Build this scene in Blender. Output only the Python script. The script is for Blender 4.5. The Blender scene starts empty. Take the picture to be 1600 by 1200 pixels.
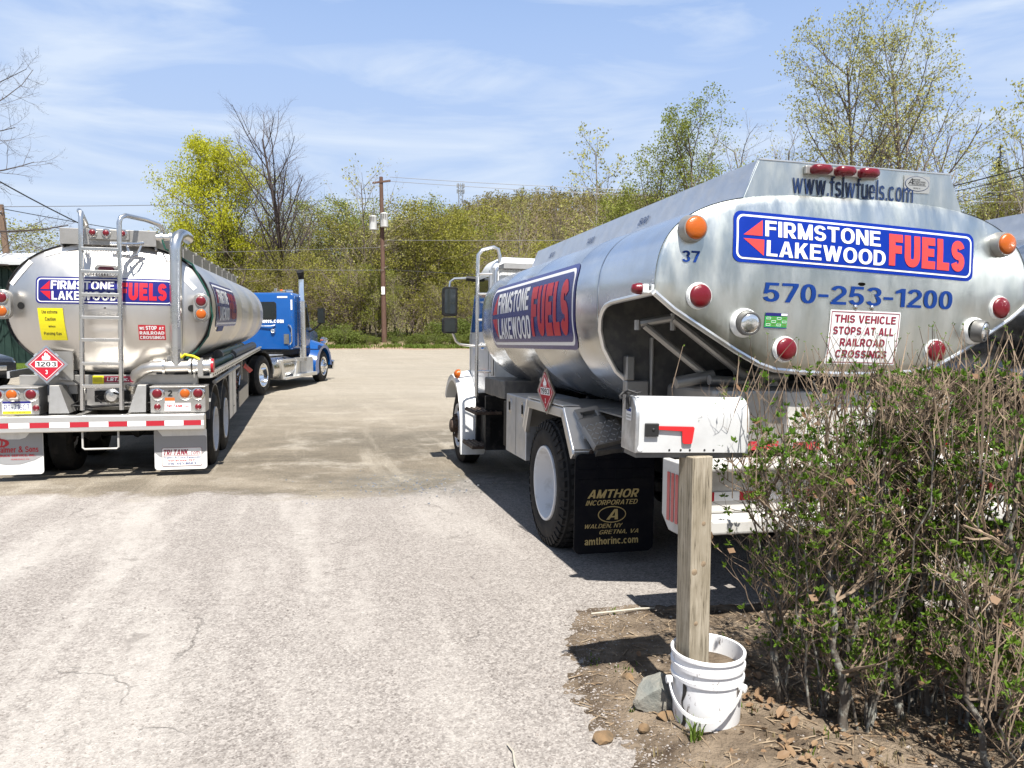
import bpy, bmesh, math, random
import numpy as np
from mathutils import Vector, Matrix

PI = math.pi
R = math.radians
SC = bpy.context.scene
COL = SC.collection

# ------------------------------------------------------------------ camera, sky, sun, exposure
cam_data = bpy.data.cameras.new('camera')
cam_data.lens = 27.0
cam_data.sensor_width = 36.0
cam_data.clip_start = 0.05
cam_data.clip_end = 5000
cam = bpy.data.objects.new('camera', cam_data)
COL.objects.link(cam)
cam.location = (0, 0, 1.67)
cam.rotation_euler = (R(90) - math.atan(84 / 1200), 0, 0)
SC.camera = cam

SUN_EL = R(62)
SUN_AZ = math.atan2(.25, -.97)          # clockwise from +Y
sun_data = bpy.data.lights.new('sun', 'SUN')
sun_data.energy = 5.0
sun_data.angle = R(.5)
sun_data.color = (1, .955, .88)
sun = bpy.data.objects.new('sun', sun_data)
COL.objects.link(sun)
ldir = Vector((-.25 * math.cos(SUN_EL), .97 * math.cos(SUN_EL), -math.sin(SUN_EL)))
sun.rotation_euler = ldir.to_track_quat('-Z', 'Y').to_euler()
sun.location = (5, -20, 30)

world = bpy.data.worlds.new('World')
SC.world = world
world.use_nodes = True
wn, wl = world.node_tree.nodes, world.node_tree.links
bg = wn['Background']
sky = wn.new('ShaderNodeTexSky')
sky.sky_type = 'NISHITA'
sky.sun_disc = False
sky.sun_elevation = SUN_EL
sky.sun_rotation = SUN_AZ
sky.altitude = 300
sky.air_density = 1.15
sky.dust_density = .7
sky.ozone_density = 2.5
bg.inputs[1].default_value = .054
tc = wn.new('ShaderNodeTexCoord')
mp = wn.new('ShaderNodeMapping')
mp.inputs['Scale'].default_value = (1.0, 1.0, 5.0)
mp.inputs['Rotation'].default_value = (R(4), R(-14), 0)
wl.new(tc.outputs['Generated'], mp.inputs['Vector'])
cl = wn.new('ShaderNodeTexNoise')
cl.inputs['Scale'].default_value = 2.3
cl.inputs['Detail'].default_value = 9
cl.inputs['Roughness'].default_value = .55
cl.inputs['Distortion'].default_value = 1.3
wl.new(mp.outputs[0], cl.inputs['Vector'])
cr = wn.new('ShaderNodeValToRGB')
cr.color_ramp.elements[0].position = .44
cr.color_ramp.elements[0].color = (.02, .02, .02, 1)
cr.color_ramp.elements[1].position = .68
cr.color_ramp.elements[1].color = (.62, .62, .62, 1)
wl.new(cl.outputs['Fac'], cr.inputs[0])
sep = wn.new('ShaderNodeSeparateXYZ')
wl.new(tc.outputs['Generated'], sep.inputs[0])
# thin high haze brightens the low sky, palest at the horizon
hzc = wn.new('ShaderNodeValToRGB')
hzc.color_ramp.elements[0].position = .0
hzc.color_ramp.elements[0].color = (.60, .70, .85, 1)
hzc.color_ramp.elements[1].position = .42
hzc.color_ramp.elements[1].color = (.335, .50, .85, 1)
wl.new(sep.outputs[2], hzc.inputs[0])
hzm = wn.new('ShaderNodeMixRGB')
hzm.blend_type = 'MULTIPLY'
hzm.inputs[0].default_value = 1
hzm.inputs[2].default_value = (9.6, 9.6, 9.6, 1)
wl.new(hzc.outputs[0], hzm.inputs[1])
hz = wn.new('ShaderNodeMapRange')
hz.interpolation_type = 'SMOOTHSTEP'
hz.inputs[1].default_value = .30
hz.inputs[2].default_value = .75
hz.inputs[3].default_value = .90
hz.inputs[4].default_value = .0
wl.new(sep.outputs[2], hz.inputs[0])
mxh = wn.new('ShaderNodeMixRGB')
wl.new(hz.outputs[0], mxh.inputs[0])
wl.new(sky.outputs[0], mxh.inputs[1])
wl.new(hzm.outputs[0], mxh.inputs[2])
mxc = wn.new('ShaderNodeMixRGB')          # wisps of cirrus
mxc.inputs[2].default_value = (7.2, 7.9, 8.7, 1)
wl.new(cr.outputs[0], mxc.inputs[0])
wl.new(mxh.outputs[0], mxc.inputs[1])
wl.new(mxc.outputs[0], bg.inputs[0])

SC.view_settings.view_transform = 'Standard'
SC.view_settings.look = 'None'
SC.view_settings.gamma = 1
SC.view_settings.exposure = 1.15
SC.render.engine = 'CYCLES'
SC.cycles.max_bounces = 6
SC.cycles.transparent_max_bounces = 8

# ------------------------------------------------------------------ materials
def lin(c):
    return tuple(((v / 255) / 12.92 if v / 255 <= .04045 else ((v / 255 + .055) / 1.055) ** 2.4) for v in c)

def tone(c, k=.70):
    mx = min(c)
    k = k + (.86 - k) * max(0, min(1, (mx - .5) / .3))
    return tuple(v * k for v in c)

def mat(name, base, rough=.5, metal=0., var=None, bump=None, rvar=None, stretch=(1, 1, 1), spec=.5,
        rand=0, trans=0, coat=0, emit=None):
    """var=(colour2, scale, lo, hi)  bump=(scale, strength, distance)  rvar=(scale, lo, hi)"""
    if metal < .5:
        base = tone(base)
        if var: var = (tone(var[0]),) + tuple(var[1:])
    m = bpy.data.materials.new(name)
    m.use_nodes = True
    n, l = m.node_tree.nodes, m.node_tree.links
    b = n['Principled BSDF']
    b.inputs['Base Color'].default_value = (*base, 1)
    b.inputs['Roughness'].default_value = rough
    b.inputs['Metallic'].default_value = metal
    b.inputs['Specular IOR Level'].default_value = spec
    b.inputs['Coat Weight'].default_value = coat
    b.inputs['Transmission Weight'].default_value = trans
    co = n.new('ShaderNodeTexCoord')
    mpn = n.new('ShaderNodeMapping')
    mpn.inputs['Scale'].default_value = stretch
    l.new(co.outputs['Object'], mpn.inputs[0])
    def noise(scale, detail=6):
        t = n.new('ShaderNodeTexNoise')
        t.inputs['Scale'].default_value = scale
        t.inputs['Detail'].default_value = detail
        t.inputs['Roughness'].default_value = .62
        l.new(mpn.outputs[0], t.inputs['Vector'])
        return t
    src = None
    if var:
        t = noise(var[1])
        r = n.new('ShaderNodeValToRGB')
        r.color_ramp.elements[0].position = var[2]
        r.color_ramp.elements[1].position = var[3]
        r.color_ramp.elements[0].color = (*base, 1)
        r.color_ramp.elements[1].color = (*var[0], 1)
        l.new(t.outputs['Fac'], r.inputs[0])
        src = r.outputs[0]
    if rand:
        oi = n.new('ShaderNodeObjectInfo')
        h = n.new('ShaderNodeHueSaturation')
        m1 = n.new('ShaderNodeMapRange'); m1.inputs[3].default_value = .5 - rand * .06; m1.inputs[4].default_value = .5 + rand * .045
        m2 = n.new('ShaderNodeMapRange'); m2.inputs[3].default_value = 1 - rand * .45; m2.inputs[4].default_value = 1 + rand * .4
        l.new(oi.outputs['Random'], m1.inputs[0])
        ml = n.new('ShaderNodeMath'); ml.operation = 'MULTIPLY'; ml.inputs[1].default_value = 7.31
        fr = n.new('ShaderNodeMath'); fr.operation = 'FRACT'
        l.new(oi.outputs['Random'], ml.inputs[0]); l.new(ml.outputs[0], fr.inputs[0]); l.new(fr.outputs[0], m2.inputs[0])
        l.new(m1.outputs[0], h.inputs['Hue']); l.new(m2.outputs[0], h.inputs['Value'])
        h.inputs['Color'].default_value = (*base, 1)
        if src: l.new(src, h.inputs['Color'])
        src = h.outputs[0]
    if src:
        l.new(src, b.inputs['Base Color'])
    if rvar:
        t = noise(rvar[0], 5)
        r = n.new('ShaderNodeMapRange')
        r.inputs[1].default_value = .35; r.inputs[2].default_value = .65
        r.inputs[3].default_value = rvar[1]; r.inputs[4].default_value = rvar[2]
        l.new(t.outputs['Fac'], r.inputs[0]); l.new(r.outputs[0], b.inputs['Roughness'])
    if bump:
        t = noise(bump[0], 5)
        bp = n.new('ShaderNodeBump')
        bp.inputs['Strength'].default_value = bump[1]
        bp.inputs['Distance'].default_value = bump[2]
        l.new(t.outputs['Fac'], bp.inputs['Height'])
        l.new(bp.outputs[0], b.inputs['Normal'])
    if emit:
        b.inputs['Emission Color'].default_value = (*emit[0], 1)
        b.inputs['Emission Strength'].default_value = emit[1]
    return m

def leaf_mat(name, base, base2, rand=.8, tl=.35):
    base, base2 = tone(base), tone(base2)
    m = bpy.data.materials.new(name)
    m.use_nodes = True
    n, l = m.node_tree.nodes, m.node_tree.links
    out = n['Material Output']
    b = n['Principled BSDF']
    b.inputs['Roughness'].default_value = .6
    b.inputs['Specular IOR Level'].default_value = .25
    oi = n.new('ShaderNodeObjectInfo')
    co = n.new('ShaderNodeTexCoord')
    t = n.new('ShaderNodeTexNoise'); t.inputs['Scale'].default_value = 1.1; t.inputs['Detail'].default_value = 3
    l.new(co.outputs['Object'], t.inputs['Vector'])
    ad = n.new('ShaderNodeMath'); ad.operation = 'MULTIPLY_ADD'; ad.inputs[1].default_value = rand; 
    l.new(oi.outputs['Random'], ad.inputs[0]); l.new(t.outputs['Fac'], ad.inputs[2])
    mr = n.new('ShaderNodeMapRange'); mr.inputs[1].default_value = .3; mr.inputs[2].default_value = .65 + rand
    l.new(ad.outputs[0], mr.inputs[0])
    mx = n.new('ShaderNodeMixRGB')
    mx.inputs[1].default_value = (*base, 1); mx.inputs[2].default_value = (*base2, 1)
    l.new(mr.outputs[0], mx.inputs[0])
    l.new(mx.outputs[0], b.inputs['Base Color'])
    tr = n.new('ShaderNodeBsdfTranslucent')
    l.new(mx.outputs[0], tr.inputs[0])
    ms = n.new('ShaderNodeMixShader'); ms.inputs[0].default_value = tl
    l.new(b.outputs[0], ms.inputs[1]); l.new(tr.outputs[0], ms.inputs[2])
    l.new(ms.outputs[0], out.inputs[0])
    return m

M = {}
M['polished'] = mat('polished_aluminium', (.70, .715, .74), .17, 1, bump=(2.0, .08, .02), rvar=(5, .17, .28), var=((.62, .64, .66), 2.5, .42, .66))
M['satin'] = mat('hazed_aluminium', (.70, .72, .69), .38, 1, var=((.50, .535, .51), 2.2, .36, .66), rvar=(3.5, .28, .48), bump=(60, .05, .004), stretch=(2.4, 1, .8))
M['plate'] = mat('dull_aluminium_plate', (.56, .58, .61), .42, .85, var=((.47, .49, .52), 6, .4, .7), rvar=(9, .34, .52))
M['stainless'] = mat('stainless_steel', (.66, .635, .60), .40, 1, bump=(1.3, .05, .02), rvar=(2.5, .36, .45), var=((.60, .575, .54), 2.0, .42, .68), stretch=(1, 1, .35))
M['steel'] = mat('brushed_steel', (.66, .65, .63), .3, 1, rvar=(4, .24, .32))
M['frame_grey'] = mat('galvanised_grey', (.35, .34, .325), .45, .7, var=((.30, .29, .27), 8, .42, .68))
M['darkgrey'] = mat('dark_grey_steel', (.115, .115, .115), .5, .5, var=((.17, .165, .155), 9, .45, .6))
M['black'] = mat('black_chassis_paint', (.018, .018, .019), .5, spec=.15, var=((.05, .045, .04), 14, .5, .7))
M['rubber'] = mat('black_rubber', (.022, .022, .023), .62, spec=.15, var=((.045, .043, .04), 10, .45, .7), bump=(80, .12, .004))
M['tyre'] = mat('tyre_rubber', (.024, .024, .025), .7, spec=.15, var=((.06, .055, .05), 6, .48, .72), bump=(60, .15, .004))
M['flap'] = mat('black_mud_flap', (.008, .009, .013), .6, spec=.1, var=((.016, .016, .018), 12, .48, .7))
M['white'] = mat('white_paint', (.78, .79, .79), .32, coat=.3, var=((.66, .66, .65), 5, .5, .8))
M['box_white'] = mat('mailbox_white_paint', (.60, .61, .615), .35, coat=.2, var=((.53, .535, .535), 6, .5, .8))
M['flapwhite'] = mat('white_flap_plastic', (.84, .84, .83), .45, var=((.62, .62, .61), 4, .5, .8), stretch=(1, 1, .4))
M['flapgrey'] = mat('grey_flap_band', (.40, .40, .41), .5)
M['white_rim'] = mat('white_rim_paint', (.74, .75, .77), .4, var=((.55, .55, .54), 9, .52, .78))
M['alumtrim'] = mat('bright_aluminium_trim', (.72, .72, .71), .36, .9, rvar=(4, .3, .42))
M['bumper'] = mat('white_bumper_paint', (.62, .61, .585), .45, var=((.40, .375, .34), 7, .52, .8))
M['chrome'] = mat('chrome', (.86, .87, .88), .06, 1)
M['blue_paint'] = mat('blue_truck_paint', (.003, .075, .30), .25, coat=.6, var=((.003, .085, .33), 3, .4, .7))
M['green_hose'] = mat('green_hose', (.012, .085, .06), .45)
M['red_lens'] = mat('red_lens', (.17, .002, .009), .28, coat=.25, bump=(160, .35, .004))
M['amber_lens'] = mat('amber_lens', (.55, .115, .003), .28, coat=.25, bump=(120, .4, .004))
M['lamp_glass'] = mat('lamp_glass', (.75, .77, .78), .08, .9, bump=(40, .25, .006))
M['glass'] = mat('dark_window_glass', (.02, .024, .025), .05, spec=.8)
M['mirror'] = mat('mirror_glass', (.03, .036, .036), .05, spec=.7)
M['v_blue'] = mat('blue_vinyl', (.002, .030, .33), .5, spec=.15, var=((.004, .038, .38), 5, .4, .7))
M['v_navy'] = mat('navy_vinyl', (.016, .018, .19), .25)
M['v_white'] = mat('white_vinyl', (.80, .80, .80), .4)
M['v_red'] = mat('coral_red_vinyl', (.84, .065, .06), .4)
M['v_crimson'] = mat('crimson_vinyl', (.62, .012, .03), .35)
M['v_maroon'] = mat('maroon_ink', (.30, .012, .045), .45)
M['v_yellow'] = mat('yellow_sticker', (.85, .74, .01), .45)
M['v_phone'] = mat('blue_lettering', (.006, .045, .25), .5, spec=.2)
M['v_dark'] = mat('dark_lettering', (.012, .035, .12), .4)
M['v_black'] = mat('black_ink', (.015, .015, .015), .5)
M['v_green'] = mat('green_sticker', (.04, .45, .10), .4)
M['v_orange'] = mat('orange_sticker', (.80, .16, .015), .4)
M['v_grey'] = mat('maker_plate_grey', (.50, .51, .50), .4, .4)
M['gold'] = mat('gold_lettering', (.60, .46, .19), .5)
M['tape_red'] = mat('red_reflective_tape', (.52, .01, .03), .3, coat=.4)
M['tape_white'] = mat('white_reflective_tape', (.80, .81, .82), .3, coat=.4)
M['rust'] = mat('rusty_steel', (.07, .042, .03), .75, .2, var=((.20, .155, .12), 18, .45, .68))
M['galv'] = mat('galvanised_mailbox_door', (.42, .43, .44), .38, .85, var=((.62, .63, .63), 14, .42, .66), rvar=(20, .3, .5))
M['flagred'] = mat('red_plastic_flag', (.82, .02, .025), .35)
M['wood_pole'] = mat('dark_pole_wood', (.11, .052, .034), .8, var=((.17, .10, .07), 4, .4, .65), stretch=(6, 6, .6), bump=(20, .3, .02))
M['pole_grey'] = mat('weathered_pole_wood', (.20, .125, .08), .85, var=((.12, .08, .055), 4, .4, .65), stretch=(6, 6, .6))
M['ceramic'] = mat('pale_transformer_paint', (.62, .63, .62), .45, var=((.40, .38, .35), 3, .5, .7), stretch=(2, 2, .5))
M['wire'] = mat('black_cable', (.02, .02, .022), .6)
M['wire_pale'] = mat('weathered_wire', (.20, .20, .21), .5)
M['barn'] = mat('dark_green_siding', (.012, .036, .030), .6, var=((.018, .048, .038), 2, .4, .6))
M['eave'] = mat('pale_eave', (.62, .64, .66), .4)
M['barnglass'] = mat('barn_window', (.05, .07, .08), .1)
M['carpaint'] = mat('dark_car_paint', (.012, .014, .018), .25, coat=.8)
M['tower'] = mat('tower_steel', (.32, .34, .36), .6, .3)
M['bark'] = mat('tree_bark', (.15, .115, .09), .9, var=((.26, .215, .175), 5, .42, .62), stretch=(4, 4, 1), rand=.5)
M['bark_pale'] = mat('pale_bark', (.34, .31, .27), .85, var=((.20, .17, .14), 4, .45, .62), stretch=(2, 2, 1), rand=.3)
M['twig_dark'] = mat('dark_bare_twigs', (.085, .066, .06), .9, rand=.3)
M['twig_grey'] = mat('bare_grey_twigs', (.235, .19, .155), .9, rand=.4)
M['leaf_yellow'] = leaf_mat('yellow_green_leaf', (.66, .63, .03), (.52, .55, .03), .3, .42)
M['leaf_olive'] = leaf_mat('olive_bud_leaf', (.27, .25, .055), (.38, .38, .05), .8)
M['leaf_green'] = leaf_mat('fresh_green_leaf', (.23, .29, .05), (.33, .35, .06), .6)
M['leaf_pale'] = leaf_mat('pale_green_leaf', (.42, .43, .12), (.48, .47, .16), .5)
M['leaf_bush'] = leaf_mat('bright_bush_leaf', (.13, .18, .035), (.20, .245, .045), .5)
M['needle'] = leaf_mat('conifer_needle', (.022, .045, .022), (.03, .06, .028), .4, .15)
M['hill_leaf'] = leaf_mat('far_wood_leaf', (.21, .165, .085), (.27, .245, .07), .0, .3)
M['grass'] = leaf_mat('grass_blade', (.10, .19, .02), (.17, .22, .035), .2, .35)
M['drygrass'] = leaf_mat('dry_grass_blade', (.30, .24, .12), (.38, .31, .17), .2, .25)
M['hedge_stem'] = mat('hedge_stem_bark', (.11, .092, .074), .9, var=((.42, .42, .37), 22, .5, .68), bump=(90, .4, .004))
M['hedge_twig'] = mat('hedge_twig_bark', (.175, .125, .085), .85, var=((.42, .31, .21), 6, .40, .66))
M['hedge_leaf'] = leaf_mat('hedge_leaf_green', (.085, .19, .012), (.19, .29, .03), .0, .35)
M['dead_leaf'] = leaf_mat('dead_leaf_brown', (.19, .095, .05), (.33, .22, .13), .0, .2)
M['litter'] = mat('wood_litter', (.22, .15, .09), .9, var=((.36, .28, .19), 20, .4, .6))
M['stone'] = mat('rock_stone', (.21, .22, .20), .85, var=((.33, .30, .25), 7, .42, .66), bump=(16, .7, .02))
M['stone_brown'] = mat('brown_stone', (.24, .15, .075), .9, var=((.13, .09, .05), 14, .4, .65), bump=(30, .6, .01))
M['gravel'] = mat('gravel_chip', (.40, .36, .33), .85, var=((.22, .19, .17), 30, .42, .6))
M['strap'] = mat('black_strap', (.012, .012, .013), .6)

# ------------------------------------------------------------------ mesh builder
class MB:
    def __init__(s):
        s.v, s.f, s.m, s.mats, s.cur = [], [], [], [], 0
    def use(s, m):
        m = M[m] if isinstance(m, str) else m
        if m not in s.mats: s.mats.append(m)
        s.cur = s.mats.index(m)
        return s
    def add(s, verts, faces):
        o = len(s.v)
        s.v += [tuple(p) for p in verts]
        s.f += [tuple(i + o for i in f) for f in faces]
        s.m += [s.cur] * len(faces)
        return s
    def hexa(s, p):      # 8 points: bottom 4 ccw, top 4 ccw
        return s.add(p, [(3, 2, 1, 0), (4, 5, 6, 7), (0, 1, 5, 4), (1, 2, 6, 5), (2, 3, 7, 6), (3, 0, 4, 7)])
    def box(s, x0, x1, y0, y1, z0, z1, mtx=None):
        p = [(x0, y0, z0), (x1, y0, z0), (x1, y1, z0), (x0, y1, z0), (x0, y0, z1), (x1, y0, z1), (x1, y1, z1), (x0, y1, z1)]
        if mtx: p = [mtx @ Vector(q) for q in p]
        return s.hexa(p)
    def tube(s, pts, r, n=8, caps=True):
        pts = [Vector(p) for p in pts]
        k = len(pts)
        rs = r if isinstance(r, (list, tuple)) else [r] * k
        ref = None
        rings = []
        for i in range(k):
            t = (pts[min(i + 1, k - 1)] - pts[max(i - 1, 0)])
            if t.length < 1e-9: t = Vector((0, 0, 1))
            t.normalize()
            if ref is None:
                ref = t.orthogonal().normalized()
            else:
                ref = ref - t * ref.dot(t)
                if ref.length < 1e-6: ref = t.orthogonal()
                ref.normalize()
            b = t.cross(ref)
            rings.append([pts[i] + (ref * math.cos(2 * PI * j / n) + b * math.sin(2 * PI * j / n)) * rs[i] for j in range(n)])
        return s.loft(rings, caps)
    def loft(s, rings, caps=True, closed=True):
        n = len(rings[0])
        v = [p for r_ in rings for p in r_]
        f = []
        for i in range(len(rings) - 1):
            for j in range(n if closed else n - 1):
                a, b = i * n + j, i * n + (j + 1) % n
                f.append((a, b, b + n, a + n))
        if caps and closed:
            f.append(tuple(range(n - 1, -1, -1)))
            f.append(tuple((len(rings) - 1) * n + j for j in range(n)))
        return s.add(v, f)
    def lathe(s, prof, o=(0, 0, 0), axis=(1, 0, 0), n=32, caps=False):
        a = Vector(axis).normalized()
        e1 = a.orthogonal().normalized()
        e2 = a.cross(e1)
        o = Vector(o)
        rings = [[o + a * h + (e1 * math.cos(2 * PI * j / n) + e2 * math.sin(2 * PI * j / n)) * max(r_, 1e-4) for j in range(n)] for h, r_ in prof]
        return s.loft(rings, caps)
    def cyl(s, p0, p1, r, n=16, r1=None):
        return s.tube([p0, p1], [r, r if r1 is None else r1], n)
    def prism(s, poly, o, ex, ey, d):
        """polygon poly (x,y) in the frame o,ex,ey swept by the vector d"""
        o, ex, ey, d = Vector(o), Vector(ex), Vector(ey), Vector(d)
        a = [o + ex * x + ey * y for x, y in poly]
        b = [p + d for p in a]
        n = len(a)
        return s.add(a + b, [tuple(range(n - 1, -1, -1)), tuple(range(n, 2 * n))] + [(i, (i + 1) % n, (i + 1) % n + n, i + n) for i in range(n)])
    def build(s, name, m=None, parent=None, smooth=35, bevel=0, seg=2):
        me = bpy.data.meshes.new(name)
        me.from_pydata(s.v, [], s.f)
        if not s.mats or (m is not None and not s.mats): s.use(m)
        for q in s.mats: me.materials.append(q)
        me.polygons.foreach_set('material_index', s.m)
        if smooth:
            me.polygons.foreach_set('use_smooth', [True] * len(me.polygons))
            me.set_sharp_from_angle(angle=R(smooth))
        me.update()
        o = bpy.data.objects.new(name, me)
        COL.objects.link(o)
        if parent: o.parent = parent
        if bevel:
            bv = o.modifiers.new('bevel', 'BEVEL')
            bv.width = bevel; bv.segments = seg; bv.limit_method = 'ANGLE'; bv.angle_limit = R(40)
        return o

def mb(m): return MB().use(m)

def fix_normals(o):
    b = bmesh.new(); b.from_mesh(o.data)
    bmesh.ops.recalc_face_normals(b, faces=b.faces)
    b.to_mesh(o.data); b.free()
    return o

def tag(o, label=None, cat=None, group=None, kind=None):
    if label: o['label'] = label
    if cat: o['category'] = cat
    if group: o['group'] = group
    if kind: o['kind'] = kind
    return o

def empty(name, mtx):
    o = bpy.data.objects.new(name, None)
    o.empty_display_size = .3
    COL.objects.link(o)
    o.matrix_world = mtx
    return o

def frame(loc, yaw=0, pitch=0, roll=0):
    return Matrix.Translation(Vector(loc)) @ Matrix.Rotation(R(yaw), 4, 'Z') @ Matrix.Rotation(R(pitch), 4, 'X') @ Matrix.Rotation(R(roll), 4, 'Y')

def copy_tree(o, parent=None, skip=()):
    c = o.copy(); COL.objects.link(c); c.parent = parent
    for ch in ALLCH.get(o.name, []):
        if ch.name not in skip: copy_tree(ch, c, skip)
    return c
ALLCH = {}
def index_children():
    ALLCH.clear()
    for o in bpy.data.objects:
        if o.parent: ALLCH.setdefault(o.parent.name, []).append(o)

# ------------------------------------------------------------------ lettering: a plain grotesque alphabet drawn as polygons
def arc_(cx, cy, rx, ry, a0, a1, n=9, p=2.3):
    o = []
    for i in range(n + 1):
        a = R(a0 + (a1 - a0) * i / n); c, s = math.cos(a), math.sin(a)
        o.append((cx + rx * abs(c) ** (2 / p) * (1 if c >= 0 else -1), cy + ry * abs(s) ** (2 / p) * (1 if s >= 0 else -1)))
    return o
def strip_(path, w, h=None, closed=False):
    """quads along a centre line, w thick where it runs upright and h where it runs level"""
    h = h or w
    n = len(path); L = []; Q = []
    for i in range(n):
        a = path[i - 1] if (i or closed) else path[0]
        b = path[(i + 1) % n] if (i < n - 1 or closed) else path[-1]
        dx, dy = b[0] - a[0], b[1] - a[1]; d = math.hypot(dx, dy) or 1
        L.append((path[i][0] - dy / d * w / 2, path[i][1] + dx / d * h / 2)); Q.append((path[i][0] + dy / d * w / 2, path[i][1] - dx / d * h / 2))
    return [[Q[i], Q[(i + 1) % n], L[(i + 1) % n], L[i]] for i in range(n if closed else n - 1)]
def rc(x0, y0, x1, y1): return [(x0, y0), (x1, y0), (x1, y1), (x0, y1)]
def glyph(c, w):
    h = w * .84; W = .66 + w * .35; m = .5
    if c == ' ': return .26, []
    if c == 'I': return w, [rc(0, 0, w, 1)]
    if c == 'L': W *= .82; return W, [rc(0, 0, w, 1), rc(w, 0, W, h)]
    if c in 'EF':
        W *= .86; g = [rc(0, 0, w, 1), rc(w, 1 - h, W, 1), rc(w, .5 - h / 2 + .02, W * .93, .5 + h / 2 + .02)]
        if c == 'E': g.append(rc(w, 0, W + .02, h))
        return W + (.02 if c == 'E' else 0), g
    if c == 'T': W *= .94; return W, [rc(0, 1 - h, W, 1), rc(W / 2 - w / 2, 0, W / 2 + w / 2, 1 - h)]
    if c == 'H': return W, [rc(0, 0, w, 1), rc(W - w, 0, W, 1), rc(w, .5 - h / 2, W - w, .5 + h / 2)]
    if c in 'OQ0':
        W = W * (1.1 if c != '0' else .82)
        g = strip_(arc_(W / 2, .5, W / 2 - w / 2, .5 - h / 2 + .01, 0, 360, 28)[:-1], w, h, True)
        return W, g
    if c in 'CG':
        W *= 1.02; p = arc_(W / 2, .5, W / 2 - w / 2, .5 - h / 2 + .01, 38, 322 if c == 'C' else 318, 22)
        g = strip_(p, w, h)
        if c == 'G': g += [rc(W - w, .16, W, .36), rc(W * .52, .36, W, .36 + h * .9)]
        return W, g
    if c == 'D': W *= .98; return W, [rc(0, 0, w, 1)] + strip_([(w, 1 - h / 2)] + arc_(W * .42, .5, W * .58 - w / 2, .5 - h / 2, 90, -90, 16) + [(w, h / 2)], w, h)
    if c in 'PRB':
        W *= .93; y0 = .42 if c != 'B' else .5
        g = [rc(0, 0, w, 1)] + strip_([(w, 1 - h / 2)] + arc_(W * .58, (1 - h / 2 + y0) / 2 + h * .0, W * .40 - w / 2, (1 - h / 2 - y0) / 2, 90, -90, 12) + [(w, y0)], w, h)
        if c == 'R': g.append([(W * .40, y0 - h / 2), (W * .40 + w * 1.15, y0 - h / 2), (W + .02, 0), (W + .02 - w * 1.2, 0)])
        if c == 'B': g += strip_([(w, y0 - h)] + arc_(W * .60, (h / 2 + y0 - h) / 2, W * .43 - w / 2, (y0 - h * 1.5) / 2, 90, -90, 12) + [(w, h / 2)], w, h)
        return W + .02, g
    if c == 'S':
        W *= .92; a = W / 2 - w / 2; r1 = (.5 - h / 2 + .0) / 2; yt, yb = 1 - h / 2 - r1, h / 2 + r1
        p = arc_(W / 2, yt, a * .95, r1, 20, 180, 10, 2.1) + arc_(W / 2, yt, a * .95, r1, 200, 255, 4, 2.1) + arc_(W / 2, yb, a, r1, 75, -180, 16, 2.1) + [(w / 2, yb - r1 * .25)]
        p = arc_(W / 2, yt, a * .96, r1, 12, 262, 15, 2.15) + arc_(W / 2, yb, a, r1, 82, -168, 15, 2.15)
        return W, strip_(p, w, h)
    if c in 'UJ':
        if c == 'J': W *= .8
        p = [(W - w / 2, 1)] + arc_(W / 2, .36, W / 2 - w / 2, .36 - h / 2, 0, -180, 16) + ([(w / 2, 1)] if c == 'U' else [(w / 2, .38)])
        return W, strip_(p, w, h)
    if c == 'N':
        k = w / (W - w)
        return W, [rc(0, 0, w, 1), rc(W - w, 0, W, 1), [(w, 1 - k), (W - w, 0), (W - w, k), (w, 1)]]
    if c == 'M':
        W *= 1.14; c0 = W / 2; x0 = c0 - w * .5; k = w * .95 / x0
        yi = 1 - (c0 - w) / (c0 - w * .5)
        yi = 1 - (c0 - w) / (c0 + w * .5 - w)
        return W, [rc(0, 0, w, 1), rc(W - w, 0, W, 1), [(w, 1 - k), (x0, 0), (c0, 0), (c0, yi), (w, 1)], [(W - w, 1), (c0, yi), (c0, 0), (c0 + w * .5, 0), (W - w, 1 - k)]]
    if c in 'AV':
        W *= 1.06; q = w * 1.1; t = W / 2; hh = w * .56; ya = 1 - w * 1.15
        f = (lambda y: y) if c == 'A' else (lambda y: 1 - y)
        g = [[(0, f(0)), (q, f(0)), (t, f(ya)), (t - hh, f(1))], [(W, f(0)), (t + hh, f(1)), (t, f(ya)), (W - q, f(0))], [(t - hh, f(1)), (t, f(ya)), (t + hh, f(1))]]
        if c == 'A':
            xx = lambda y: q + (t - q) * y / ya
            g.append([(xx(.2), .2), (W - xx(.2), .2), (W - xx(.2 + h * .9), .2 + h * .9), (xx(.2 + h * .9), .2 + h * .9)])
        return W, g
    if c in 'Ww':
        H = 1 if c == 'W' else .74
        W = 1.02 + w * .3 if c == 'W' else .84 + w * .2
        a = W / 4 + .01; q = w * .98; b = W / 2
        def vee(x0, x1, x2):    # left top, bottom, right top as left edges of a stroke q wide
            t = q / ((x2 - x1) + (x1 - x0)); yi = t * H * 1.0
            xi = x1 + (x2 - x1) * t
            return [[(x0, H), (x1, 0), (x1 + q * .5, 0), (xi, yi), (x0 + q, H)], [(x2 + q, H), (x2, H), (xi, yi), (x1 + q * .5, 0), (x1 + q, 0)]]
        s = (W - q) / 4
        v1 = vee(0, s, 2 * s); v2 = vee(2 * s, 3 * s, 4 * s)
        # the two inner strokes meet at the top: cut each at the middle line
        xm = 2 * s + q / 2; ym = H - (q / 2) / s * H
        v1[1] = [(xm, H), (2 * s, H)] + v1[1][2:4] + [(s + q, 0), (xm, ym)]
        v2[0] = [(xm, H), (xm, ym), (3 * s, 0)] + v2[0][2:4] + [(2 * s + q, H)]
        return W, v1 + v2
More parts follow.
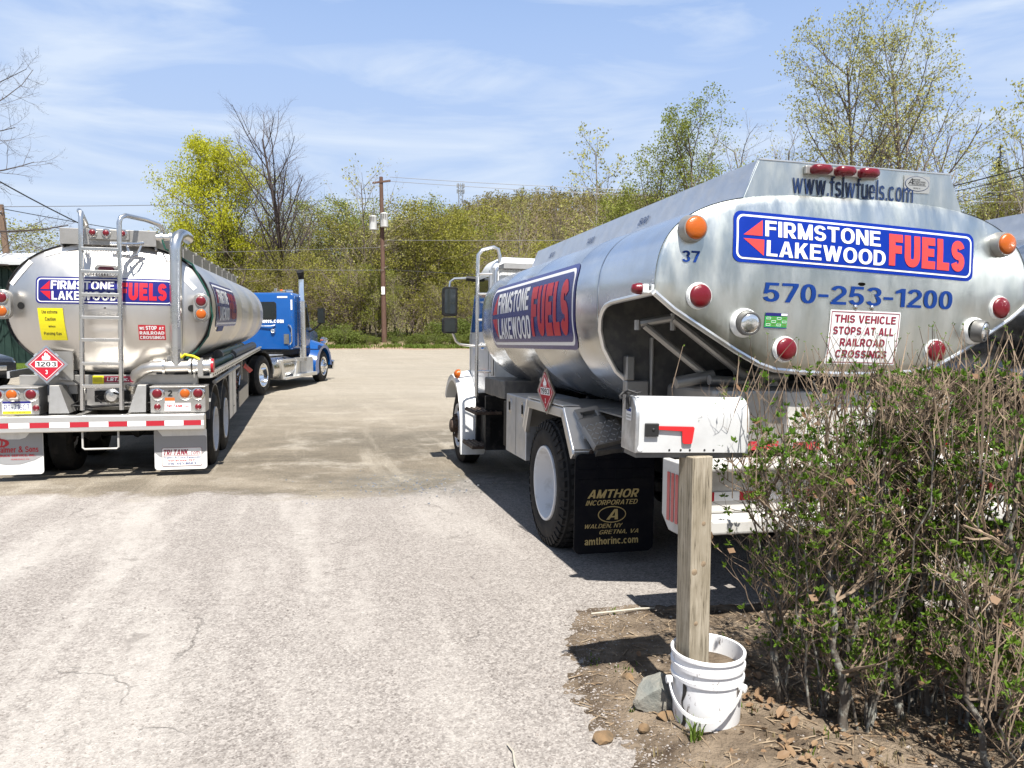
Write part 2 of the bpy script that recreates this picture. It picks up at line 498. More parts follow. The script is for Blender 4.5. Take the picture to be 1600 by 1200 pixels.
    if c == 'K':
        A, B, C, D_ = (w, .30), (w, .30 + w * 1.25), (W - w * 1.25, 1), (W - .01, 1)
        P = lambda t: (A[0] + (D_[0] - A[0]) * t, A[1] + (D_[1] - A[1]) * t)
        return W + .02, [rc(0, 0, w, 1), [A, D_, C, B], [P(.16), (W + .02 - w * 1.25, 0), (W + .02, 0), P(.16 + w * 1.5)]]
    if c == 'Y':
        t = W / 2; q = w * 1.15; y0 = .42
        return W, [rc(t - w / 2, 0, t + w / 2, y0 - .04), [(0, 1), (t - w / 2, y0 - .04), (t, y0 - .04), (t, y0 + w * .8), (q, 1)], [(W, 1), (W - q, 1), (t, y0 + w * .8), (t, y0 - .04), (t + w / 2, y0 - .04)]]
    if c == 'X': return W, [[(0, 0), (w * 1.2, 0), (W, 1), (W - w * 1.2, 1)], [(W, 0), (w * 1.2, 1), (0, 1), (W - w * 1.2, 0)]]
    if c == 'Z': return W, [rc(0, 1 - h, W, 1), rc(0, 0, W, h), [(0, h), (w * 1.3, h), (W, 1 - h), (W - w * 1.3, 1 - h)]]
    if c == '1': return .42, [rc(.42 - w, 0, .42, 1), [(.42 - w, 1), (.42 - w, 1 - h * 1.4), (0, .70), (0, .70 + h)]]
    if c == '-': return .40, [rc(0, .36, .40, .36 + h)]
    if c == '.': return w * 1.05, [rc(0, 0, w * 1.05, w * 1.05)]
    if c == ',': return w * 1.05, [rc(0, 0, w * 1.05, w * 1.05), [(w * .3, 0), (w * .1, -.14), (w * .5, -.14), (w * 1.05, 0)]]
    Dw = .58 + w * .25
    if c == '7': return Dw, [rc(0, 1 - h, Dw, 1), [(Dw * .20, 0), (Dw * .20 + w * 1.05, 0), (Dw, 1 - h), (Dw - w * 1.05, 1 - h)]]
    if c == '4': return Dw, [rc(Dw - w * 1.5, 0, Dw - w * .5, 1), [(0, .22), (Dw - w * 1.5, .22), (Dw - w * 1.5, .22 + h), (0, .22 + h)], [(0, .22 + h), (w, .22 + h), (Dw - w * 1.5, .80), (Dw - w * 1.5, 1)]]
    if c == '2':
        p = arc_(Dw / 2, .70, Dw / 2 - w / 2, .30 - h / 2, 168, -28, 14, 2.1) + [(w * .62, h * 1.02)]
        return Dw, strip_(p, w, h) + [rc(0, 0, Dw, h)]
    if c == '3': return Dw, strip_(arc_(Dw / 2, .735, Dw / 2 - w / 2 - .01, .265 - h / 2, 165, -80, 12, 2.1), w, h) + strip_(arc_(Dw / 2, .285, Dw / 2 - w / 2, .285 - h / 2, 62, -168, 14, 2.1), w, h)
    if c == '5': return Dw, [rc(.08, 1 - h, Dw - .03, 1), [(.08, 1 - h), (.08 + w * .9, 1 - h), (w * .95, .42), (.02, .42)]] + strip_([(w * .5, .50)] + arc_(Dw / 2, .325, Dw / 2 - w / 2, .325 - h / 2, 118, -165, 15, 2.1), w, h)
    if c in '69':
        f = (lambda p: p) if c == '6' else (lambda p: (Dw - p[0], 1 - p[1]))
        g = strip_(arc_(Dw / 2, .32, Dw / 2 - w / 2, .32 - h / 2, 0, 360, 20, 2.1)[:-1], w, h, True) + strip_([(w / 2, .34)] + arc_(Dw / 2 + .02, .62, Dw / 2 - w / 2 + .02, .38 - h / 2, 178, 40, 9, 2.1), w, h)
        return Dw, [[f(p) for p in q] for q in g]
    if c == '8': return Dw, strip_(arc_(Dw / 2, .28, Dw / 2 - w / 2, .28 - h / 2, 0, 360, 20, 2.1)[:-1], w, h, True) + strip_(arc_(Dw / 2, .76, Dw / 2 - w / 2 - .02, .24 - h / 2, 0, 360, 20, 2.1)[:-1], w, h, True)
    if c == '&': return .8, strip_([(.78, .02)] + [(.30, .62)] + arc_(.36, .80, .16, .16, 200, -20, 8) + [(.30, .48)] + arc_(.30, .26, .24, .2, 150, 300, 8) + [(.72, .44)], w, h)
    x = .74; lw = .50 + w * .22
    if c == 'l': return w, [rc(0, 0, w, 1)]
    if c == 'i': return w, [rc(0, 0, w, x), rc(0, 1 - h * .9, w, 1)]
    if c in 'nmhru':
        st = [rc(0, 0, w, 1 if c == 'h' else x)]
        def arch(x0, W_): return strip_([(x0, x - h * .9)] + arc_(x0 + W_ * .48, x * .60, W_ * .52 - w / 2, x * .40 - h / 2, 150, 0, 9) + [(x0 + W_ - w / 2, 0)], w, h)
        if c == 'r': return w + .24, st + [[(w, x - h * 1.5), (w + .10, x - h), (w + .24, x - h), (w + .24, x), (w + .12, x), (w, x - h * .6)]]
        if c == 'm': return w + 2 * (lw - w) , st + arch(w, lw - w) + arch(lw, lw - w)
        if c == 'u':
            g = st[0:0] + [rc(lw - w, 0, lw, x)] + strip_([(w / 2, x)] + arc_(lw * .46, x * .38, lw * .46 - w / 2, x * .38 - h / 2, 180, 320, 9) + [(lw - w, h * .9)], w, h)
            return lw, g
        return lw, st + arch(w, lw - w)
    if c in 'oc': return lw, strip_(arc_(lw / 2, x / 2, lw / 2 - w / 2, x / 2 - h / 2, 0, 360, 20)[:-1], w, h, True) if c == 'o' else strip_(arc_(lw / 2, x / 2, lw / 2 - w / 2, x / 2 - h / 2, 40, 320, 16), w, h)
    if c == 'e': return lw, strip_(arc_(lw / 2, x / 2, lw / 2 - w / 2, x / 2 - h / 2, 8, 318, 18), w, h) + [rc(w * .98, x * .5 - h * .42, lw - w * .1, x * .5 + h * .30)]
    if c == 's':
        a = lw * .45 - w / 2; r1 = (x / 2 - h / 2) / 2; yt, yb = x - h / 2 - r1, h / 2 + r1
        return lw * .9, strip_(arc_(lw * .45, yt, a * .96, r1, 15, 262, 12, 2.15) + arc_(lw * .45, yb, a, r1, 82, -165, 12, 2.15), w, h)
    if c in 'ft':
        if c == 'f': return .36, strip_([(.10 + w / 2, 0), (.10 + w / 2, .78)] + arc_(.10 + w / 2 + .12, .80, .12, .2 - h / 2, 178, 92, 5) + [(.38, 1 - h / 2)], w, h) + [rc(0, x - h, .10, x), rc(.10 + w, x - h, .36, x)]
        return .36, [rc(.09, h, .09 + w, .95), rc(0, x - h, .09, x), rc(.09 + w, x - h, .34, x), [(.09, h), (.15, 0), (.36, 0), (.36, h)]]
    if c in 'adgqbp':
        ring = lambda f: [[f(p) for p in q] for q in strip_(arc_(lw * .46, x / 2, lw * .46 - w / 2, x / 2 - h / 2, 35, 325, 16), w, h)]
        if c in 'bp': return lw, ring(lambda p: (lw - p[0], p[1])) + [rc(0, 0 if c == 'b' else -.27, w, 1 if c == 'b' else x)]
        if c == 'a':
            return lw, [rc(lw - w, 0, lw, x * .62)] + strip_(arc_(lw / 2, x * .62, lw / 2 - w / 2, x * .38 - h / 2, 160, 0, 9), w, h) + strip_([(lw - w, x * .52), (lw * .5, x * .50)] + arc_(lw * .38, x * .25, lw * .38 - w / 2, x * .25 - h / 2, 110, 290, 9) + [(lw - w, h * .9)], w, h)
        g = ring(lambda p: p) + [rc(lw - w, 0 if c == 'a' else (0 if c == 'd' else -.1), lw, 1 if c == 'd' else x)]
        if c in 'gq': g += strip_(arc_(lw / 2, -.08, lw / 2 - w / 2, .19 - h / 2, -5, -160, 9), w, h)
        return lw, g
    if c == 'k': return lw, [rc(0, 0, w, 1), [(w, .22), (w, .22 + w * 1.2), (lw - w, x), (lw, x)], [(w + .03, .30), (lw - w * 1.1, 0), (lw + .02, 0), (w + .13, .43)]]
    if c in 'vy':
        t = lw / 2; q = w * 1.05
        g = [[(0, x), (t - q / 2, 0), (t, 0), (t, w * 1.2), (q, x)], [(lw, x), (lw - q, x), (t, w * 1.2), (t, 0), (t + q / 2, 0)]]
        if c == 'y': g.append([(t - q / 2, 0), (t - q, -.24), (t, -.24), (t + q / 2, 0)])
        return lw, g
    if c == 'x': return lw, [[(0, 0), (w * 1.1, 0), (lw, x), (lw - w * 1.1, x)], [(lw, 0), (w * 1.1, x), (0, x), (lw - w * 1.1, 0)]]
    return .5, [rc(0, 0, .5, h)]

SPLIT = {'8': 20, '6': 20, '9': 20, '3': 12, '5': 2, '2': 15, 'e': 18, 'x': 1, 'X': 1, 'a': 10, 'g': 17, 'q': 17, 'd': 16, 'b': 16, 'p': 16, 'G': 22, 'K': 2, 'Z': 2}     # strokes from this one on lie a hair above the others
_tc = {}
def text_geo(s, bold=0., shear=0., space=1.):
    """mesh of a line of text scaled into the unit square; bold 0 is a regular weight"""
    key = (s, bold, shear, space)
    if key in _tc: return _tc[key]
    w = max(.10, .150 + bold * 4.6)
    v, f, x, up = [], [], 0, []
    for ch in s:
        gw, polys = glyph(ch, w)
        for k, p in enumerate(polys):
            up.append(k >= SPLIT.get(ch, 999))
            f.append(tuple(range(len(v), len(v) + len(p))))
            v += [(x + a + shear * b, b) for a, b in p]
        x += gw + (.16 - w * .35) * space + (.0 if ch == ' ' else 0)
    xs = [p[0] for p in v]; ys = [p[1] for p in v]
    x0, x1 = min(xs), max(xs)
    low = any(ch in 'gpqy,' for ch in s)
    y0, y1 = min(ys), max(ys)
    v = [((a - x0) / (x1 - x0), (b - y0) / (y1 - y0)) for a, b in v]
    _tc[key] = (v, [q for q, u in zip(f, up) if not u], [q for q, u in zip(f, up) if u])
    return _tc[key]

def sliced(v, f, h):
    """cut a flat mesh along rows and columns so that it can bend"""
    b = bmesh.new()
    vs = [b.verts.new((x, y, 0)) for x, y in v]
    for q in f:
        try: b.faces.new([vs[i] for i in q])
        except ValueError: pass
    bmesh.ops.triangulate(b, faces=[q for q in b.faces if len(q.verts) > 4])
    ys = [p[1] for p in v]; xs = [p[0] for p in v]
    for ax, lo, hi in ((1, min(ys), max(ys)), (0, min(xs), max(xs))):
        k = int((hi - lo) / h)
        for i in range(1, k + 1):
            c = [0, 0, 0]; nrm = [0, 0, 0]
            c[ax] = lo + (hi - lo) * i / (k + 1); nrm[ax] = 1
            bmesh.ops.bisect_plane(b, geom=b.verts[:] + b.edges[:] + b.faces[:], plane_co=c, plane_no=nrm)
    b.verts.index_update()
    r = [(q.co.x, q.co.y) for q in b.verts], [tuple(w.index for w in q.verts) for q in b.faces]
    b.free()
    return r

def flat(o, ex, ey):
    o, ex, ey = Vector(o), Vector(ex).normalized(), Vector(ey).normalized()
    n = ex.cross(ey)
    return lambda x, y, l=0.: o + ex * x + ey * y + n * l

def write(b, fn, s, x, y, w, h, m, bold=0., shear=0., lift=.004, cut=0, space=1.):
    v0, f0, f1 = text_geo(s, bold, shear, space)
    v0 = [(x + a * w, y + c * h) for a, c in v0]
    b.use(m)
    for f, e in ((f0, 0), (f1, .0004)):
        if not f: continue
        used = sorted({i for q in f for i in q}); ix = {i: k for k, i in enumerate(used)}
        v, f = [v0[i] for i in used], [tuple(ix[i] for i in q) for q in f]
        if cut: v, f = sliced(v, f, cut)
        b.add([fn(a, c, lift + e) for a, c in v], f)

def rrect(x0, y0, x1, y1, r, k=5):
    p = []
    for cx, cy, a in ((x1 - r, y1 - r, 0), (x0 + r, y1 - r, 90), (x0 + r, y0 + r, 180), (x1 - r, y0 + r, 270)):
        for i in range(k + 1):
            t = R(a + 90 * i / k)
            p.append((cx + r * math.cos(t), cy + r * math.sin(t)))
    return p

def patch(b, fn, poly, m, lift, cut=0):
    f = [tuple(range(len(poly)))]
    if cut: poly, f = sliced(poly, f, cut)
    b.use(m)
    b.add([fn(x, y, lift) for x, y in poly], f)

def ring_pts(cx, cy, rx, ry, k=28): return [(cx + rx * math.cos(2 * PI * i / k), cy + ry * math.sin(2 * PI * i / k)) for i in range(k)]

def fuel_sign(parent, fn, W, H, blue, red, cut=0, fw=.62):
    """rounded blue sign, white keyline, two red arrow halves and three words"""
    b = MB()
    r = H * .16
    patch(b, fn, rrect(-.012 * W, -.012 * W, W + .012 * W, H + .012 * W, r * 1.15), blue, .003, cut)
    patch(b, fn, rrect(0, 0, W, H, r), 'v_white', .0045, cut)
    e = H * .045
    patch(b, fn, rrect(e, e, W - e, H - e, r * .8), blue, .006, cut)
    sg = b.build('sign_panel', None, parent, smooth=60)
    t = MB()
    patch(t, fn, [(.098 * W, .54 * H), (.098 * W, .90 * H), (.025 * W, .54 * H)], red, .0075, cut)
    patch(t, fn, [(.105 * W, .46 * H), (.025 * W, .46 * H), (.105 * W, .10 * H)], red, .0075, cut)
    write(t, fn, 'FIRMSTONE', .108 * W, .54 * H, (fw - .145) * W, .36 * H, 'v_white', .012, lift=.008, cut=cut)
    write(t, fn, 'LAKEWOOD', .115 * W, .10 * H, (fw - .13) * W, .36 * H, 'v_white', .012, lift=.008, cut=cut)
    write(t, fn, 'FUELS', fw * W, .13 * H, (.965 - fw) * W, .74 * H, red, .032, lift=.0085, cut=cut, space=1.7)
    t.build('lettering', None, sg, smooth=0)
    return sg

def placard(name, parent, fn, s, number):
    """hazard diamond: fn maps (x,y,lift) with 0,0 in the middle, s = half diagonal"""
    b = MB()
    patch(b, fn, [(s * 1.18, 0), (0, s * 1.18), (-s * 1.18, 0), (0, -s * 1.18)], 'steel', .0)
    patch(b, fn, [(s * 1.18, 0), (0, -s * 1.18), (-s * 1.18, 0), (0, s * 1.18)], 'steel', -.012)
    for a in range(4):
        ca, sa = math.cos(a * PI / 2), math.sin(a * PI / 2)
        c = [(.62, .46), (.46, .62), (.54, .70), (.70, .54)]
        patch(b, fn, [(s * (x * ca - y * sa), s * (x * sa + y * ca)) for x, y in c], 'alumtrim', .006)
    o = b.build('placard_holder', None, parent, smooth=0)
    d = MB()
    patch(d, fn, [(s, 0), (0, s), (-s, 0), (0, -s)], 'tape_red', .003)
    for q in range(4):
        a0, a1 = q * PI / 2, (q + 1) * PI / 2
        e0, e1 = .93, .89
        patch(d, fn, [(s * e0 * math.cos(a0), s * e0 * math.sin(a0)), (s * e0 * math.cos(a1), s * e0 * math.sin(a1)), (s * e1 * math.cos(a1), s * e1 * math.sin(a1)), (s * e1 * math.cos(a0), s * e1 * math.sin(a0))], 'v_white', .0045)
    patch(d, fn, [(-s * .60, -.17 * s), (s * .60, -.17 * s), (s * .60, .20 * s), (-s * .60, .20 * s)], 'v_white', .0055)
    write(d, fn, number, -.54 * s, -.13 * s, 1.08 * s, .29 * s, 'v_black', .01, lift=.007)
    write(d, fn, '3', -.06 * s, -.60 * s, .12 * s, .26 * s, 'v_white', .02, lift=.006)
    fl = [(-.2, .30), (-.25, .42), (-.17, .55), (-.15, .46), (-.09, .50), (-.11, .62), (-.03, .76), (.0, .63), (.07, .70), (.09, .55), (.14, .60), (.14, .49), (.20, .54), (.23, .40), (.17, .30)]
    patch(d, fn, [(x * s, y * s) for x, y in fl], 'v_white', .006)
    patch(d, fn, [(x * s, y * s) for x, y in ((-.24, .25), (.24, .25), (.24, .28), (-.24, .28))], 'v_white', .006)
    d.build('placard', None, o, smooth=0)
    return o

# ------------------------------------------------------------------ terrain height
GK = [(-600, 8), (-200, 3), (-60, .6), (-25, 0), (4.4, 0), (6, -.055), (10, -.14), (14, -.10), (20, 0), (25, .03), (35, .15), (48, .5), (55, .8), (80, 1.8), (150, 6), (240, 22), (420, 64), (520, 69), (1400, 30)]
def gz(x, y):
    if y < GK[0][0]: base = GK[0][1]
    elif y >= GK[-1][0]: base = GK[-1][1]
    else:
        for (a, za), (b, zb) in zip(GK, GK[1:]):
            if a <= y < b:
                t = (y - a) / (b - a)
                base = za + (zb - za) * t
                break
    if y > 80:                      # the hill stands straight ahead and to the right, falling to the left
        k = min(1, max(0, (x + .231 * y + 32) / (70 + .12 * y)))
        k = k * k * (3 - 2 * k)
        base = base * (.22 + .78 * k) + (2.5 * math.sin(x * .021) + 1.5 * math.sin(x * .047 + 1)) * min(1, (y - 80) / 300)
    return base

# ------------------------------------------------------------------ wheels
def tyre_mb(Ro, rr, W, lugs=0, lug_h=.012, n=48):
    b = mb('tyre')
    e = Ro - lug_h
    b.lathe([(-.045, rr - .005), (-.014, rr + .025), (0, rr + .11), (-.006, e - .09), (-.02, e - .035), (-.05, e), (-W + .05, e), (-W + .02, e - .035), (-W + .006, e - .09), (-W, rr + .11), (-W + .014, rr + .025), (-W + .045, rr - .005)], n=n)
    if lugs:
        for k in range(lugs):
            for side in (0, 1, 2):
                a = 2 * PI * (k + (.5 if side == 1 else 0)) / lugs
                da = 2 * PI / lugs
                x0, x1 = ((-.022, -W * .36), (-W * .34, -W * .66), (-W * .64, -W + .022))[side]
                sk = (.32, -.3, -.32)[side] * da
                def P(x, ang, r_): return (x, r_ * math.cos(ang), r_ * math.sin(ang))
                w = da * .31
                q = []
                for r_ in (e - .012, Ro):
                    s0 = r_ - (.03 if side == 0 and r_ == Ro else 0); s1 = r_ - (.03 if side == 2 and r_ == Ro else 0)
                    q += [P(x0, a - w, s0 if side == 0 else r_), P(x1, a - w + sk, s1 if side == 2 else r_), P(x1, a + w + sk, s1 if side == 2 else r_), P(x0, a + w, s0 if side == 0 else r_)]
                b.hexa(q)
            if lugs:   # shoulder blocks that show on the sidewall
                a = 2 * PI * k / lugs; w = 2 * PI / lugs * .3
                for xs, xe in ((-.004, -.03), (-W + .004, -W + .03)):
                    q = []
                    for r0, x_ in ((e - .075, xs), (e - .015, xs * .0 + xe * .75 if xs > -.1 else xe)):
                        q += [(x_ + (.004 if xs > -.1 else -.004), r0 * math.cos(a - w), r0 * math.sin(a - w)), (x_ + (.004 if xs > -.1 else -.004), r0 * math.cos(a + w), r0 * math.sin(a + w)),
                              (xe, (r0 - .01) * math.cos(a + w), (r0 - .01) * math.sin(a + w)), (xe, (r0 - .01) * math.cos(a - w), (r0 - .01) * math.sin(a - w))]
                    b.hexa(q)
    return b

def rim_mb(rr, style, m='white_rim'):
    b = mb(m)
    if style == 'dish':      # outer wheel of a dual pair: deep dish, hub sunk inside
        b.lathe([(-.05, rr + .004), (-.02, rr + .016), (-.004, rr + .012), (-.004, rr - .006), (-.03, rr - .018), (-.15, rr - .03), (-.185, rr - .06), (-.19, .14)], n=48)
        b.use('rust' if m == 'white_rim' else m).lathe([(-.188, .15), (-.17, .125), (-.165, .09), (-.14, .08), (-.135, .05), (-.135, 0)], n=24)
        b.use('steel')
        for k in range(10):
            a = 2 * PI * k / 10
            b.cyl((-.19, .2 * math.cos(a), .2 * math.sin(a)), (-.165, .2 * math.cos(a), .2 * math.sin(a)), .017, 6)
        b.use('black')
        for k in range(5):
            a = 2 * PI * (k + .5) / 5
            rm = (rr - .06 + .14) / 2 + .045
            b.cyl((-.192, rm * math.cos(a), rm * math.sin(a)), (-.186, rm * math.cos(a), rm * math.sin(a)), .03, 14)
    else:                    # steer wheel: disc bulges outwards
        b.lathe([(-.05, rr + .004), (-.02, rr + .016), (-.004, rr + .012), (-.004, rr - .006), (-.05, rr - .03), (-.06, rr - .05), (-.01, .19), (.015, .165)], n=48)
        b.use('rust' if m == 'white_rim' else m).lathe([(.012, .175), (.02, .10), (.09, .09), (.105, .06), (.105, 0)], n=24)
        b.use('rust' if m == 'white_rim' else 'chrome')
        for k in range(10):
            a = 2 * PI * k / 10
            b.cyl((.0, .143 * math.cos(a), .143 * math.sin(a)), (.055, .143 * math.cos(a), .143 * math.sin(a)), .018, 6)
        b.use('black')
        for k in range(5 if m == 'white_rim' else 10):
            a = 2 * PI * (k + .5) / (5 if m == 'white_rim' else 10)
            rm = .225
            b.cyl((-.045, rm * math.cos(a), rm * math.sin(a)), (-.018, rm * math.cos(a), rm * math.sin(a)), .024, 14)
    return b

_wm = {}
def wheel(parent, loc, side, Ro=.52, rr=.285, W=.28, style='dish', m='white_rim', lugs=0):
    """side -1: outer face looks to -x; the tyre stands with its rim as a sub-part"""
    key = (Ro, rr, W, style, m, lugs)
    if key not in _wm:
        t = tyre_mb(Ro, rr, W, lugs).build('wheel_mesh', None, None, 40)
        r_ = rim_mb(rr, style, m).build('rim_mesh', None, None, 40)
        _wm[key] = (t.data, r_.data)
        bpy.data.objects.remove(t); bpy.data.objects.remove(r_)
    w = bpy.data.objects.new('wheel', None); COL.objects.link(w); w.parent = parent
    w.empty_display_size = .2
    w.location = loc
    w.rotation_euler = (0, 0, 0 if side > 0 else PI)
    for nm, d in zip(('tyre', 'rim'), _wm[key]):
        o = bpy.data.objects.new(nm, d); COL.objects.link(o); o.parent = w
    return w

def round_lamp(parent, name, o, nrm, r, lens, base='white', depth=.03, label=None, bezel=.012):
    """base ring with a domed lens as sub-part"""
    b = mb(base).lathe([(0, r + bezel * 1.6), (depth * .7, r + bezel), (depth, r + bezel * .6), (depth, r - .004), (depth * .8, r - .006)], o, nrm, 28)
    q = b.build(name, None, parent, 40)
    l = mb(lens).lathe([(depth * .75, r), (depth + .006, r * .98), (depth + .014, r * .8), (depth + .02, r * .45), (depth + .021, 0)], o, nrm, 28)
    l.build('lens', None, q, 60)
    if label: q['label'] = label
    return q

# ------------------------------------------------------------------ tank truck with the rear overhang
TA, TZC, TBT, TNT, TBB, TNB = 1.245, 1.82, .607, 3.1, .77, 2.35
def tprof(z):
    t = (z - TZC)
    k, n = (t / TBT, TNT) if t > 0 else (-t / TBB, TNB)
    return TA * max(0, 1 - min(1, abs(k)) ** n) ** (1 / n)

def tank_ring(v, zcut=None, s=1.0, k=40, cz=None):
    """points of the tank section: from the left cut over the top to the right (zcut) or closed all round"""
    pts = []
    if zcut is None:
        for i in range(4 * k):
            a = 2 * PI * i / (4 * k)
            c, d = math.cos(a), math.sin(a)
            b_, n = (TBT, TNT) if d > 0 else (TBB, TNB)
            x = TA * (abs(c) ** (2 / n)) * (1 if c > 0 else -1)
            z = b_ * (abs(d) ** (2 / n)) * (1 if d > 0 else -1)
            pts.append((x * s, v, TZC + z * s))
        return pts
    if zcut >= TZC: a0 = math.asin(min(1, ((zcut - TZC) / TBT)) ** (TNT / 2))
    else: a0 = -math.asin(min(1, ((TZC - zcut) / TBB)) ** (TNB / 2))
    for i in range(2 * k + 1):
        a = a0 + (PI - 2 * a0) * i / (2 * k)
        c, d = math.cos(a), math.sin(a)
        b_, n = (TBT, TNT) if d > 0 else (TBB, TNB)
        x = TA * (abs(c) ** (2 / n)) * (1 if c > 0 else -1)
        z = b_ * (abs(d) ** (2 / n)) * (1 if d > 0 else -1)
        pts.append((x, v, TZC + z))
    return pts[::-1]

SIDE_SIGNS = []
def make_tank_truck(mtx, label, rear_number='37'):
    root = empty('tank_truck', mtx)
    tag(root, label, 'tank truck', 'tank trucks parked on the right')
    # ---- barrel
    vs = [.87, 1.35, 1.36, 1.37, 2.5, 2.51, 2.52, 3.6, 3.61, 3.62, 4.3, 4.45]
    rings = []
    for v in vs:
        rings.append(tank_ring(v, s=1.0025 if v in (1.36, 2.51, 3.61) else 1.0))
    for s, v in ((.99, 4.5), (.96, 4.55), (.88, 4.61), (.7, 4.67), (.4, 4.72), (.05, 4.74)):
        rings.append(tank_ring(v, s=s))
    b = mb('polished').loft(rings, caps=False)
    tank = fix_normals(b.build('tank', None, root, 40))
    # bulkhead that closes the barrel inside the overhang
    b = mb('darkgrey').loft([tank_ring(.88, s=s) for s in (.985, .5, .01)], caps=False)
    b.build('bulkhead', None, root, 40)
    # ---- overhanging shell: top and sides carried back over the rear, cut on a slant
    cuts = [(0, 1.852), (.2, 1.845), (.4, 1.838), (.6, 1.83), (.70, 1.815), (.76, 1.785), (.805, 1.735), (.835, 1.66), (.85, 1.55), (.858, 1.4), (.862, 1.25), (.866, 1.10)]
    rings = [tank_ring(v, zcut=z) for v, z in cuts]
    inner = [[(x * .992, y, TZC + (z - TZC) * .992) for x, y, z in r_] for r_ in rings]
    b = mb('polished').loft(rings, False, False)
    sh = b.use('darkgrey').loft([r_[::-1] for r_ in inner], False, False).build('overhang_shell', None, root, 50)
    # lip along the cut edge
    for side in (0, -1):
        lip = [Vector(r_[side]) for r_ in rings]
        mb('alumtrim').tube(lip, .016, 8).build('edge_lip', None, root)
    # ---- rear head: flat dished plate, round top, V bottom
    top = tank_ring(0, zcut=1.852, k=34)
    low = [(1.13, 1.765), (.95, 1.66), (.75, 1.545), (.60, 1.47), (.5, 1.44), (.3, 1.425), (.1, 1.418), (-.1, 1.418), (-.3, 1.425), (-.5, 1.44), (-.60, 1.47), (-.75, 1.545), (-.95, 1.66), (-1.13, 1.765)]
    outl = [(p[0], p[2]) for p in top] + low
    cz = 1.93
    rings = []
    for s, d in ((1.0, .03), (.999, .012), (.992, -.002), (.98, -.008), (.9, -.020), (.75, -.036), (.55, -.050), (.3, -.060), (.02, -.064)):
        rings.append([(x * s, d, cz + (z - cz) * s) for x, z in outl])
    head = mb('satin').loft(rings, False).build('rear_head', None, root, 40)
    fix_normals(head)
    mb('alumtrim').tube([(x * .998, .004, cz + (z - cz) * .998) for x, z in [outl[len(top) - 1]] + low + [outl[0]]], .017, 8).build('lower_flange', None, root)
    lay = [(.02, -.064), (.3, -.060), (.55, -.050), (.75, -.036), (.9, -.020), (.98, -.008), (.992, -.002), (.999, .012), (1.0, .03)]
    def hv(x, z):     # depth of the dish at a point: its share of the way out to the rim
        dx, dz = x, z - cz
        if abs(dx) + abs(dz) < 1e-5: return -.064
        best = 0
        for (ax, az), (bx_, bz) in zip(outl, outl[1:] + outl[:1]):
            ex_, ez_ = bx_ - ax, bz - az
            den = dx * ez_ - dz * ex_
            if abs(den) < 1e-9: continue
            t = (ax * ez_ - (az - cz) * ex_) / den
            u = (ax * dz - (az - cz) * dx) / den
            if t > 0 and -1e-6 <= u <= 1.000001: best = max(best, 1 / t)
        s = min(best, 1)
        for (s0, d0), (s1, d1) in zip(lay, lay[1:]):
            if s <= s1: return d0 + (d1 - d0) * max(0, s - s0) / (s1 - s0) - .001
        return .0
    def rear(x0, z0, tilt=0, d=.0):
        ex = (math.cos(R(tilt)), 0, -math.sin(R(tilt))); ez = (math.sin(R(tilt)), 0, math.cos(R(tilt)))
        return lambda x, y, l=0.: (x0 + ex[0] * x + ez[0] * y, hv(x0 + ex[0] * x + ez[0] * y, z0 + ex[2] * x + ez[2] * y) - l - d, z0 + ex[2] * x + ez[2] * y)
    fuel_sign(root, rear(-.79, 2.047, 2.1), 1.55, .245, 'v_blue', 'v_red', cut=.08)
    t = MB(); write(t, rear(-.62, 1.815, .6), '570-253-1200', 0, 0, 1.255, .108, 'v_phone', .006, cut=.1, lift=.003); t.build('phone_lettering', None, root, 0)
    t = MB(); write(t, rear(-1.098, 2.018, 1), rear_number, 0, 0, .10, .062, 'v_phone', .01, lift=.003); t.build('unit_number', None, root, 0)
    # railroad sign
    fn = rear(-.20, 1.478, .8)
    b = MB(); patch(b, fn, rrect(0, 0, .47, .305, .006), 'v_white', .003, .1); s_ = b.build('railroad_sign', None, root, 0)
    t = MB()
    for x0, y0, x1, y1 in ((.008, .012, .012, .293), (.458, .012, .462, .293), (.008, .008, .462, .012), (.008, .293, .462, .297)):
        patch(t, fn, [(x0, y0), (x1, y0), (x1, y1), (x0, y1)], 'v_maroon', .0045, .1)
    for k, (w, x, ww) in enumerate((('THIS VEHICLE', .03, .41), ('STOPS AT ALL', .027, .405), ('RAILROAD', .08, .30), ('CROSSINGS', .06, .345))):
        write(t, fn, w, x, .235 - k * .066, ww, .044, 'v_maroon', .012, lift=.005, cut=.1)
    t.build('lettering', None, s_, 0)
    # small green table sticker
    fn = rear(-.60, 1.672, 1)
    b = MB(); patch(b, fn, [(0, 0), (.135, 0), (.135, .085), (0, .085)], 'v_green', .003)
    patch(b, fn, [(0, .068), (.135, .068), (.135, .085), (0, .085)], 'v_navy', .004); patch(b, fn, [(.095, .07), (.133, .07), (.133, .083), (.095, .083)], 'v_white', .005)
    patch(b, fn, [(0, 0), (.135, 0), (.135, .006), (0, .006)], 'v_navy', .004)
    for i in range(4):
        for j in range(3):
            x0, y0 = .008 + i * .032, .013 + j * .018
            for (a, c, d, e) in ((0, 0, .026, .0022), (0, .010, .026, .0125), (0, 0, .002, .0125), (.024, 0, .026, .0125)):
                patch(b, fn, [(x0 + a, y0 + c), (x0 + d, y0 + c), (x0 + d, y0 + e), (x0 + a, y0 + e)], 'leaf_pale' if (i + j) % 2 else 'v_white', .0042)
    b.build('green_sticker', None, root, 0)
    for x in (-.035, .075): mb('steel').lathe([(0, .014), (.008, .012), (.012, .006), (.013, 0)], (x, hv(x, 1.80), 1.80), (0, -1, 0), 14).build('rivet', None, root)
    # lamps on the head
    nr = (0, -1, 0)
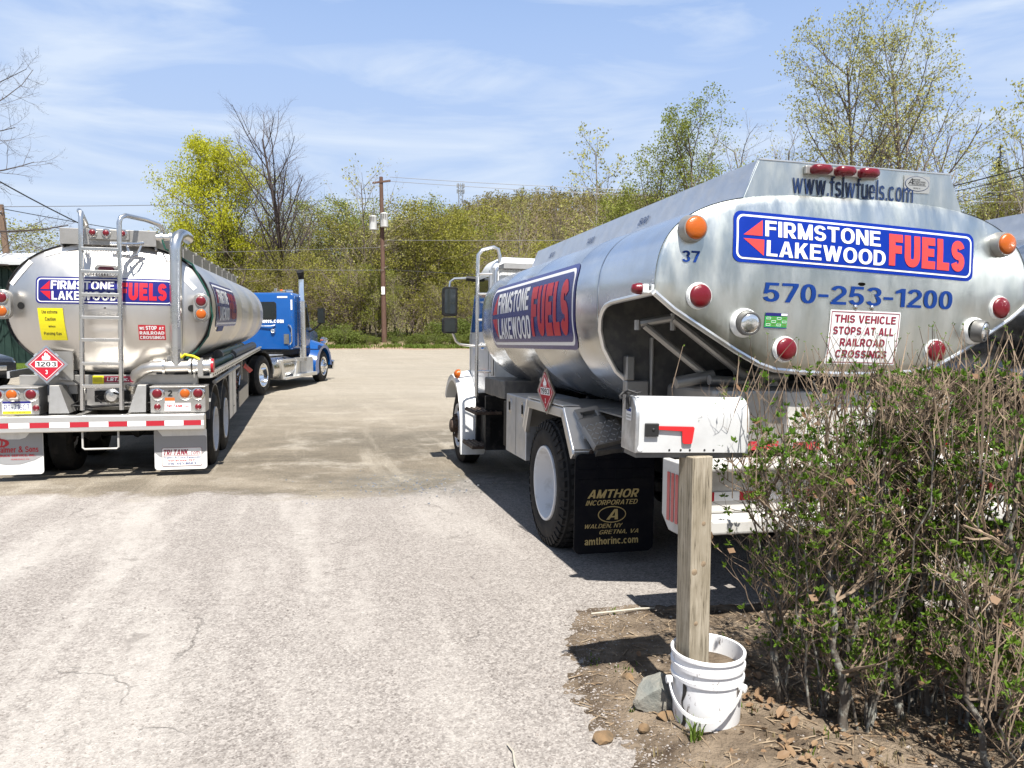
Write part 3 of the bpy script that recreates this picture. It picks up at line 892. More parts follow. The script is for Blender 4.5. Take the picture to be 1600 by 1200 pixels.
    for x, z in ((-1.045, 2.195), (.99, 2.20)):
        round_lamp(root, 'amber_beacon', (x, hv(x, z) + .004, z), nr, .062, 'amber_lens', 'frame_grey', .06, bezel=.010)
    for x, z in ((-.995, 1.837), (1.0, 1.822), (-.462, 1.556), (.546, 1.556)):
        round_lamp(root, 'tail_lamp', (x, hv(x, z) + .004, z), nr, .064, 'red_lens', 'white', .022, bezel=.007)
    for x, z, sx in ((-.722, 1.697, -.12), (.822, 1.68, .45)):
        nn = Vector((sx, -1, -.12)).normalized()
        q = mb('white').lathe([(0, .082), (.03, .078), (.04, .07)], (x, hv(x, z) + .006, z), nr, 28)
        o_ = Vector((x, hv(x, z) - .03, z))
        q.use('darkgrey').lathe([(-.01, .068), (.04, .066), (.048, .060), (.048, .054), (.042, .052)], o_, nn, 28)
        q = q.build('work_lamp', None, root, 40)
        mb('lamp_glass').lathe([(.04, .056), (.05, .05), (.056, .03), (.058, 0)], o_, nn, 28).build('lens', None, q, 60)
    q = mb('white').box(-1.285, -1.25, .05, .13, 1.85, 1.90).build('side_marker_lamp', None, root, 0, .006)
    mb('red_lens').lathe([(0, .032), (.025, .030), (.05, .022), (.056, 0)], (-1.282, .09, 1.876), (-1, 0, 0), 20).build('lens', None, q, 60)
    q = mb('white').box(1.25, 1.285, .05, .13, 1.85, 1.90).build('side_marker_lamp', None, root, 0, .006)
    mb('red_lens').lathe([(0, .032), (.025, .030), (.05, .022), (.056, 0)], (1.282, .09, 1.876), (1, 0, 0), 20).build('lens', None, q, 60)
    # ---- catwalk trough along the top
    b = mb('plate')
    b.hexa([(-.735, .012, 2.36), (-.70, .012, 2.36), (-.70, 4.37, 2.36), (-.735, 4.37, 2.36), (-.640, .012, 2.597), (-.632, .012, 2.597), (-.632, 4.37, 2.597), (-.640, 4.37, 2.597)])
    side = b.build('catwalk_side', None, root, 0)
    for k, (w, v, m_) in enumerate((('800', 1.50, 'v_dark'), ('1400', 2.62, 'v_dark'), ('800', 3.75, 'v_dark'))):
        t = MB()
        fn = lambda x, y, l=0., v=v: (-.735 + (y + .06) * .40 - .004 - l, v - x, 2.36 + y + .06)
        write(t, fn, w, 0, .03, .17, .055, m_, 0, .25, lift=.004)
        t.build('lettering', None, side, 0)
    mb('plate').hexa([(.70, .012, 2.36), (.735, .012, 2.36), (.735, 4.9, 2.36), (.70, 4.9, 2.36), (.632, .012, 2.597), (.640, .012, 2.597), (.640, 4.9, 2.597), (.632, 4.9, 2.597)]).build('catwalk_side', None, root, 0)
    b = mb('satin')
    b.hexa([(-.742, .0, 2.35), (.742, .0, 2.35), (.742, .018, 2.35), (-.742, .018, 2.35), (-.635, .0, 2.600), (.635, .0, 2.600), (.635, .018, 2.600), (-.635, .018, 2.600)])
    pl = b.build('catwalk_rear_plate', None, root, 0, .004)
    pl2 = mb('alumtrim').box(-.635, .635, -.004, .03, 2.5985, 2.606).build('top_trim', None, pl, 0)
    t = MB(); write(t, flat((-.425, -.003, 2.428), (1, 0, -.012), (0, 0, 1)), 'www.fslwfuels.com', 0, 0, .80, .115, 'v_dark', -.004, lift=.003); t.build('lettering', None, pl, 0)
    fn = flat((.31, -.003, 2.478), (1, 0, 0), (0, 0, 1))
    b = MB(); patch(b, fn, [(0, 0), (.178, 0), (.178, .098), (0, .098)], 'v_grey', .002)
    patch(b, fn, ring_pts(.089, .052, .084, .043), 'v_dark', .003); patch(b, fn, ring_pts(.089, .052, .080, .040), 'v_grey', .004)
    write(b, fn, 'A', .024, .048, .034, .034, 'v_black', .0, .3, .005)
    for k, w in enumerate(('AMTHOR', 'INTERNATIONAL', 'INCORPORATED')):
        write(b, fn, w, .058, .071 - k * .012, (.05, .09, .085)[k], .009, 'v_black', 0, .0, .005)
    patch(b, fn, [(.03, .042), (.15, .042), (.15, .044), (.03, .044)], 'v_black', .005)
    write(b, fn, 'GRETNA, VA', .062, .022, .05, .008, 'v_black', 0, 0, .005)
    b.build('maker_plate', None, pl, 0)
    for x in (-.272, -.118, .037):
        q = mb('frame_grey').box(x - .085, x + .085, -.024, .0, 2.535, 2.583).build('marker_lamp', None, pl, 0, .006)
        prof = [[(x + cx * s * 1.0, -.02 - d, 2.560 + cz_ * s) for cx, cz_ in rrect(-.06, -.026, .06, .026, .024)] for s, d in ((1, 0), (1, .03), (.9, .05), (.6, .06), (.05, .063))]
        mb('red_lens').loft(prof, False).build('lens', None, q, 60)
    # ---- side sign wrapped on the barrel
    fn = lambda x, y, l=0.: (-(tprof(1.562 + y) + l * 1.3 + .002), 3.93 - x + .02 * (y / .55) * 0, 1.562 + y)
    SIDE_SIGNS.append(fuel_sign(root, fn, 2.60, .555, 'v_navy', 'v_crimson', cut=.05, fw=.585).name)
    fn2 = lambda x, y, l=0.: (tprof(1.562 + y) + l * 1.3 + .002, 1.33 + x, 1.562 + y)
    fuel_sign(root, fn2, 2.60, .555, 'v_navy', 'v_crimson', cut=.08, fw=.585)
    # ---- struts and pipes under the overhang
    b = mb('frame_grey')
    b.tube([(-1.10, .50, 1.70), (-.93, .42, 1.735)], .026, 10).tube([(-.93, .40, 1.73), (-.50, .30, 1.39)], .028, 10).tube([(-1.08, .48, 1.69), (-.70, .42, 1.39)], .024, 10)
    b.tube([(-1.12, .5, 1.72), (-1.12, .5, 1.66)], .02, 8).tube([(-.93, .41, 1.76), (-.93, .41, 1.66)], .018, 8)
    b.build('strut', None, root)
    mb('frame_grey').tube([(-.90, .42, 1.345), (-.66, .40, 1.39)], .036, 12).tube([(-.72, .34, 1.365), (-.42, .34, 1.35)], .03, 12).tube([(-.55, .34, 1.42), (-.2, .34, 1.37)], .024, 10).build('pipe', None, root)
    mb('black').tube([(-.75, .60, 1.36), (-.5, .50, 1.40), (-.1, .46, 1.39), (.3, .5, 1.40), (.6, .6, 1.37)], .032, 10).build('rubber_hose', None, root)
    vb = mb('frame_grey').tube([(-.30, .34, 1.33), (-.30, .34, 1.45)], .05, 12).tube([(-.38, .34, 1.39), (-.22, .34, 1.39)], .06, 12).build('valve', None, root)
    mb('v_crimson').tube([(-.30 + .07 * math.cos(k * PI / 8), .34 + .07 * math.sin(k * PI / 8), 1.47) for k in range(17)], .009, 6).build('valve_wheel', None, vb)
    mb('frame_grey').tube([(-.86, .86, .98), (-.86, .86, 1.62)], .016, 8).build('pipe', None, root)
    mb('frame_grey').hexa([(-1.06, .80, 1.13), (-.90, .80, 1.13), (-.90, .865, 1.13), (-1.06, .865, 1.13), (-1.06, .80, 1.34), (-.90, .80, 1.34), (-.90, .865, 1.34), (-1.06, .865, 1.34)]).box(-1.06, -1.0, .80, .865, 1.34, 1.50).build('hose_cradle', None, root, 0, .01)
    q = mb('frame_grey').box(-.78, .9, .16, .80, .96, 1.325).build('hose_cabinet', None, root, 0, .03, 3)
    mb('bumper').box(-.34, .86, .10, .158, .88, 1.31).build('tail_board', None, q, 0, .008)
    b = MB()
    for x0, x1 in ((-.66, -.36),): patch(b, flat((x0, .158, .965), (1, 0, 0), (0, 0, 1)), [(0, 0), (x1 - x0, 0), (x1 - x0, .05), (0, .05)], 'tape_red', .004)
    for x0, x1 in ((-.30, -.12), (.02, .12), (.22, .46), (.60, .80)): patch(b, flat((x0, .10, .965), (1, 0, 0), (0, 0, 1)), [(0, 0), (x1 - x0, 0), (x1 - x0, .05), (0, .05)], 'tape_red', .004)
    b.build('reflective_tape', None, q, 0)
    # ---- rear step bumper
    b = mb('bumper')
    b.box(-1.06, 1.06, -.16, .12, .895, .93).box(-1.06, 1.06, -.04, -.005, .64, .905).box(-1.06, 1.06, -.19, -.03, .56, .645)
    bp_ = b.build('step_bumper', None, root, 0, .018, 3)
    for s in (-1, 1):
        pl_ = mb('bumper').prism([(-.19, .62), (-.19, .90), (-.15, .935), (.14, .935), (.14, .62), (.05, .545), (-.12, .545)], (s * 1.06, 0, 0), (0, 1, 0), (0, 0, 1), (s * .045, 0, 0)).build('end_plate', None, bp_, 0, .006)
        e = flat((s * 1.083 - .02, -.19, .6), (1, 0, 0), (0, 0, 1))
        for k in range(3):
            t = MB(); patch(t, e, [(-.002 + k * .015, 0), (.010 + k * .015, 0), (.010 + k * .015, .27), (-.002 + k * .015, .27)], 'tape_red', .004); t.build('reflective_tape', None, pl_, 0)
        e = flat((s * 1.105, -s * .0 - .02, .6), (0, s, 0), (0, 0, 1))
        for k in range(3):
            t = MB(); patch(t, e, [(-.09 + k * .05, 0), (-.055 + k * .05, 0), (-.055 + k * .05, .27), (-.09 + k * .05, .27)], 'tape_red', .004); t.build('reflective_tape', None, pl_, 0)
    t = MB()
    x = -1.05; k = 0
    while x < 1.03:
        w = .17 if k % 2 == 0 else .155
        patch(t, flat((x, -.04, .715), (1, 0, 0), (0, 0, 1)), [(0, 0), (min(w, 1.05 - x), 0), (min(w, 1.05 - x), .05), (0, .05)], 'tape_red' if k % 2 == 0 else 'tape_white', .004)
        x += w; k += 1
    t.build('reflective_tape', None, bp_, 0)
    fn = flat((-.09, -.04, .675), (1, 0, 0), (0, 0, 1))
    b = MB(); patch(b, fn, rrect(0, 0, .30, .15, .01), 'v_white', .008); patch(b, fn, [(0.005, .003), (.295, .003), (.295, .032), (.005, .032)], 'v_yellow', .0095); patch(b, fn, [(.005, .12), (.295, .12), (.295, .147), (.005, .147)], 'v_navy', .0095)
    b.build('licence_plate', None, bp_, 0)
    for x in (.36, .62):
        round_lamp(bp_, 'tail_lamp', (x, -.036, .74), nr, .045, 'red_lens', 'frame_grey', .018)
    # ---- chassis
    b = mb('black')
    for s in (-1, 1): b.box(s * .43 - .04, s * .43 + .04, .02, 7.2, .60, .86)
    b.box(-.5, .5, .03, .12, .55, .9).box(-.4, .4, 2.7, 3.4, .62, 1.1)
    b.tube([(-.9, 2.08, .45), (-.3, 2.08, .45), (-.2, 2.08, .45), (.2, 2.08, .45), (.3, 2.08, .45), (.9, 2.08, .45)], [.07, .07, .2, .2, .07, .07], 12)
    for s in (-1, 1):
        b.box(s * .5 - .05, s * .5 + .05, 1.4, 2.75, .48, .56).box(s * .47 - .05, s * .47 + .05, 6.0, 7.1, .42, .5)
        b.tube([(s * .3, 3.0, .55), (s * .3, 5.9, .55)], .06, 8)
    b.tube([(-.9, 6.55, .42), (.9, 6.55, .42)], .06, 8)
    for v in (1.0, 2.5, 3.9): b.box(-.7, .7, v, v + .08, .86, 1.12)
    b.box(-.62, .62, 4.6, 5.6, .35, .9).box(-1.0, -.45, 3.6, 4.4, .45, .95).box(.45, 1.0, 3.6, 4.4, .45, .95)
    b.build('chassis', None, root, 30, .01)
    # ---- fenders, tool box and chocks
    for s in (-1, 1):
        f = mb('frame_grey')
        X = lambda a: s * a
        def slab(p0, p1, th, u0, u1):
            (v0, z0), (v1, z1) = p0, p1
            f.hexa([(X(u0), v0, z0), (X(u1), v0, z0), (X(u1), v1, z1), (X(u0), v1, z1), (X(u0), v0, z0 + th), (X(u1), v0, z0 + th), (X(u1), v1, z1 + th), (X(u0), v1, z1 + th)])
        slab((1.58, 1.085), (2.56, 1.085), .012, .45, 1.20)
        slab((1.34, .80), (1.575, 1.085), .012, .45, 1.20)
        slab((2.565, 1.085), (2.70, .84), .012, .45, 1.20)
        slab((.75, 1.07), (1.57, 1.08), .012, .45, .98)
        fender = fix_normals(f.build('fender', None, root, 0))
        tr = MB(); tr.use('alumtrim')
        c = [(1.33, .79), (1.575, 1.095), (2.565, 1.095), (2.70, .83)]
        for (v0, z0), (v1, z1) in zip(c, c[1:]):
            d = Vector((0, v1 - v0, z1 - z0)).normalized(); nn = Vector((0, -d.z, d.y))
            if nn.z < 0: nn = -nn
            p0, p1 = Vector((0, v0, z0)), Vector((0, v1, z1))
            a = []
            for o_, (uu, nz) in ((0, (1.195, .012)), (0, (1.235, .0)), (1, (1.235, .0)), (1, (1.195, .012)), (0, (1.195, -.07)), (0, (1.235, -.07)), (1, (1.235, -.07)), (1, (1.195, -.07))):
                q = (p1 if o_ else p0) + nn * nz + Vector((X(uu), 0, 0)); a.append(q)
            tr.hexa([a[4], a[5], a[6], a[7], a[0], a[1], a[2], a[3]])
            # wide bright flange facing out and up
            w = .09
            tr.hexa([p0 + nn * .013 + Vector((X(1.10), 0, 0)), p0 + nn * .013 + Vector((X(1.236), 0, 0)), p1 + nn * .013 + Vector((X(1.236), 0, 0)), p1 + nn * .013 + Vector((X(1.10), 0, 0)),
                     p0 + nn * .024 + Vector((X(1.10), 0, 0)), p0 + nn * .024 + Vector((X(1.236), 0, 0)), p1 + nn * .024 + Vector((X(1.236), 0, 0)), p1 + nn * .024 + Vector((X(1.10), 0, 0))])
        fix_normals(tr.build('fender_trim', None, fender, 0, .006))
        b = mb('frame_grey').box(min(X(.55), X(1.225)), max(X(.55), X(1.225)), 1.318, 1.332, .775, .825).use('rust')
        for u in (1.1, .92, .74, .6): b.lathe([(0, .018), (.008, .017), (.011, 0)], (X(u), 1.318, .80), (0, -1, 0), 12)
        b.build('flap_bar', None, fender, 30)
        # mud flap with gold lettering
        fl = mb('flap').prism(rrect(-1.228 if s < 0 else .62, .075, -.62 if s < 0 else 1.228, .795, .05), (0, 1.29, 0), (1, 0, 0), (0, 0, 1), (0, .014, 0))
        fl.use('flap')
        for v0 in range(3): fl.box(min(X(.64), X(1.21)), max(X(.64), X(1.21)), 1.286, 1.2905, .75 - v0 * .07, .754 - v0 * .07)
        for u in (.78, .92, 1.06): fl.box(min(X(u), X(u + .004)), max(X(u), X(u + .004)), 1.286, 1.2905, .60, .78)
        fl = fix_normals(fl.build('mud_flap', None, root, 0, .004))
        fn = flat((-1.15 if s < 0 else .70, 1.2885, .14), (1, 0, 0), (0, 0, 1))
        t = MB()
        write(t, fn, 'AMTHOR', .015, .335, .395, .062, 'gold', .012, .28, .004)
        write(t, fn, 'INCORPORATED', .002, .285, .40, .036, 'gold', .004, .28, .004)
        patch(t, fn, ring_pts(.205, .215, .108, .06, 36), 'gold', .003); patch(t, fn, ring_pts(.205, .215, .101, .053, 36), 'flap', .004)
        write(t, fn, 'A', .16, .178, .09, .075, 'gold', .01, .25, .005)
        write(t, fn, 'WALDEN, NY', .0, .115, .29, .034, 'gold', .002, .28, .004)
        write(t, fn, 'GRETNA, VA', .11, .07, .30, .034, 'gold', .002, .28, .004)
        write(t, fn, 'amthorinc.com', .0, .0, .41, .052, 'gold', .006, 0, .004)
        t.build('lettering', None, fl, 0)
        # tool box
        u0, u1 = (-1.2, -.7) if s < 0 else (.7, 1.2)
        q = mb('plate').box(u0, u1, 2.74, 3.46, .53, 1.09).build('tool_box', None, root, 0, .008)
        xs = -1.2 if s < 0 else 1.2
        mb('darkgrey').box(xs - .002 if s < 0 else xs - .001, xs + .001 if s < 0 else xs + .002, 3.085, 3.09, .54, 1.075).build('door_seam', None, q, 0)
        for v in (2.83, 3.30):
            l_ = mb('steel').prism(rrect(-.035, -.07, .035, .07, .03), (xs, v, .98), (0, 1, 0), (0, 0, 1), (s * .008, 0, 0)).use('black')
            l_.box(min(xs + s * .008, xs + s * .014), max(xs + s * .008, xs + s * .014), v - .018, v + .018, .94, 1.02)
            fix_normals(l_.build('latch', None, q, 30))
        # wheels
        wheel(root, (s * 1.225, 2.08, .45), s, Ro=.525, rr=.287, style='dish', lugs=42)
        wheel(root, (s * .90, 2.08, .45), s, Ro=.525, rr=.287, style='dish', lugs=42)
        wheel(root, (s * 1.13, 6.55, .45), s, Ro=.52, rr=.287, style='steer')
    # wheel chocks clamped on the slanted rear of the left fender
    mt = Matrix.Translation((-1.03, 1.43, .93)) @ Matrix.Rotation(R(-46), 4, 'X') @ Matrix.Rotation(R(0), 4, 'Z')
    b = mb('frame_grey')
    b.box(-.15, .13, -.03, .03, -.17, .02, mt @ Matrix.Translation((.03, -.07, 0)) @ Matrix.Rotation(R(-14), 4, 'Y'))
    ck = b.use('darkgrey').box(-.10, .10, -.02, .05, -.18, .0, mt @ Matrix.Translation((.03, -.03, -.02)) @ Matrix.Rotation(R(-6), 4, 'Y'))
    m2 = mt @ Matrix.Translation((.03, -.07, 0)) @ Matrix.Rotation(R(-14), 4, 'Y')
    b.use('plate')
    for i in range(7):
        for j in range(5):
            a = R(38 if (i + j) % 2 else -38)
            b.box(-.014, .014, -.034, -.029, -.0035, .0035, m2 @ Matrix.Translation((-.125 + i * .038, 0, -.15 + j * .04)) @ Matrix.Rotation(a, 4, 'Y'))
    b.build('wheel_chock', None, root, 0, .004)
    m3 = mt @ Matrix.Translation((-.02, -.01, .07)) @ Matrix.Rotation(R(-12), 4, 'Y')
    b = mb('frame_grey')
    o_ = m3 @ Vector((0, 0, 0))
    ex, ez, ey = m3.to_3x3() @ Vector((1, 0, 0)), m3.to_3x3() @ Vector((0, 0, 1)), m3.to_3x3() @ Vector((0, 1, 0))
    b.prism(rrect(-.11, -.12, .11, .03, .02), o_ - ey * .05, ex, ez, ey * .08)
    b.prism([(-.10, .03), (-.06, .03), (-.06, .10), (-.10, .10)], o_ - ey * .05, ex, ez, ey * .06).prism([(.06, .03), (.10, .03), (.10, .10), (.06, .10)], o_ - ey * .05, ex, ez, ey * .06).prism(rrect(-.10, .085, .10, .125, .015), o_ - ey * .051, ex, ez, ey * .062)
    fix_normals(b.build('chock_handle', None, root, 0, .006))
    # hazard placard on the left fender
    fn = flat((-1.262, 1.93, 1.20), (.10, -1, 0), (-.04, .03, 1))
    placard('placard_holder', root, fn, .155, '1993')
    # ---- front: battery box, steps, cab, hood, mirrors, grab pipe
    mb('darkgrey').box(-1.12, -.55, 3.9, 4.85, 1.0, 1.19).build('battery_box', None, root, 0, .012)
    b = mb('rust')
    for z, v0, v1, u0 in ((.73, 5.05, 5.70, -1.19), (.30, 5.2, 5.85, -1.19)):
        b.box(u0, -.86, v0, v1, z, z + .035)
        for k in range(5): b.box(u0 + .01 + k * .06, u0 + .03 + k * .06, v0 + .01, v1 - .01, z + .035, z + .047)
    b.use('black').box(-1.05, -.8, 5.1, 5.16, .3, .95).box(-1.05, -.8, 5.66, 5.72, .3, .95).box(-1.0, -.6, 5.1, 5.7, .35, .7)
    b.build('side_step', None, root, 0, .004)
    cab = MB(); cab.use('white')
    def sect(v, w, zt, zb=.92, r=.16):
        return [(x, v, z) for x, z in rrect(-w, zb, w, zt, r, 6)]
    cab.loft([sect(4.92, .93, 2.50), sect(4.95, .98, 2.56), sect(5.1, 1.0, 2.60), sect(5.6, 1.0, 2.60), sect(5.95, .99, 2.52), sect(6.2, .99, 2.2, r=.1), sect(6.5, .98, 1.72, r=.06)], True)
    cb = fix_normals(cab.build('cab', None, root, 40))
    for s in (-1, 1):
        g = mb('glass').prism([(5.25, 1.72), (6.28, 1.72), (6.05, 2.30), (5.9, 2.38), (5.25, 2.38)], (s * .993, 0, 0), (0, 1, 0), (0, 0, 1), (s * .012, 0, 0))
        fix_normals(g.build('side_window', None, cb, 0))
        for v_, zt_ in ((5.2, 2.45), (6.3, 1.7)): mb('black').box(min(s * .998, s * 1.004), max(s * .998, s * 1.004), v_, v_ + .006, .95, zt_).build('door_seam', None, cb, 0)
        mb('chrome').box(min(s * 1.0, s * 1.04), max(s * 1.0, s * 1.04), 5.3, 5.46, 1.5, 1.535).build('door_handle', None, cb, 0, .008)
    mb('glass').hexa([(-.82, 6.065, 2.42), (.82, 6.065, 2.42), (.82, 6.07, 2.42), (-.82, 6.07, 2.42), (-.82, 6.45, 1.78), (.82, 6.45, 1.78), (.82, 6.47, 1.79), (-.82, 6.47, 1.79)]).build('windscreen', None, cb, 0)
    mb('glass').box(-.45, .45, 4.905, 4.915, 1.9, 2.3).build('rear_window', None, cb, 0)
    for x in (-.45, 0, .45):
        mb('amber_lens').lathe([(0, .05), (.03, .045), (.05, .02), (.052, 0)], (x, 5.75, 2.565), (0, 0, 1), 16).build('roof_lamp', None, cb, 60)
    hd = mb('white').loft([sect(6.45, .80, 1.72, .75, .12), sect(6.9, .76, 1.66, .72, .16), sect(7.4, .68, 1.50, .7, .2), sect(7.75, .6, 1.3, .68, .2), sect(7.82, .5, 1.15, .7, .15)], True)
    hood = fix_normals(hd.build('hood', None, root, 40))
    mb('chrome').box(-.42, .42, 7.80, 7.84, .75, 1.15).build('grille', None, hood, 0, .01)
    for s in (-1, 1):
        f = mb('white')
        arcs = []
        for k in range(15):
            a = R(34 + 134 * k / 14)
            r0 = .62
            v, z = 6.55 + r0 * math.cos(a), .45 + r0 * math.sin(a)
            vo, zo = 6.55 + (r0 + .06) * math.cos(a), .45 + (r0 + .10) * math.sin(a)
            arcs.append([(s * 1.21, v, z), (s * 1.215, vo, zo - .02), (s * 1.16, vo, zo), (s * .70, vo, zo + .10), (s * .70, v, z)])
        # rear leg of the fender runs down behind the wheel
        arcs.append([(s * 1.20, 5.99, .16), (s * 1.20, 5.90, .14), (s * 1.14, 5.87, .14), (s * .90, 5.87, .14), (s * .90, 5.99, .16)])
        f.loft(arcs, True)
        fd = fix_normals(f.build('front_fender', None, root, 50))
        round_lamp(fd, 'turn_lamp', (s * 1.19, 6.20, 1.17), (s, -.4, .2), .045, 'amber_lens', 'amber_lens', .03)
        # mirrors
        m_ = mb('black')
        for z0, z1 in ((1.925, 2.30), (1.70, 1.905)):
            m_.prism(rrect(min(s * 1.43, s * 1.24), z0, max(s * 1.43, s * 1.24), z1, .035), (0, 6.0, 0), (1, 0, 0), (0, 0, 1), (0, .10, 0))
        m_ = fix_normals(m_.build('mirror', None, root, 40, .006))
        g = MB()
        for z0, z1 in ((1.955, 2.275), (1.72, 1.885)):
            patch(g, flat((0, 5.997, 0), (1, 0, 0), (0, 0, 1)), rrect(min(s * 1.41, s * 1.27), z0, max(s * 1.41, s * 1.27), z1, .025), 'mirror', .002)
        g.build('mirror_glass', None, m_, 0)
        mb('steel').tube([(s * 1.34, 6.05, 2.28), (s * 1.33, 6.05, 2.37), (s * 1.28, 6.05, 2.41), (s * .98, 6.05, 2.43)], .016, 8).use('black').tube([(s * 1.12, 6.05, 2.42), (s * .92, 6.0, 2.40)], .035, 8).build('mirror_arm', None, m_)
        mb('steel').tube([(s * 1.30, 6.05, 1.72), (s * 1.25, 6.05, 1.60), (s * 1.2, 6.05, 1.56), (s * .98, 6.05, 1.54)], .016, 8).build('mirror_arm', None, m_)
    b = mb('steel')
    b.tube([(-1.19, 4.98, .95), (-1.19, 4.98, 2.50), (-1.185, 4.98, 2.60), (-1.14, 4.98, 2.66), (-1.0, 4.98, 2.70), (-.95, 4.98, 2.68), (-.93, 4.98, 2.60), (-.92, 4.98, 2.44)], .022, 10)
    b.tube([(-.97, 4.85, 2.45), (-1.0, 4.85, 2.40), (-1.0, 4.85, 2.1)], .02, 8)
    for z in (1.25, 1.55, 1.85, 2.15, 2.38): b.tube([(-1.19, 4.98, z), (-1.02, 4.9, z)], .014, 8)
    b.tube([(-1.02, 4.9, 1.2), (-1.02, 4.9, 2.45)], .018, 8)
    b.build('ladder', None, root)
    b = mb('frame_grey').box(-.95, -.35, 4.68, 4.70, 2.43, 2.49).box(-.95, -.35, 4.98, 5.0, 2.43, 2.49)
    for k in range(19): b.box(-.95 + k * .033, -.944 + k * .033, 4.70, 4.98, 2.43, 2.485)
    for k in range(6): b.box(-.95, -.35, 4.72 + k * .045, 4.726 + k * .045, 2.44, 2.48)
    b.build('grating', None, root, 0)
    index_children()
    return root

truck = make_tank_truck(frame((1.945, 4.415, 0), 14.2, -.9, 1.0), 'silver tank truck with a big phone number on its rear, behind the mailbox')
trk2 = copy_tree(truck, None, SIDE_SIGNS)
trk2.matrix_world = truck.matrix_world @ Matrix.Translation((2.88, -.75, .02))
trk2['label'] = 'silver tank truck cut by the right picture edge, beyond the numbered tank truck'

# ------------------------------------------------------------------ tanker semi-trailer on the left
def sring(v, a, b_, zc, n=2.3, s=1., k=72):
    pts = []
    for i in range(k):
        t = 2 * PI * i / k
        c, d = math.cos(t), math.sin(t)
        pts.append((a * s * abs(c) ** (2 / n) * (1 if c > 0 else -1), v, zc + b_ * s * abs(d) ** (2 / n) * (1 if d > 0 else -1)))
    return pts

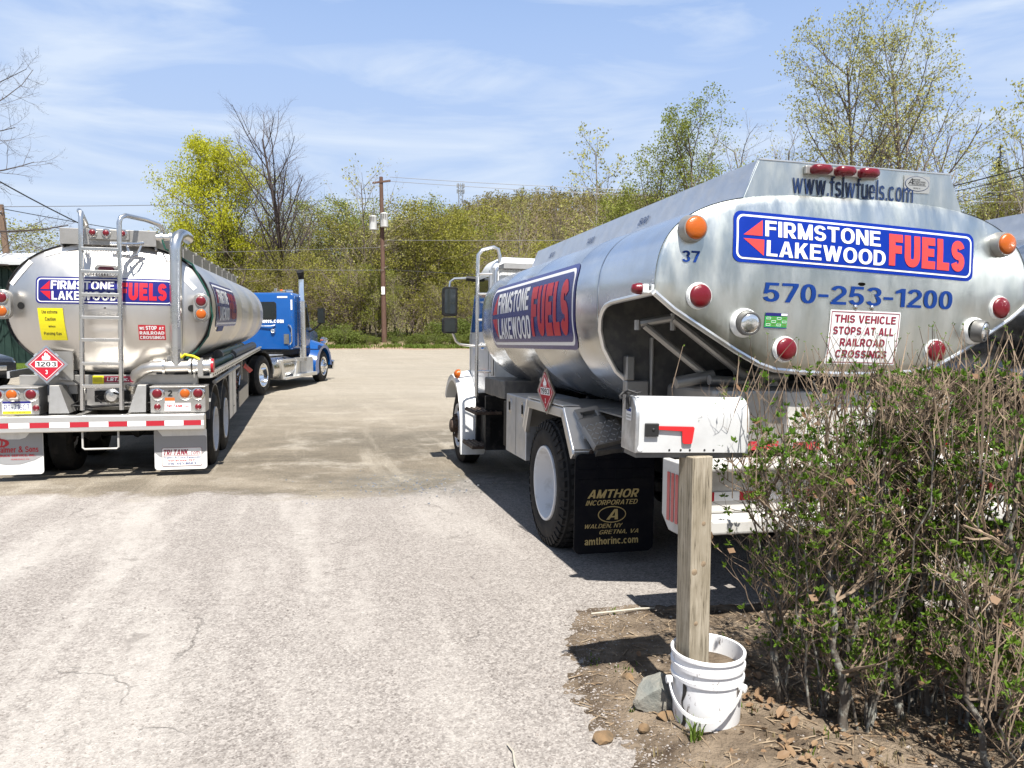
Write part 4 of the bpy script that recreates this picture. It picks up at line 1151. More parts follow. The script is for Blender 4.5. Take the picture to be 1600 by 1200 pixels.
def make_trailer(mtx):
    root = empty('tanker_trailer', mtx)
    tag(root, 'silver tanker semi-trailer with a ladder on its rear and white mud flaps, on the left', 'tanker trailer')
    A, B, ZC, N = 1.165, .815, 2.08, 2.3
    rg = [sring(.16, A, B, ZC, N)]
    for v in (1.9, 1.91, 1.92, 4.4, 4.41, 4.42, 7.0, 7.01, 7.02, 9.2, 9.21, 9.22, 10.4):
        rg.append(sring(v, A, B, ZC, N, 1.003 if round(v * 100) % 10 == 1 else 1))
    for v, s in ((10.5, .985), (10.58, .95), (10.66, .85), (10.74, .6), (10.78, .3), (10.79, .02)): rg.append(sring(v, A, B, ZC, N, s))
    fix_normals(mb('stainless').loft(rg, False).build('tank', None, root, 40))
    hd = [sring(.15, A, B, ZC, N, .985)]
    def dish(r_): return .12 - .30 * math.cos(min(1, r_) * PI / 2) ** .9
    for s in (.984, .97, .94, .88, .8, .7, .58, .45, .3, .15, .01): hd.append(sring(dish(s / .985), A, B, ZC, N, s))
    head = fix_normals(mb('stainless').loft(hd, False).build('rear_head', None, root, 60))
    mb('black').loft([sring(v, A, B, ZC, N, s) for v, s in ((.125, .978), (.115, 1.0), (.12, 1.008), (.155, 1.008), (.158, .998))], False).build('head_ring', None, root, 50)
    def hv(x, z):
        r_ = ((abs(x) / A) ** N + (abs(z - ZC) / B) ** N) ** (1 / N)
        return dish(min(r_ / .985, 1))
    def rear(x0, z0, tilt=0):
        c, s = math.cos(R(tilt)), math.sin(R(tilt))
        return lambda x, y, l=0.: (x0 + c * x + s * y, hv(x0 + c * x + s * y, z0 - s * x + c * y) - l * 1.15 - .002, z0 - s * x + c * y)
    fuel_sign(root, rear(-.765, 2.142, 0), 1.49, .285, 'v_navy', 'v_crimson', cut=.06)
    # yellow caution sticker
    fn = rear(-.757, 1.685, 0)
    b = MB(); patch(b, fn, [(.015, .0), (.315, .0), (.285, .385), (-.01, .385)], 'v_yellow', .003, .05); q = b.build('caution_sticker', None, root, 0)
    t = MB()
    for w, x, y, ww, h in (('Use extreme', .04, .32, .185, .04), ('Caution', .075, .235, .125, .04), ('when', .11, .155, .08, .026), ('Passing Gas', .05, .055, .205, .045)): write(t, fn, w, x, y, ww, h, 'v_black', .004, lift=.005, cut=.05)
    t.build('lettering', None, q, 0)
    fn = rear(.352, 1.695, 0)
    b = MB(); patch(b, fn, [(0, 0), (.295, 0), (.295, .185), (0, .185)], 'v_crimson', .003, .05); q = b.build('railroad_sticker', None, root, 0)
    t = MB()
    write(t, fn, 'WE', .012, .128, .055, .035, 'v_white', .014, lift=.005, cut=.05); write(t, fn, 'STOP', .082, .125, .12, .05, 'v_white', .02, lift=.005, cut=.05); write(t, fn, 'AT', .225, .128, .055, .035, 'v_white', .014, lift=.005, cut=.05)
    write(t, fn, 'RAILROAD', .012, .068, .27, .04, 'v_white', .016, lift=.005, cut=.05); write(t, fn, 'CROSSINGS', .012, .012, .27, .04, 'v_white', .016, lift=.005, cut=.05)
    t.build('lettering', None, q, 0)
    # white reflective strips round the head
    for x0, z0, L, tl in ((-1.06, 2.33, .36, -52), (-.70, 2.69, .42, -16), (.72, 2.58, .36, 47)):
        b = MB()
        patch(b, rear(x0, z0, tl), [(0, 0), (L, 0), (L, .055), (0, .055)], 'tape_white', .004, .05)
        b.build('reflective_strip', None, root, 0)
    for x in (.945, -.965):
        b = MB(); patch(b, rear(x, 2.095), ring_pts(0, 0, .042, .042), 'v_black', .004); b.build('round_port', None, root, 0)
    # stacked red over amber lamps on brackets each side
    for x in (1.07, -1.13):
        br = mb('frame_grey').prism(rrect(x - .095, 1.93, x + .095, 2.28, .09), (0, .02, 0), (1, 0, 0), (0, 0, 1), (0, -.10, 0))
        br = fix_normals(br.build('lamp_bracket', None, root, 40, .006))
        for z, l in ((2.185, 'red_lens'), (2.025, 'amber_lens')):
            round_lamp(br, 'tail_lamp', (x, -.08, z), (0, -1, 0), .06, l, 'steel', .02)
    # catwalk trough on top
    b = mb('frame_grey')
    b.box(-.52, .55, .02, .04, 2.845, 3.035).box(-.52, -.50, .04, 10.2, 2.82, 3.03).box(.53, .55, .04, 10.2, 2.80, 3.03).box(-.50, .53, .06, 10.2, 2.88, 2.885)
    for v in range(1, 11): b.box(.55, .565, v, v + .05, 2.8, 2.98).box(.552, .58, v + .25, v + .28, 2.99, 3.03)
    cw = b.build('catwalk', None, root, 0, .004)
    b = mb('frame_grey').box(-.20, .25, -.02, .02, 2.91, 3.03)
    lb = b.build('lamp_bar', None, cw, 0, .005)
    for x in (-.15, .0, .18): round_lamp(lb, 'marker_lamp', (x, -.02, 2.985), (0, -1, 0), .037, 'red_lens', 'steel', .02)
    # oval stop lamp and guards behind the ladder
    q = mb('frame_grey').prism(rrect(-.11, 2.48, .15, 2.60, .05), (0, hv(.02, 2.5) + .03, 0), (1, 0, 0), (0, 0, 1), (0, -.09, 0))
    q = fix_normals(q.build('stop_lamp', None, root, 40, .005))
    prof = [[(.02 + x * s, hv(.02, 2.5) - .06 - d, 2.54 + z * s) for x, z in rrect(-.09, -.035, .09, .035, .033)] for s, d in ((1, 0), (.97, .01), (.7, .018), (.05, .02))]
    mb('red_lens').loft(prof, False).build('lens', None, q, 60)
    # ladder
    b = mb('steel')
    for x, xb in ((-.205, -.245), (.205, .18)):
        b.tube([(xb, -.30, .86), (x, -.30, 2.9)], .028, 10)
    ld = b.build('ladder', None, root)
    for z in (1.15, 1.42, 1.70, 1.965, 2.235, 2.505, 2.77):
        r_ = mb('steel').box(-.20 - (2.9 - z) * .02, .20 - (2.9 - z) * .012, -.33, -.27, z - .022, z + .018)
        if z > 2.45:
            for k in range(13): r_.box(-.18 + k * .029, -.166 + k * .029, -.33, -.27, z - .05, z - .022)
        r_.build('rung', None, ld, 0, .004)
    b = mb('steel')
    b.tube([(-.205, -.30, 2.9), (-.20, -.30, 3.13), (-.205, -.27, 3.19), (-.24, -.20, 3.22), (-.29, .1, 3.2), (-.30, .3, 3.12), (-.30, .32, 3.0)], .028, 10)
    b.tube([(.205, -.30, 2.9), (.208, -.30, 3.09), (.225, -.29, 3.15), (.27, -.25, 3.18), (.40, .2, 3.19), (.50, .5, 3.17), (.53, .56, 3.12), (.535, .58, 2.98)], .028, 10)
    b.build('hand_rail', None, ld)
    b = mb('steel')
    b.tube([(-.30, .02, 2.83), (-.20, -.30, 2.85)], .02, 8).tube([(.22, -.30, 2.84), (.34, -.12, 2.86), (.42, -.06, 2.88)], .02, 8).tube([(.05, -.05, 2.86), (.40, -.06, 2.86)], .026, 10)
    b.tube([(.26, -.16, 2.83), (.30, -.2, 2.70), (.36, -.14, 2.72), (.40, -.1, 2.84)], .016, 8)
    b.build('ladder_bracket', None, ld)
    # vapour pipe and bottom outlet
    b = mb('steel')
    b.tube([(.78, -.10, 1.38), (.785, -.10, 2.80), (.79, -.09, 2.90), (.81, -.03, 2.975), (.84, .08, 3.01), (.86, .3, 3.01), (.86, .4, 3.0)], .072, 18)
    b.tube([(.55, .06, 2.96), (.84, .06, 2.97)], .05, 12).tube([(.60, .06, 2.96), (.63, .06, 2.96)], .075, 14).tube([(.70, .06, 2.965), (.73, .06, 2.965)], .075, 14)
    b.build('vapour_pipe', None, root)
    b = mb('stainless')
    b.tube([(.20, .15, 1.05), (.235, .08, 1.16), (.30, .0, 1.27), (.40, -.07, 1.335), (.50, -.10, 1.365), (.95, -.10, 1.375)], .072, 18)
    b.use('steel')
    for p0, p1 in (((.22, .11, 1.115), (.24, .07, 1.17)), ((.62, -.10, 1.37), (.645, -.10, 1.37)), ((.92, -.10, 1.375), (.95, -.10, 1.375)), ((.97, -.10, 1.375), (1.0, -.10, 1.375))): b.tube([p0, p1], .098, 18)
    b.tube([(1.0, -.10, 1.375), (1.16, -.10, 1.38)], .082, 18).tube([(1.16, -.10, 1.38), (1.18, -.10, 1.38)], .105, 18)
    b.box(1.03, 1.09, -.2, -.15, 1.25, 1.48).tube([(.69, -.10, 1.44), (.69, -.10, 1.50)], .03, 8)
    b.use('v_crimson').tube([(1.18, -.10, 1.38), (1.21, -.10, 1.38)], .088, 18)
    b.use('v_yellow').tube([(.82, -.13, 1.47), (.88, -.15, 1.52), (.98, -.17, 1.50), (1.06, -.19, 1.46)], .017, 8)
    b.build('outlet_pipe', None, root)
    b = mb('green_hose').tube([(.62, -.0, 2.94), (.66, -.02, 2.82), (.74, .03, 2.78), (.95, .1, 2.65), (1.12, .12, 2.30), (1.18, .12, 2.0), (1.12, .12, 1.75), (.98, .12, 1.55), (.85, .1, 1.45)], .012, 6)
    b.build('green_cable', None, root)
    # placard and its bracket
    fn = flat((-.655, -.16, 1.40), (1, 0, .0), (-.02, .10, 1))
    placard('placard_holder', root, fn, .195, '1203')
    b = mb('frame_grey').box(-.78, -.40, -.05, -.02, 1.20, 1.55)
    b.tube([(-.55, -.1, 1.22), (-.36, .1, 1.18)], .02, 8)
    b.build('placard_bracket', None, root, 0)
    # frame under the tank: cross members, gussets, maker's strip, relay valve
    b = mb('frame_grey')
    b.box(-1.0, 1.0, .0, .08, 1.14, 1.26).box(-.52, .42, .25, .33, .80, 1.10)
    for s in (-1, 1):
        b.box(s * .45 - .05, s * .45 + .05, .1, 10.2, 1.02, 1.30)
        x0 = -.62 if s < 0 else .24
        b.hexa([(x0, -.26, .82), (x0 + .22 if s < 0 else x0 + .20, -.26, .82), (x0 + .22 if s < 0 else x0 + .20, .1, .82), (x0, .1, .82), (x0 if s < 0 else x0 + .10, -.20, 1.15), (x0 + .10 if s < 0 else x0 + .20, -.20, 1.15), (x0 + .10 if s < 0 else x0 + .20, .1, 1.15), (x0 if s < 0 else x0 + .10, .1, 1.15)])
    b.use('stainless').box(-.30, .30, .10, .24, .85, 1.16)
    b.use('black').box(-.2, -.05, .05, .1, .92, 1.06).box(.08, .20, .05, .1, .92, 1.06).tube([(-.4, -.05, 1.2), (-.32, -.1, 1.15), (-.33, -.1, .95), (-.42, -.1, .90), (-.2, -.1, .88), (.5, -.1, .92)], .016, 6)
    b.tube([(-.05, -.1, 1.05), (-.15, -.13, 1.0), (-.08, -.12, .93)], .014, 6).tube([(.05, -.1, 1.05), (.14, -.13, 1.02), (.12, -.12, .93)], .014, 6)
    b.build('subframe', None, root, 0, .005)
    mb('steel').lathe([(0, .09), (.05, .09), (.08, .06), (.085, 0)], (.02, .0, 1.0), (0, -1, 0), 20).build('relay_valve', None, root, 40)
    fn = flat((-.07, -.012, 1.17), (1, 0, 0), (0, 0, 1))
    b = MB(); patch(b, fn, [(0, 0), (.34, 0), (.34, .075), (0, .075)], 'v_maroon', .008); patch(b, fn, [(-.13, -.015), (-.005, -.015), (-.005, .085), (-.13, .085)], 'v_yellow', .008)
    for k in range(5): patch(b, fn, [(-.12, .005 + k * .014), (-.02, .005 + k * .014), (-.02, .009 + k * .014), (-.12, .009 + k * .014)], 'v_black', .009)
    write(b, fn, 'LBT, Inc.', .03, .012, .25, .05, 'v_white', .01, .15, .01)
    b.build('maker_plate', None, root, 0)
    # lamp boxes
    for s in (-1, 1):
        x0, x1 = (-1.175, -.705) if s < 0 else (.50, 1.13)
        q = mb('frame_grey').box(x0, x1, -.30, .02, .815, 1.13).box(x0 - .005, x1 + .005, -.33, .03, 1.125, 1.14).build('lamp_box', None, root, 0, .012)
        for x, z, l, r_ in (((-1.14, 1.055, 'red_lens', .062), (-.985, 1.055, 'amber_lens', .062), (-.785, 1.055, 'red_lens', .062), (-.735, .895, 'red_lens', .04)) if s < 0 else ((.58, 1.05, 'red_lens', .062), (.895, 1.05, 'amber_lens', .062), (1.045, 1.05, 'red_lens', .062), (.58, .89, 'red_lens', .042), (1.045, .885, 'red_lens', .042))):
            round_lamp(q, 'tail_lamp', (x, -.30, z), (0, -1, 0), r_ * .92, l, 'steel', .014, bezel=.018 if r_ > .05 else .003)
        if s < 0:
            fn = flat((-1.09, -.30, .825), (1, 0, 0), (0, 0, 1))
            b = MB(); patch(b, fn, rrect(0, 0, .305, .155, .012), 'v_white', .004); patch(b, fn, [(.004, .125), (.301, .125), (.301, .153), (.004, .153)], 'v_navy', .005); patch(b, fn, [(.004, .002), (.301, .002), (.301, .036), (.004, .036)], 'v_yellow', .005)
            write(b, fn, 'PT-716C7', .02, .045, .265, .07, 'v_navy', -.004, lift=.006); write(b, fn, 'PENN TRAILER', .06, .008, .18, .018, 'v_black', 0, lift=.006)
            lp = b.build('licence_plate', None, q, 0)
            mb('frame_grey').box(-1.0, -.9, -.36, -.31, .985, 1.02).build('plate_lamp', None, lp, 0, .01)
        else:
            fn = flat((.66, -.30, .835), (1, 0, 0), (0, 0, 1))
            b = MB(); patch(b, fn, rrect(0, 0, .30, .10, .008), 'v_white', .004)
            for (xa, ya, xb, yb) in ((.005, .005, .295, .008), (.005, .092, .295, .095), (.005, .005, .008, .095), (.292, .005, .295, .095)): patch(b, fn, [(xa, ya), (xb, ya), (xb, yb), (xa, yb)], 'v_crimson', .005)
            write(b, fn, 'TRI TANK', .02, .045, .19, .035, 'v_crimson', .015, .2, .006); write(b, fn, '.com', .215, .045, .06, .02, 'v_crimson', .0, .2, .006); write(b, fn, 'Syracuse, NY', .07, .015, .15, .018, 'v_crimson', 0, 0, .006)
            b.build('dealer_sticker', None, q, 0)
            fn = flat((.70, -.30, .95), (1, 0, 0), (0, 0, 1))
            b = MB(); write(b, fn, '2', 0, .065, .05, .075, 'v_black', .02, lift=.003); patch(b, fn, [(-.035, .01), (.075, .01), (.075, .05), (-.035, .05)], 'v_orange', .003); patch(b, fn, [(-.035, -.012), (.075, -.012), (.075, .01), (-.035, .01)], 'v_white', .003)
            b.build('number_sticker', None, q, 0)
    # bumper bar with tape
    bm_ = mb('alumtrim').box(-1.26, 1.13, -.42, -.30, .615, .808).build('bumper', None, root, 0, .012)
    t = MB(); fn = flat((-1.25, -.42, .672), (1, 0, 0), (0, 0, 1))
    e = [.0, .055, .24, .48, .69, .915, 1.11, 1.33, 1.53, 1.755, 1.945, 2.175, 2.37]
    e = [0, .20, .265 + .0, .47, .47 + .22]
    x = 0.; segs = []
    for k, w in enumerate((.05, .21, .215, .205, .215, .205, .21, .205, .205, .205, .215, .20, .205)):
        if x + .002 < 2.37:
            segs.append((x, min(x + w, 2.37), 'tape_white' if k % 2 == 0 else 'tape_red')); x += w
    for x0, x1, m_ in segs: patch(t, fn, [(x0, 0), (x1, 0), (x1, .062), (x0, .062)], m_, .004)
    t.build('reflective_tape', None, bm_, 0)
    b = mb('frame_grey')
    for s in (-.9, -.3, .25, .9): b.box(s - .04, s + .04, -.30, .4, .64, .80)
    b.build('bumper_bracket', None, bm_, 0)
    mb('bumper').tube([(-.24, -.36, .62), (-.24, -.36, .42), (-.22, -.36, .40), (.13, -.36, .40), (.15, -.36, .42), (.15, -.36, .62)], .012, 6).build('step_loop', None, bm_)
    # white mud flaps
    for s in (-1, 1):
        x0, x1 = (-1.30, -.69) if s < 0 else (.525, 1.13)
        f = mb('flapwhite').prism(rrect(x0, .10, x1, .62, .04), (0, -.26, 0), (1, 0, 0), (0, 0, 1), (0, .012, 0))
        f = fix_normals(f.build('mud_flap', None, root, 0, .003))
        w = x1 - x0
        fn = flat((x0, -.26, .10), (1, 0, 0), (0, 0, 1))
        b = MB()
        if s < 0:
            patch(b, fn, [(.002, .42), (w * .6, .42), (w * .7, .44), (w * .78, .50), (w - .003, .50), (w - .003, .22), (w * .85, .17), (w * .6, .125), (w * .35, .125), (w * .1, .16), (.002, .20)], 'flapgrey', .003)
            write(b, fn, 'almer & Sons', .16, .265, .40, .075, 'v_crimson', .006, 0, .006)
            write(b, fn, 'P', .07, .25, .12, .19, 'v_crimson', -.01, .1, .006)
            patch(b, fn, ring_pts(.17, .38, .085, .05), 'v_crimson', .005); patch(b, fn, ring_pts(.155, .378, .06, .032), 'flapgrey', .0055)
            write(b, fn, 'TRUCK SERVICE, INC.', .13, .215, .40, .03, 'v_crimson', .008, 0, .006); write(b, fn, 'HONESDALE, PA', .27, .175, .19, .018, 'v_crimson', -.004, 0, .006)
        else:
            patch(b, fn, [(.003, .32), (.003, .50), (w * .06, .50), (w * .16, .42), (w * .97, .42), (w - .003, .40), (w - .003, .24), (w * .85, .16), (w * .6, .12), (w * .35, .12), (w * .1, .17), (.003, .22)], 'flapgrey', .003)
            patch(b, fn, rrect(.085, .045, w - .06, .275, .02), 'v_maroon', .0045); patch(b, fn, rrect(.089, .049, w - .064, .271, .018), 'flapwhite', .0052)
            write(b, fn, 'TRI TANK', .105, .185, .285, .068, 'v_maroon', .02, .2, .006); write(b, fn, '.com', .40, .185, .12, .04, 'v_maroon', .0, .2, .006)
            patch(b, fn, [(.10, .172), (.52, .172), (.52, .178), (.10, .178)], 'v_maroon', .006)
            write(b, fn, 'Trailers & Truck Equipment', .10, .138, .43, .026, 'v_phone', .008, 0, .006); write(b, fn, 'Syracuse, NY', .155, .10, .31, .028, 'v_crimson', .008, 0, .006); write(b, fn, '315-451-8663', .145, .062, .33, .028, 'v_phone', .008, 0, .006)
        b.build('lettering', None, f, 0)
    # running gear
    for s in (-1, 1):
        for v in (.70, 1.92):
            wheel(root, (s * 1.135, v, .47), s, Ro=.515, rr=.29, style='dish', m='white_rim', lugs=0)
            wheel(root, (s * .81, v, .47), s, Ro=.515, rr=.29, style='dish', m='white_rim', lugs=0)
        f = mb('darkgrey')
        for v in (.70, 1.92):
            arc = []
            for k in range(13):
                a = R(20 + 140 * k / 12)
                arc.append([(s * 1.12, v + .60 * math.cos(a), .47 + .60 * math.sin(a)), (s * 1.12, v + .62 * math.cos(a), .47 + .62 * math.sin(a)), (s * .5, v + .62 * math.cos(a), .47 + .62 * math.sin(a)), (s * .5, v + .60 * math.cos(a), .47 + .60 * math.sin(a))])
            f.loft(arc, True)
        fix_normals(f.build('wheel_fender', None, root, 40))
    b = mb('black')
    for v in (.70, 1.92): b.tube([(-.8, v, .47), (.8, v, .47)], .065, 10)
    for s in (-1, 1): b.box(s * .48 - .05, s * .48 + .05, .3, 2.5, .62, .70).box(s * .48 - .06, s * .48 + .06, .1, 2.7, .86, 1.02)
    b.tube([(-.4, .35, .55), (-.25, .2, .5)], .09, 10).tube([(.35, .4, .6), (.2, .25, .52)], .09, 10).box(-.7, .7, 2.3, 2.4, .7, 1.0)
    b.box(-.72, -.40, .0, .05, .60, .88).box(.30, .56, .0, .05, .60, .88).box(-.40, .30, .42, .46, .55, .9)  # left and right rear boxes are added to keep sun off the tyres
    b.box(-.6, .6, 3.4, 3.5, .6, 1.0).box(-.42, .42, 8.5, 10.0, .98, 1.03)
    b.build('axle_frame_and_shade_boxes', None, root, 0)
    # side rail, hose tray and hoses
    b = mb('alumtrim').box(1.135, 1.165, .1, 9.3, 1.215, 1.30).box(1.165, 1.19, .1, 9.3, 1.275, 1.30)
    b.use('black')
    for k in range(46): b.lathe([(0, .012), (.006, .01), (.007, 0)], (1.165, .2 + k * .2, 1.245), (1, 0, 0), 8)
    b.use('frame_grey').box(.60, 1.135, .15, 9.3, 1.205, 1.225).tube([(1.16, .35, 1.14), (1.17, 3.6, 1.16)], .028, 8)
    b.build('side_rail', None, root, 0)
    mb('alumtrim').box(-1.165, -1.135, .1, 9.3, 1.215, 1.30).build('side_rail', None, root, 0)
    for u, z, v0, v1, rr_ in ((1.02, 1.305, .5, 3.6, .065), (.87, 1.30, .7, 3.4, .065), (.96, 1.40, 2.6, 6.4, .065)):
        mb('green_hose').tube([(u, v0 + (v1 - v0) * k / 10, z + .006 * math.sin(k * 2.1)) for k in range(11)], rr_, 14).use('darkgrey').tube([(u, v0 - .12, z), (u, v0 + .06, z)], rr_ + .012, 14).tube([(u, v1 - .06, z), (u, v1 + .1, z)], rr_ + .012, 14).build('hose', None, root)
    mb('darkgrey').tube([(1.02, 3.9, 1.33), (1.03, 8.6, 1.34)], .09, 14).build('hose_tube', None, root)
    b = mb('plate').box(1.095, 1.115, 2.62, 3.66, .36, 1.205).use('darkgrey').box(1.0985, 1.119, 3.10, 3.115, .37, 1.2).use('black').box(1.115, 1.12, 3.2, 3.34, .50, .515)
    b.build('side_panel', None, root, 0, .004)
    b = mb('frame_grey').box(.55, 1.08, 6.6, 6.65, .33, 1.0).box(1.06, 1.08, 4.6, 6.6, .33, .62).box(.5, .56, 3.9, 6.6, .33, .9).box(.9, 1.08, 5.2, 5.3, .8, 1.2)
    rng = random.Random(4)
    for k in range(16):
        b.use(('black', 'rust', 'v_maroon', 'steel')[k % 4])
        p = [(.98 + rng.uniform(-.05, .09), 3.9 + rng.uniform(0, 2.2) * (i / 5 + .1), 1.1 - .6 * math.sin(PI * i / 5) * rng.uniform(.5, 1.1)) for i in range(6)]
        b.tube(p, .014, 5)
    for k in range(4): b.use('v_crimson').tube([(1.0, 6.0 + k * .15, 1.05), (1.12, 6.5 + k * .2, .86)], .022, 6)
    b.build('valve_cabinet', None, root, 0)
    b = mb('frame_grey')
    for s in (-1, 1): b.box(s * .7 - .06, s * .7 + .06, 7.3, 7.42, .25, 1.1).box(s * .7 - .14, s * .7 + .14, 7.22, 7.5, .22, .25)
    b.build('landing_gear', None, root, 0)
    # side sign
    def sa(z):
        return A * max(0, 1 - (abs(z - ZC) / B) ** N) ** (1 / N)
    fn = lambda x, y, l=0.: (sa(1.89 + y) + l * 1.4 + .004, .62 + x, 1.89 + y)
    fuel_sign(root, fn, 2.75, .54, 'v_navy', 'v_maroon', cut=.06, fw=.585)
    b = MB(); patch(b, lambda x, y, l=0.: (sa(1.79 + y) + l + .004, .95 + x, 1.79 + y), [(0, 0), (.7, 0), (.7, .075), (0, .075)], 'v_phone', .005, .04); b.build('sticker', None, root, 0)
    return root

trailer = make_trailer(frame((-4.968, 9.473, -.14), 14.4, .8, .6))

# ------------------------------------------------------------------ blue road tractor in front of the trailer
def make_tractor(mtx):
    root = empty('road_tractor', mtx)
    tag(root, 'blue road tractor with a tall exhaust stack, coupled to the tanker trailer', 'semi truck')
    cab = mb('blue_paint')
    def sec(v, w, z0, z1, r): return [(x, v, z) for x, z in rrect(-w, z0, w, z1, r, 6)]
    cab.loft([sec(2.30, 1.17, 1.14, 2.68, .12), sec(2.33, 1.20, 1.12, 2.72, .13), sec(2.45, 1.20, 1.12, 2.75, .14), sec(2.95, 1.18, 1.12, 2.74, .14), sec(3.0, 1.05, 1.12, 2.72, .12), sec(3.7, 1.04, 1.12, 2.62, .12), sec(3.9, 1.03, 1.12, 2.5, .1), sec(4.2, 1.0, 1.12, 1.95, .06)], True)
    cb = fix_normals(cab.build('cab', None, root, 40))
    for x0, x1 in ((.17, .66), (-.66, -.17)):
        g = mb('rubber').prism(rrect(x0 - .03, 1.97, x1 + .03, 2.48, .08), (0, 2.30, 0), (1, 0, 0), (0, 0, 1), (0, -.012, 0)).use('glass').prism(rrect(x0, 2.0, x1, 2.45, .06), (0, 2.288, 0), (1, 0, 0), (0, 0, 1), (0, -.004, 0))
        fix_normals(g.build('rear_window', None, cb, 0))
    t = MB(); write(t, flat((-.55, 2.297, 1.88), (1, 0, 0), (0, 0, 1)), 'www.fslwfuels.com', 0, 0, 1.45, .13, 'v_white', .02, lift=.006); t.build('lettering', None, cb, 0)
    t = MB(); f_ = flat((0, 2.297, 0), (1, 0, 0), (0, 0, 1))
    for x0, x1, z0, z1 in ((.72, 1.02, 2.59, 2.64), (1.11, 1.16, 2.25, 2.54), (-1.02, -.72, 2.59, 2.64), (-1.16, -1.11, 2.25, 2.54)): patch(t, f_, [(x0, z0), (x1, z0), (x1, z1), (x0, z1)], 'tape_white', .005)
    t.build('reflective_tape', None, cb, 0)
    mb('darkgrey').box(.90, 1.05, 2.27, 2.30, 1.28, 1.56).build('cab_vent', None, cb, 0, .006)
    round_lamp(cb, 'work_lamp', (.585, 2.29, 1.65), (0, -1, 0), .055, 'lamp_glass', 'chrome', .04)
    mb('chrome').tube([(1.03, 2.29, 1.82), (1.12, 2.22, 1.80), (1.15, 2.22, 1.72), (1.15, 2.22, 1.35), (1.10, 2.22, 1.27), (1.03, 2.29, 1.25)], .018, 8).build('grab_handle', None, cb)
    mb('chrome').tube([(.0, 2.27, 1.80), (.55, 2.24, 1.80), (.66, 2.27, 1.83)], .018, 8).build('grab_handle', None, cb)
    b = mb('chrome')
    b.box(.45, .85, 2.6, 2.75, 2.75, 2.80).tube([(.55, 2.65, 2.8), (.55, 2.65, 2.88)], .05, 12).tube([(.78, 2.65, 2.78), (.9, 2.95, 2.8)], .06, 12)
    b.use('amber_lens').lathe([(0, .05), (.05, .045), (.07, 0)], (.7, 2.7, 2.79), (0, 0, 1), 14)
    b.build('roof_horn', None, cb, 40)
    g = mb('glass').prism([(3.1, 1.75), (4.02, 1.75), (3.85, 2.35), (3.1, 2.45)], (1.043, 0, 0), (0, 1, 0), (0, 0, 1), (.008, 0, 0))
    fix_normals(g.build('side_window', None, cb, 0))
    fix_normals(mb('glass').prism([(3.1, 1.75), (4.02, 1.75), (3.85, 2.35), (3.1, 2.45)], (-1.05, 0, 0), (0, 1, 0), (0, 0, 1), (.008, 0, 0)).build('side_window', None, cb, 0))
    mb('glass').hexa([(-.9, 3.98, 2.42), (.9, 3.98, 2.42), (.9, 4.0, 2.43), (-.9, 4.0, 2.43), (-.9, 4.24, 1.9), (.9, 4.24, 1.9), (.9, 4.26, 1.91), (-.9, 4.26, 1.91)]).build('windscreen', None, cb, 0)
    hd = mb('blue_paint').loft([sec(4.1, .86, 1.0, 1.94, .12), sec(4.9, .78, .95, 1.84, .16), sec(5.9, .68, .8, 1.66, .18), sec(6.05, .6, .85, 1.55, .15)], True)
    hood = fix_normals(hd.build('hood', None, root, 40))
    mb('chrome').box(-.5, .5, 6.05, 6.09, .75, 1.5).build('grille', None, hood, 0, .02)
    mb('chrome').box(-1.15, 1.15, 6.1, 6.25, .38, .68).build('bumper', None, root, 0, .05)
    for s in (-1, 1):
        f = mb('blue_paint'); arcs = []
        for k in range(17):
            a = R(2 + 196 * k / 16)
            r0, r1 = .58, .70 + .16 * max(0, math.sin(a)) 
            v, z = 5.02 + r0 * math.cos(a), .53 + r0 * math.sin(a)
            vo, zo = 5.02 + (r0 + .28 if math.cos(a) < -.4 else r0 + .12) * math.cos(a), .53 + (r0 + .13) * math.sin(a)
            if math.cos(a) < -.4: vo = 5.02 + (r0 + .2 + .25 * (-math.cos(a) - .4)) * math.cos(a)
            arcs.append([(s * 1.19, v, z), (s * 1.20, vo, zo - .03), (s * 1.14, vo, zo), (s * .72, vo, zo + .14), (s * .70, v, z)])
        f.loft(arcs, True)
        fd = fix_normals(f.build('front_fender', None, root, 60))
        mb('rubber').box(min(s * .75, s * 1.18), max(s * .75, s * 1.18), 5.62, 5.66, .45, .95).build('fender_flap', None, fd, 0)
        mb('lamp_glass').lathe([(0, .02), (.02, .11), (.2, .10), (.24, 0)], (s * .95, 5.62, 1.34), (0, 1, 0), 16).build('headlamp', None, fd, 40)
        mb('amber_lens').box(min(s * 1.02, s * 1.1), max(s * 1.02, s * 1.1), 5.1, 5.2, 1.33, 1.37).build('turn_lamp', None, fd, 0, .01)
        wheel(root, (s * 1.16, 5.02, .52), s, Ro=.52, rr=.29, style='steer', m='chrome')
        for v in (0, -1.32):
            wheel(root, (s * 1.22, v, .52), s, Ro=.52, rr=.29, style='dish', m='chrome')
            wheel(root, (s * .89, v, .52), s, Ro=.52, rr=.29, style='dish', m='chrome')
        q = mb('rubber'); arc = []
        for k in range(9):
            a = R(0 + 100 * k / 8)
            arc.append([(s * 1.22, .58 * math.cos(a), .52 + .58 * math.sin(a)), (s * 1.22, .63 * math.cos(a), .52 + .63 * math.sin(a)), (s * .6, .63 * math.cos(a), .52 + .63 * math.sin(a)), (s * .6, .58 * math.cos(a), .52 + .58 * math.sin(a))])
        q.loft(arc, True).box(min(s * .6, s * 1.22), max(s * .6, s * 1.22), .58, .60, .40, .53)
        fix_normals(q.build('wheel_fender', None, root, 40))
        mb('steel').tube([(s * .86, .82, .62), (s * .86, 2.4, .62)], .31, 28).use('alumtrim').tube([(s * .86, .80, .62), (s * .86, .82, .62)], .32, 28).build('fuel_tank', None, root, 40)
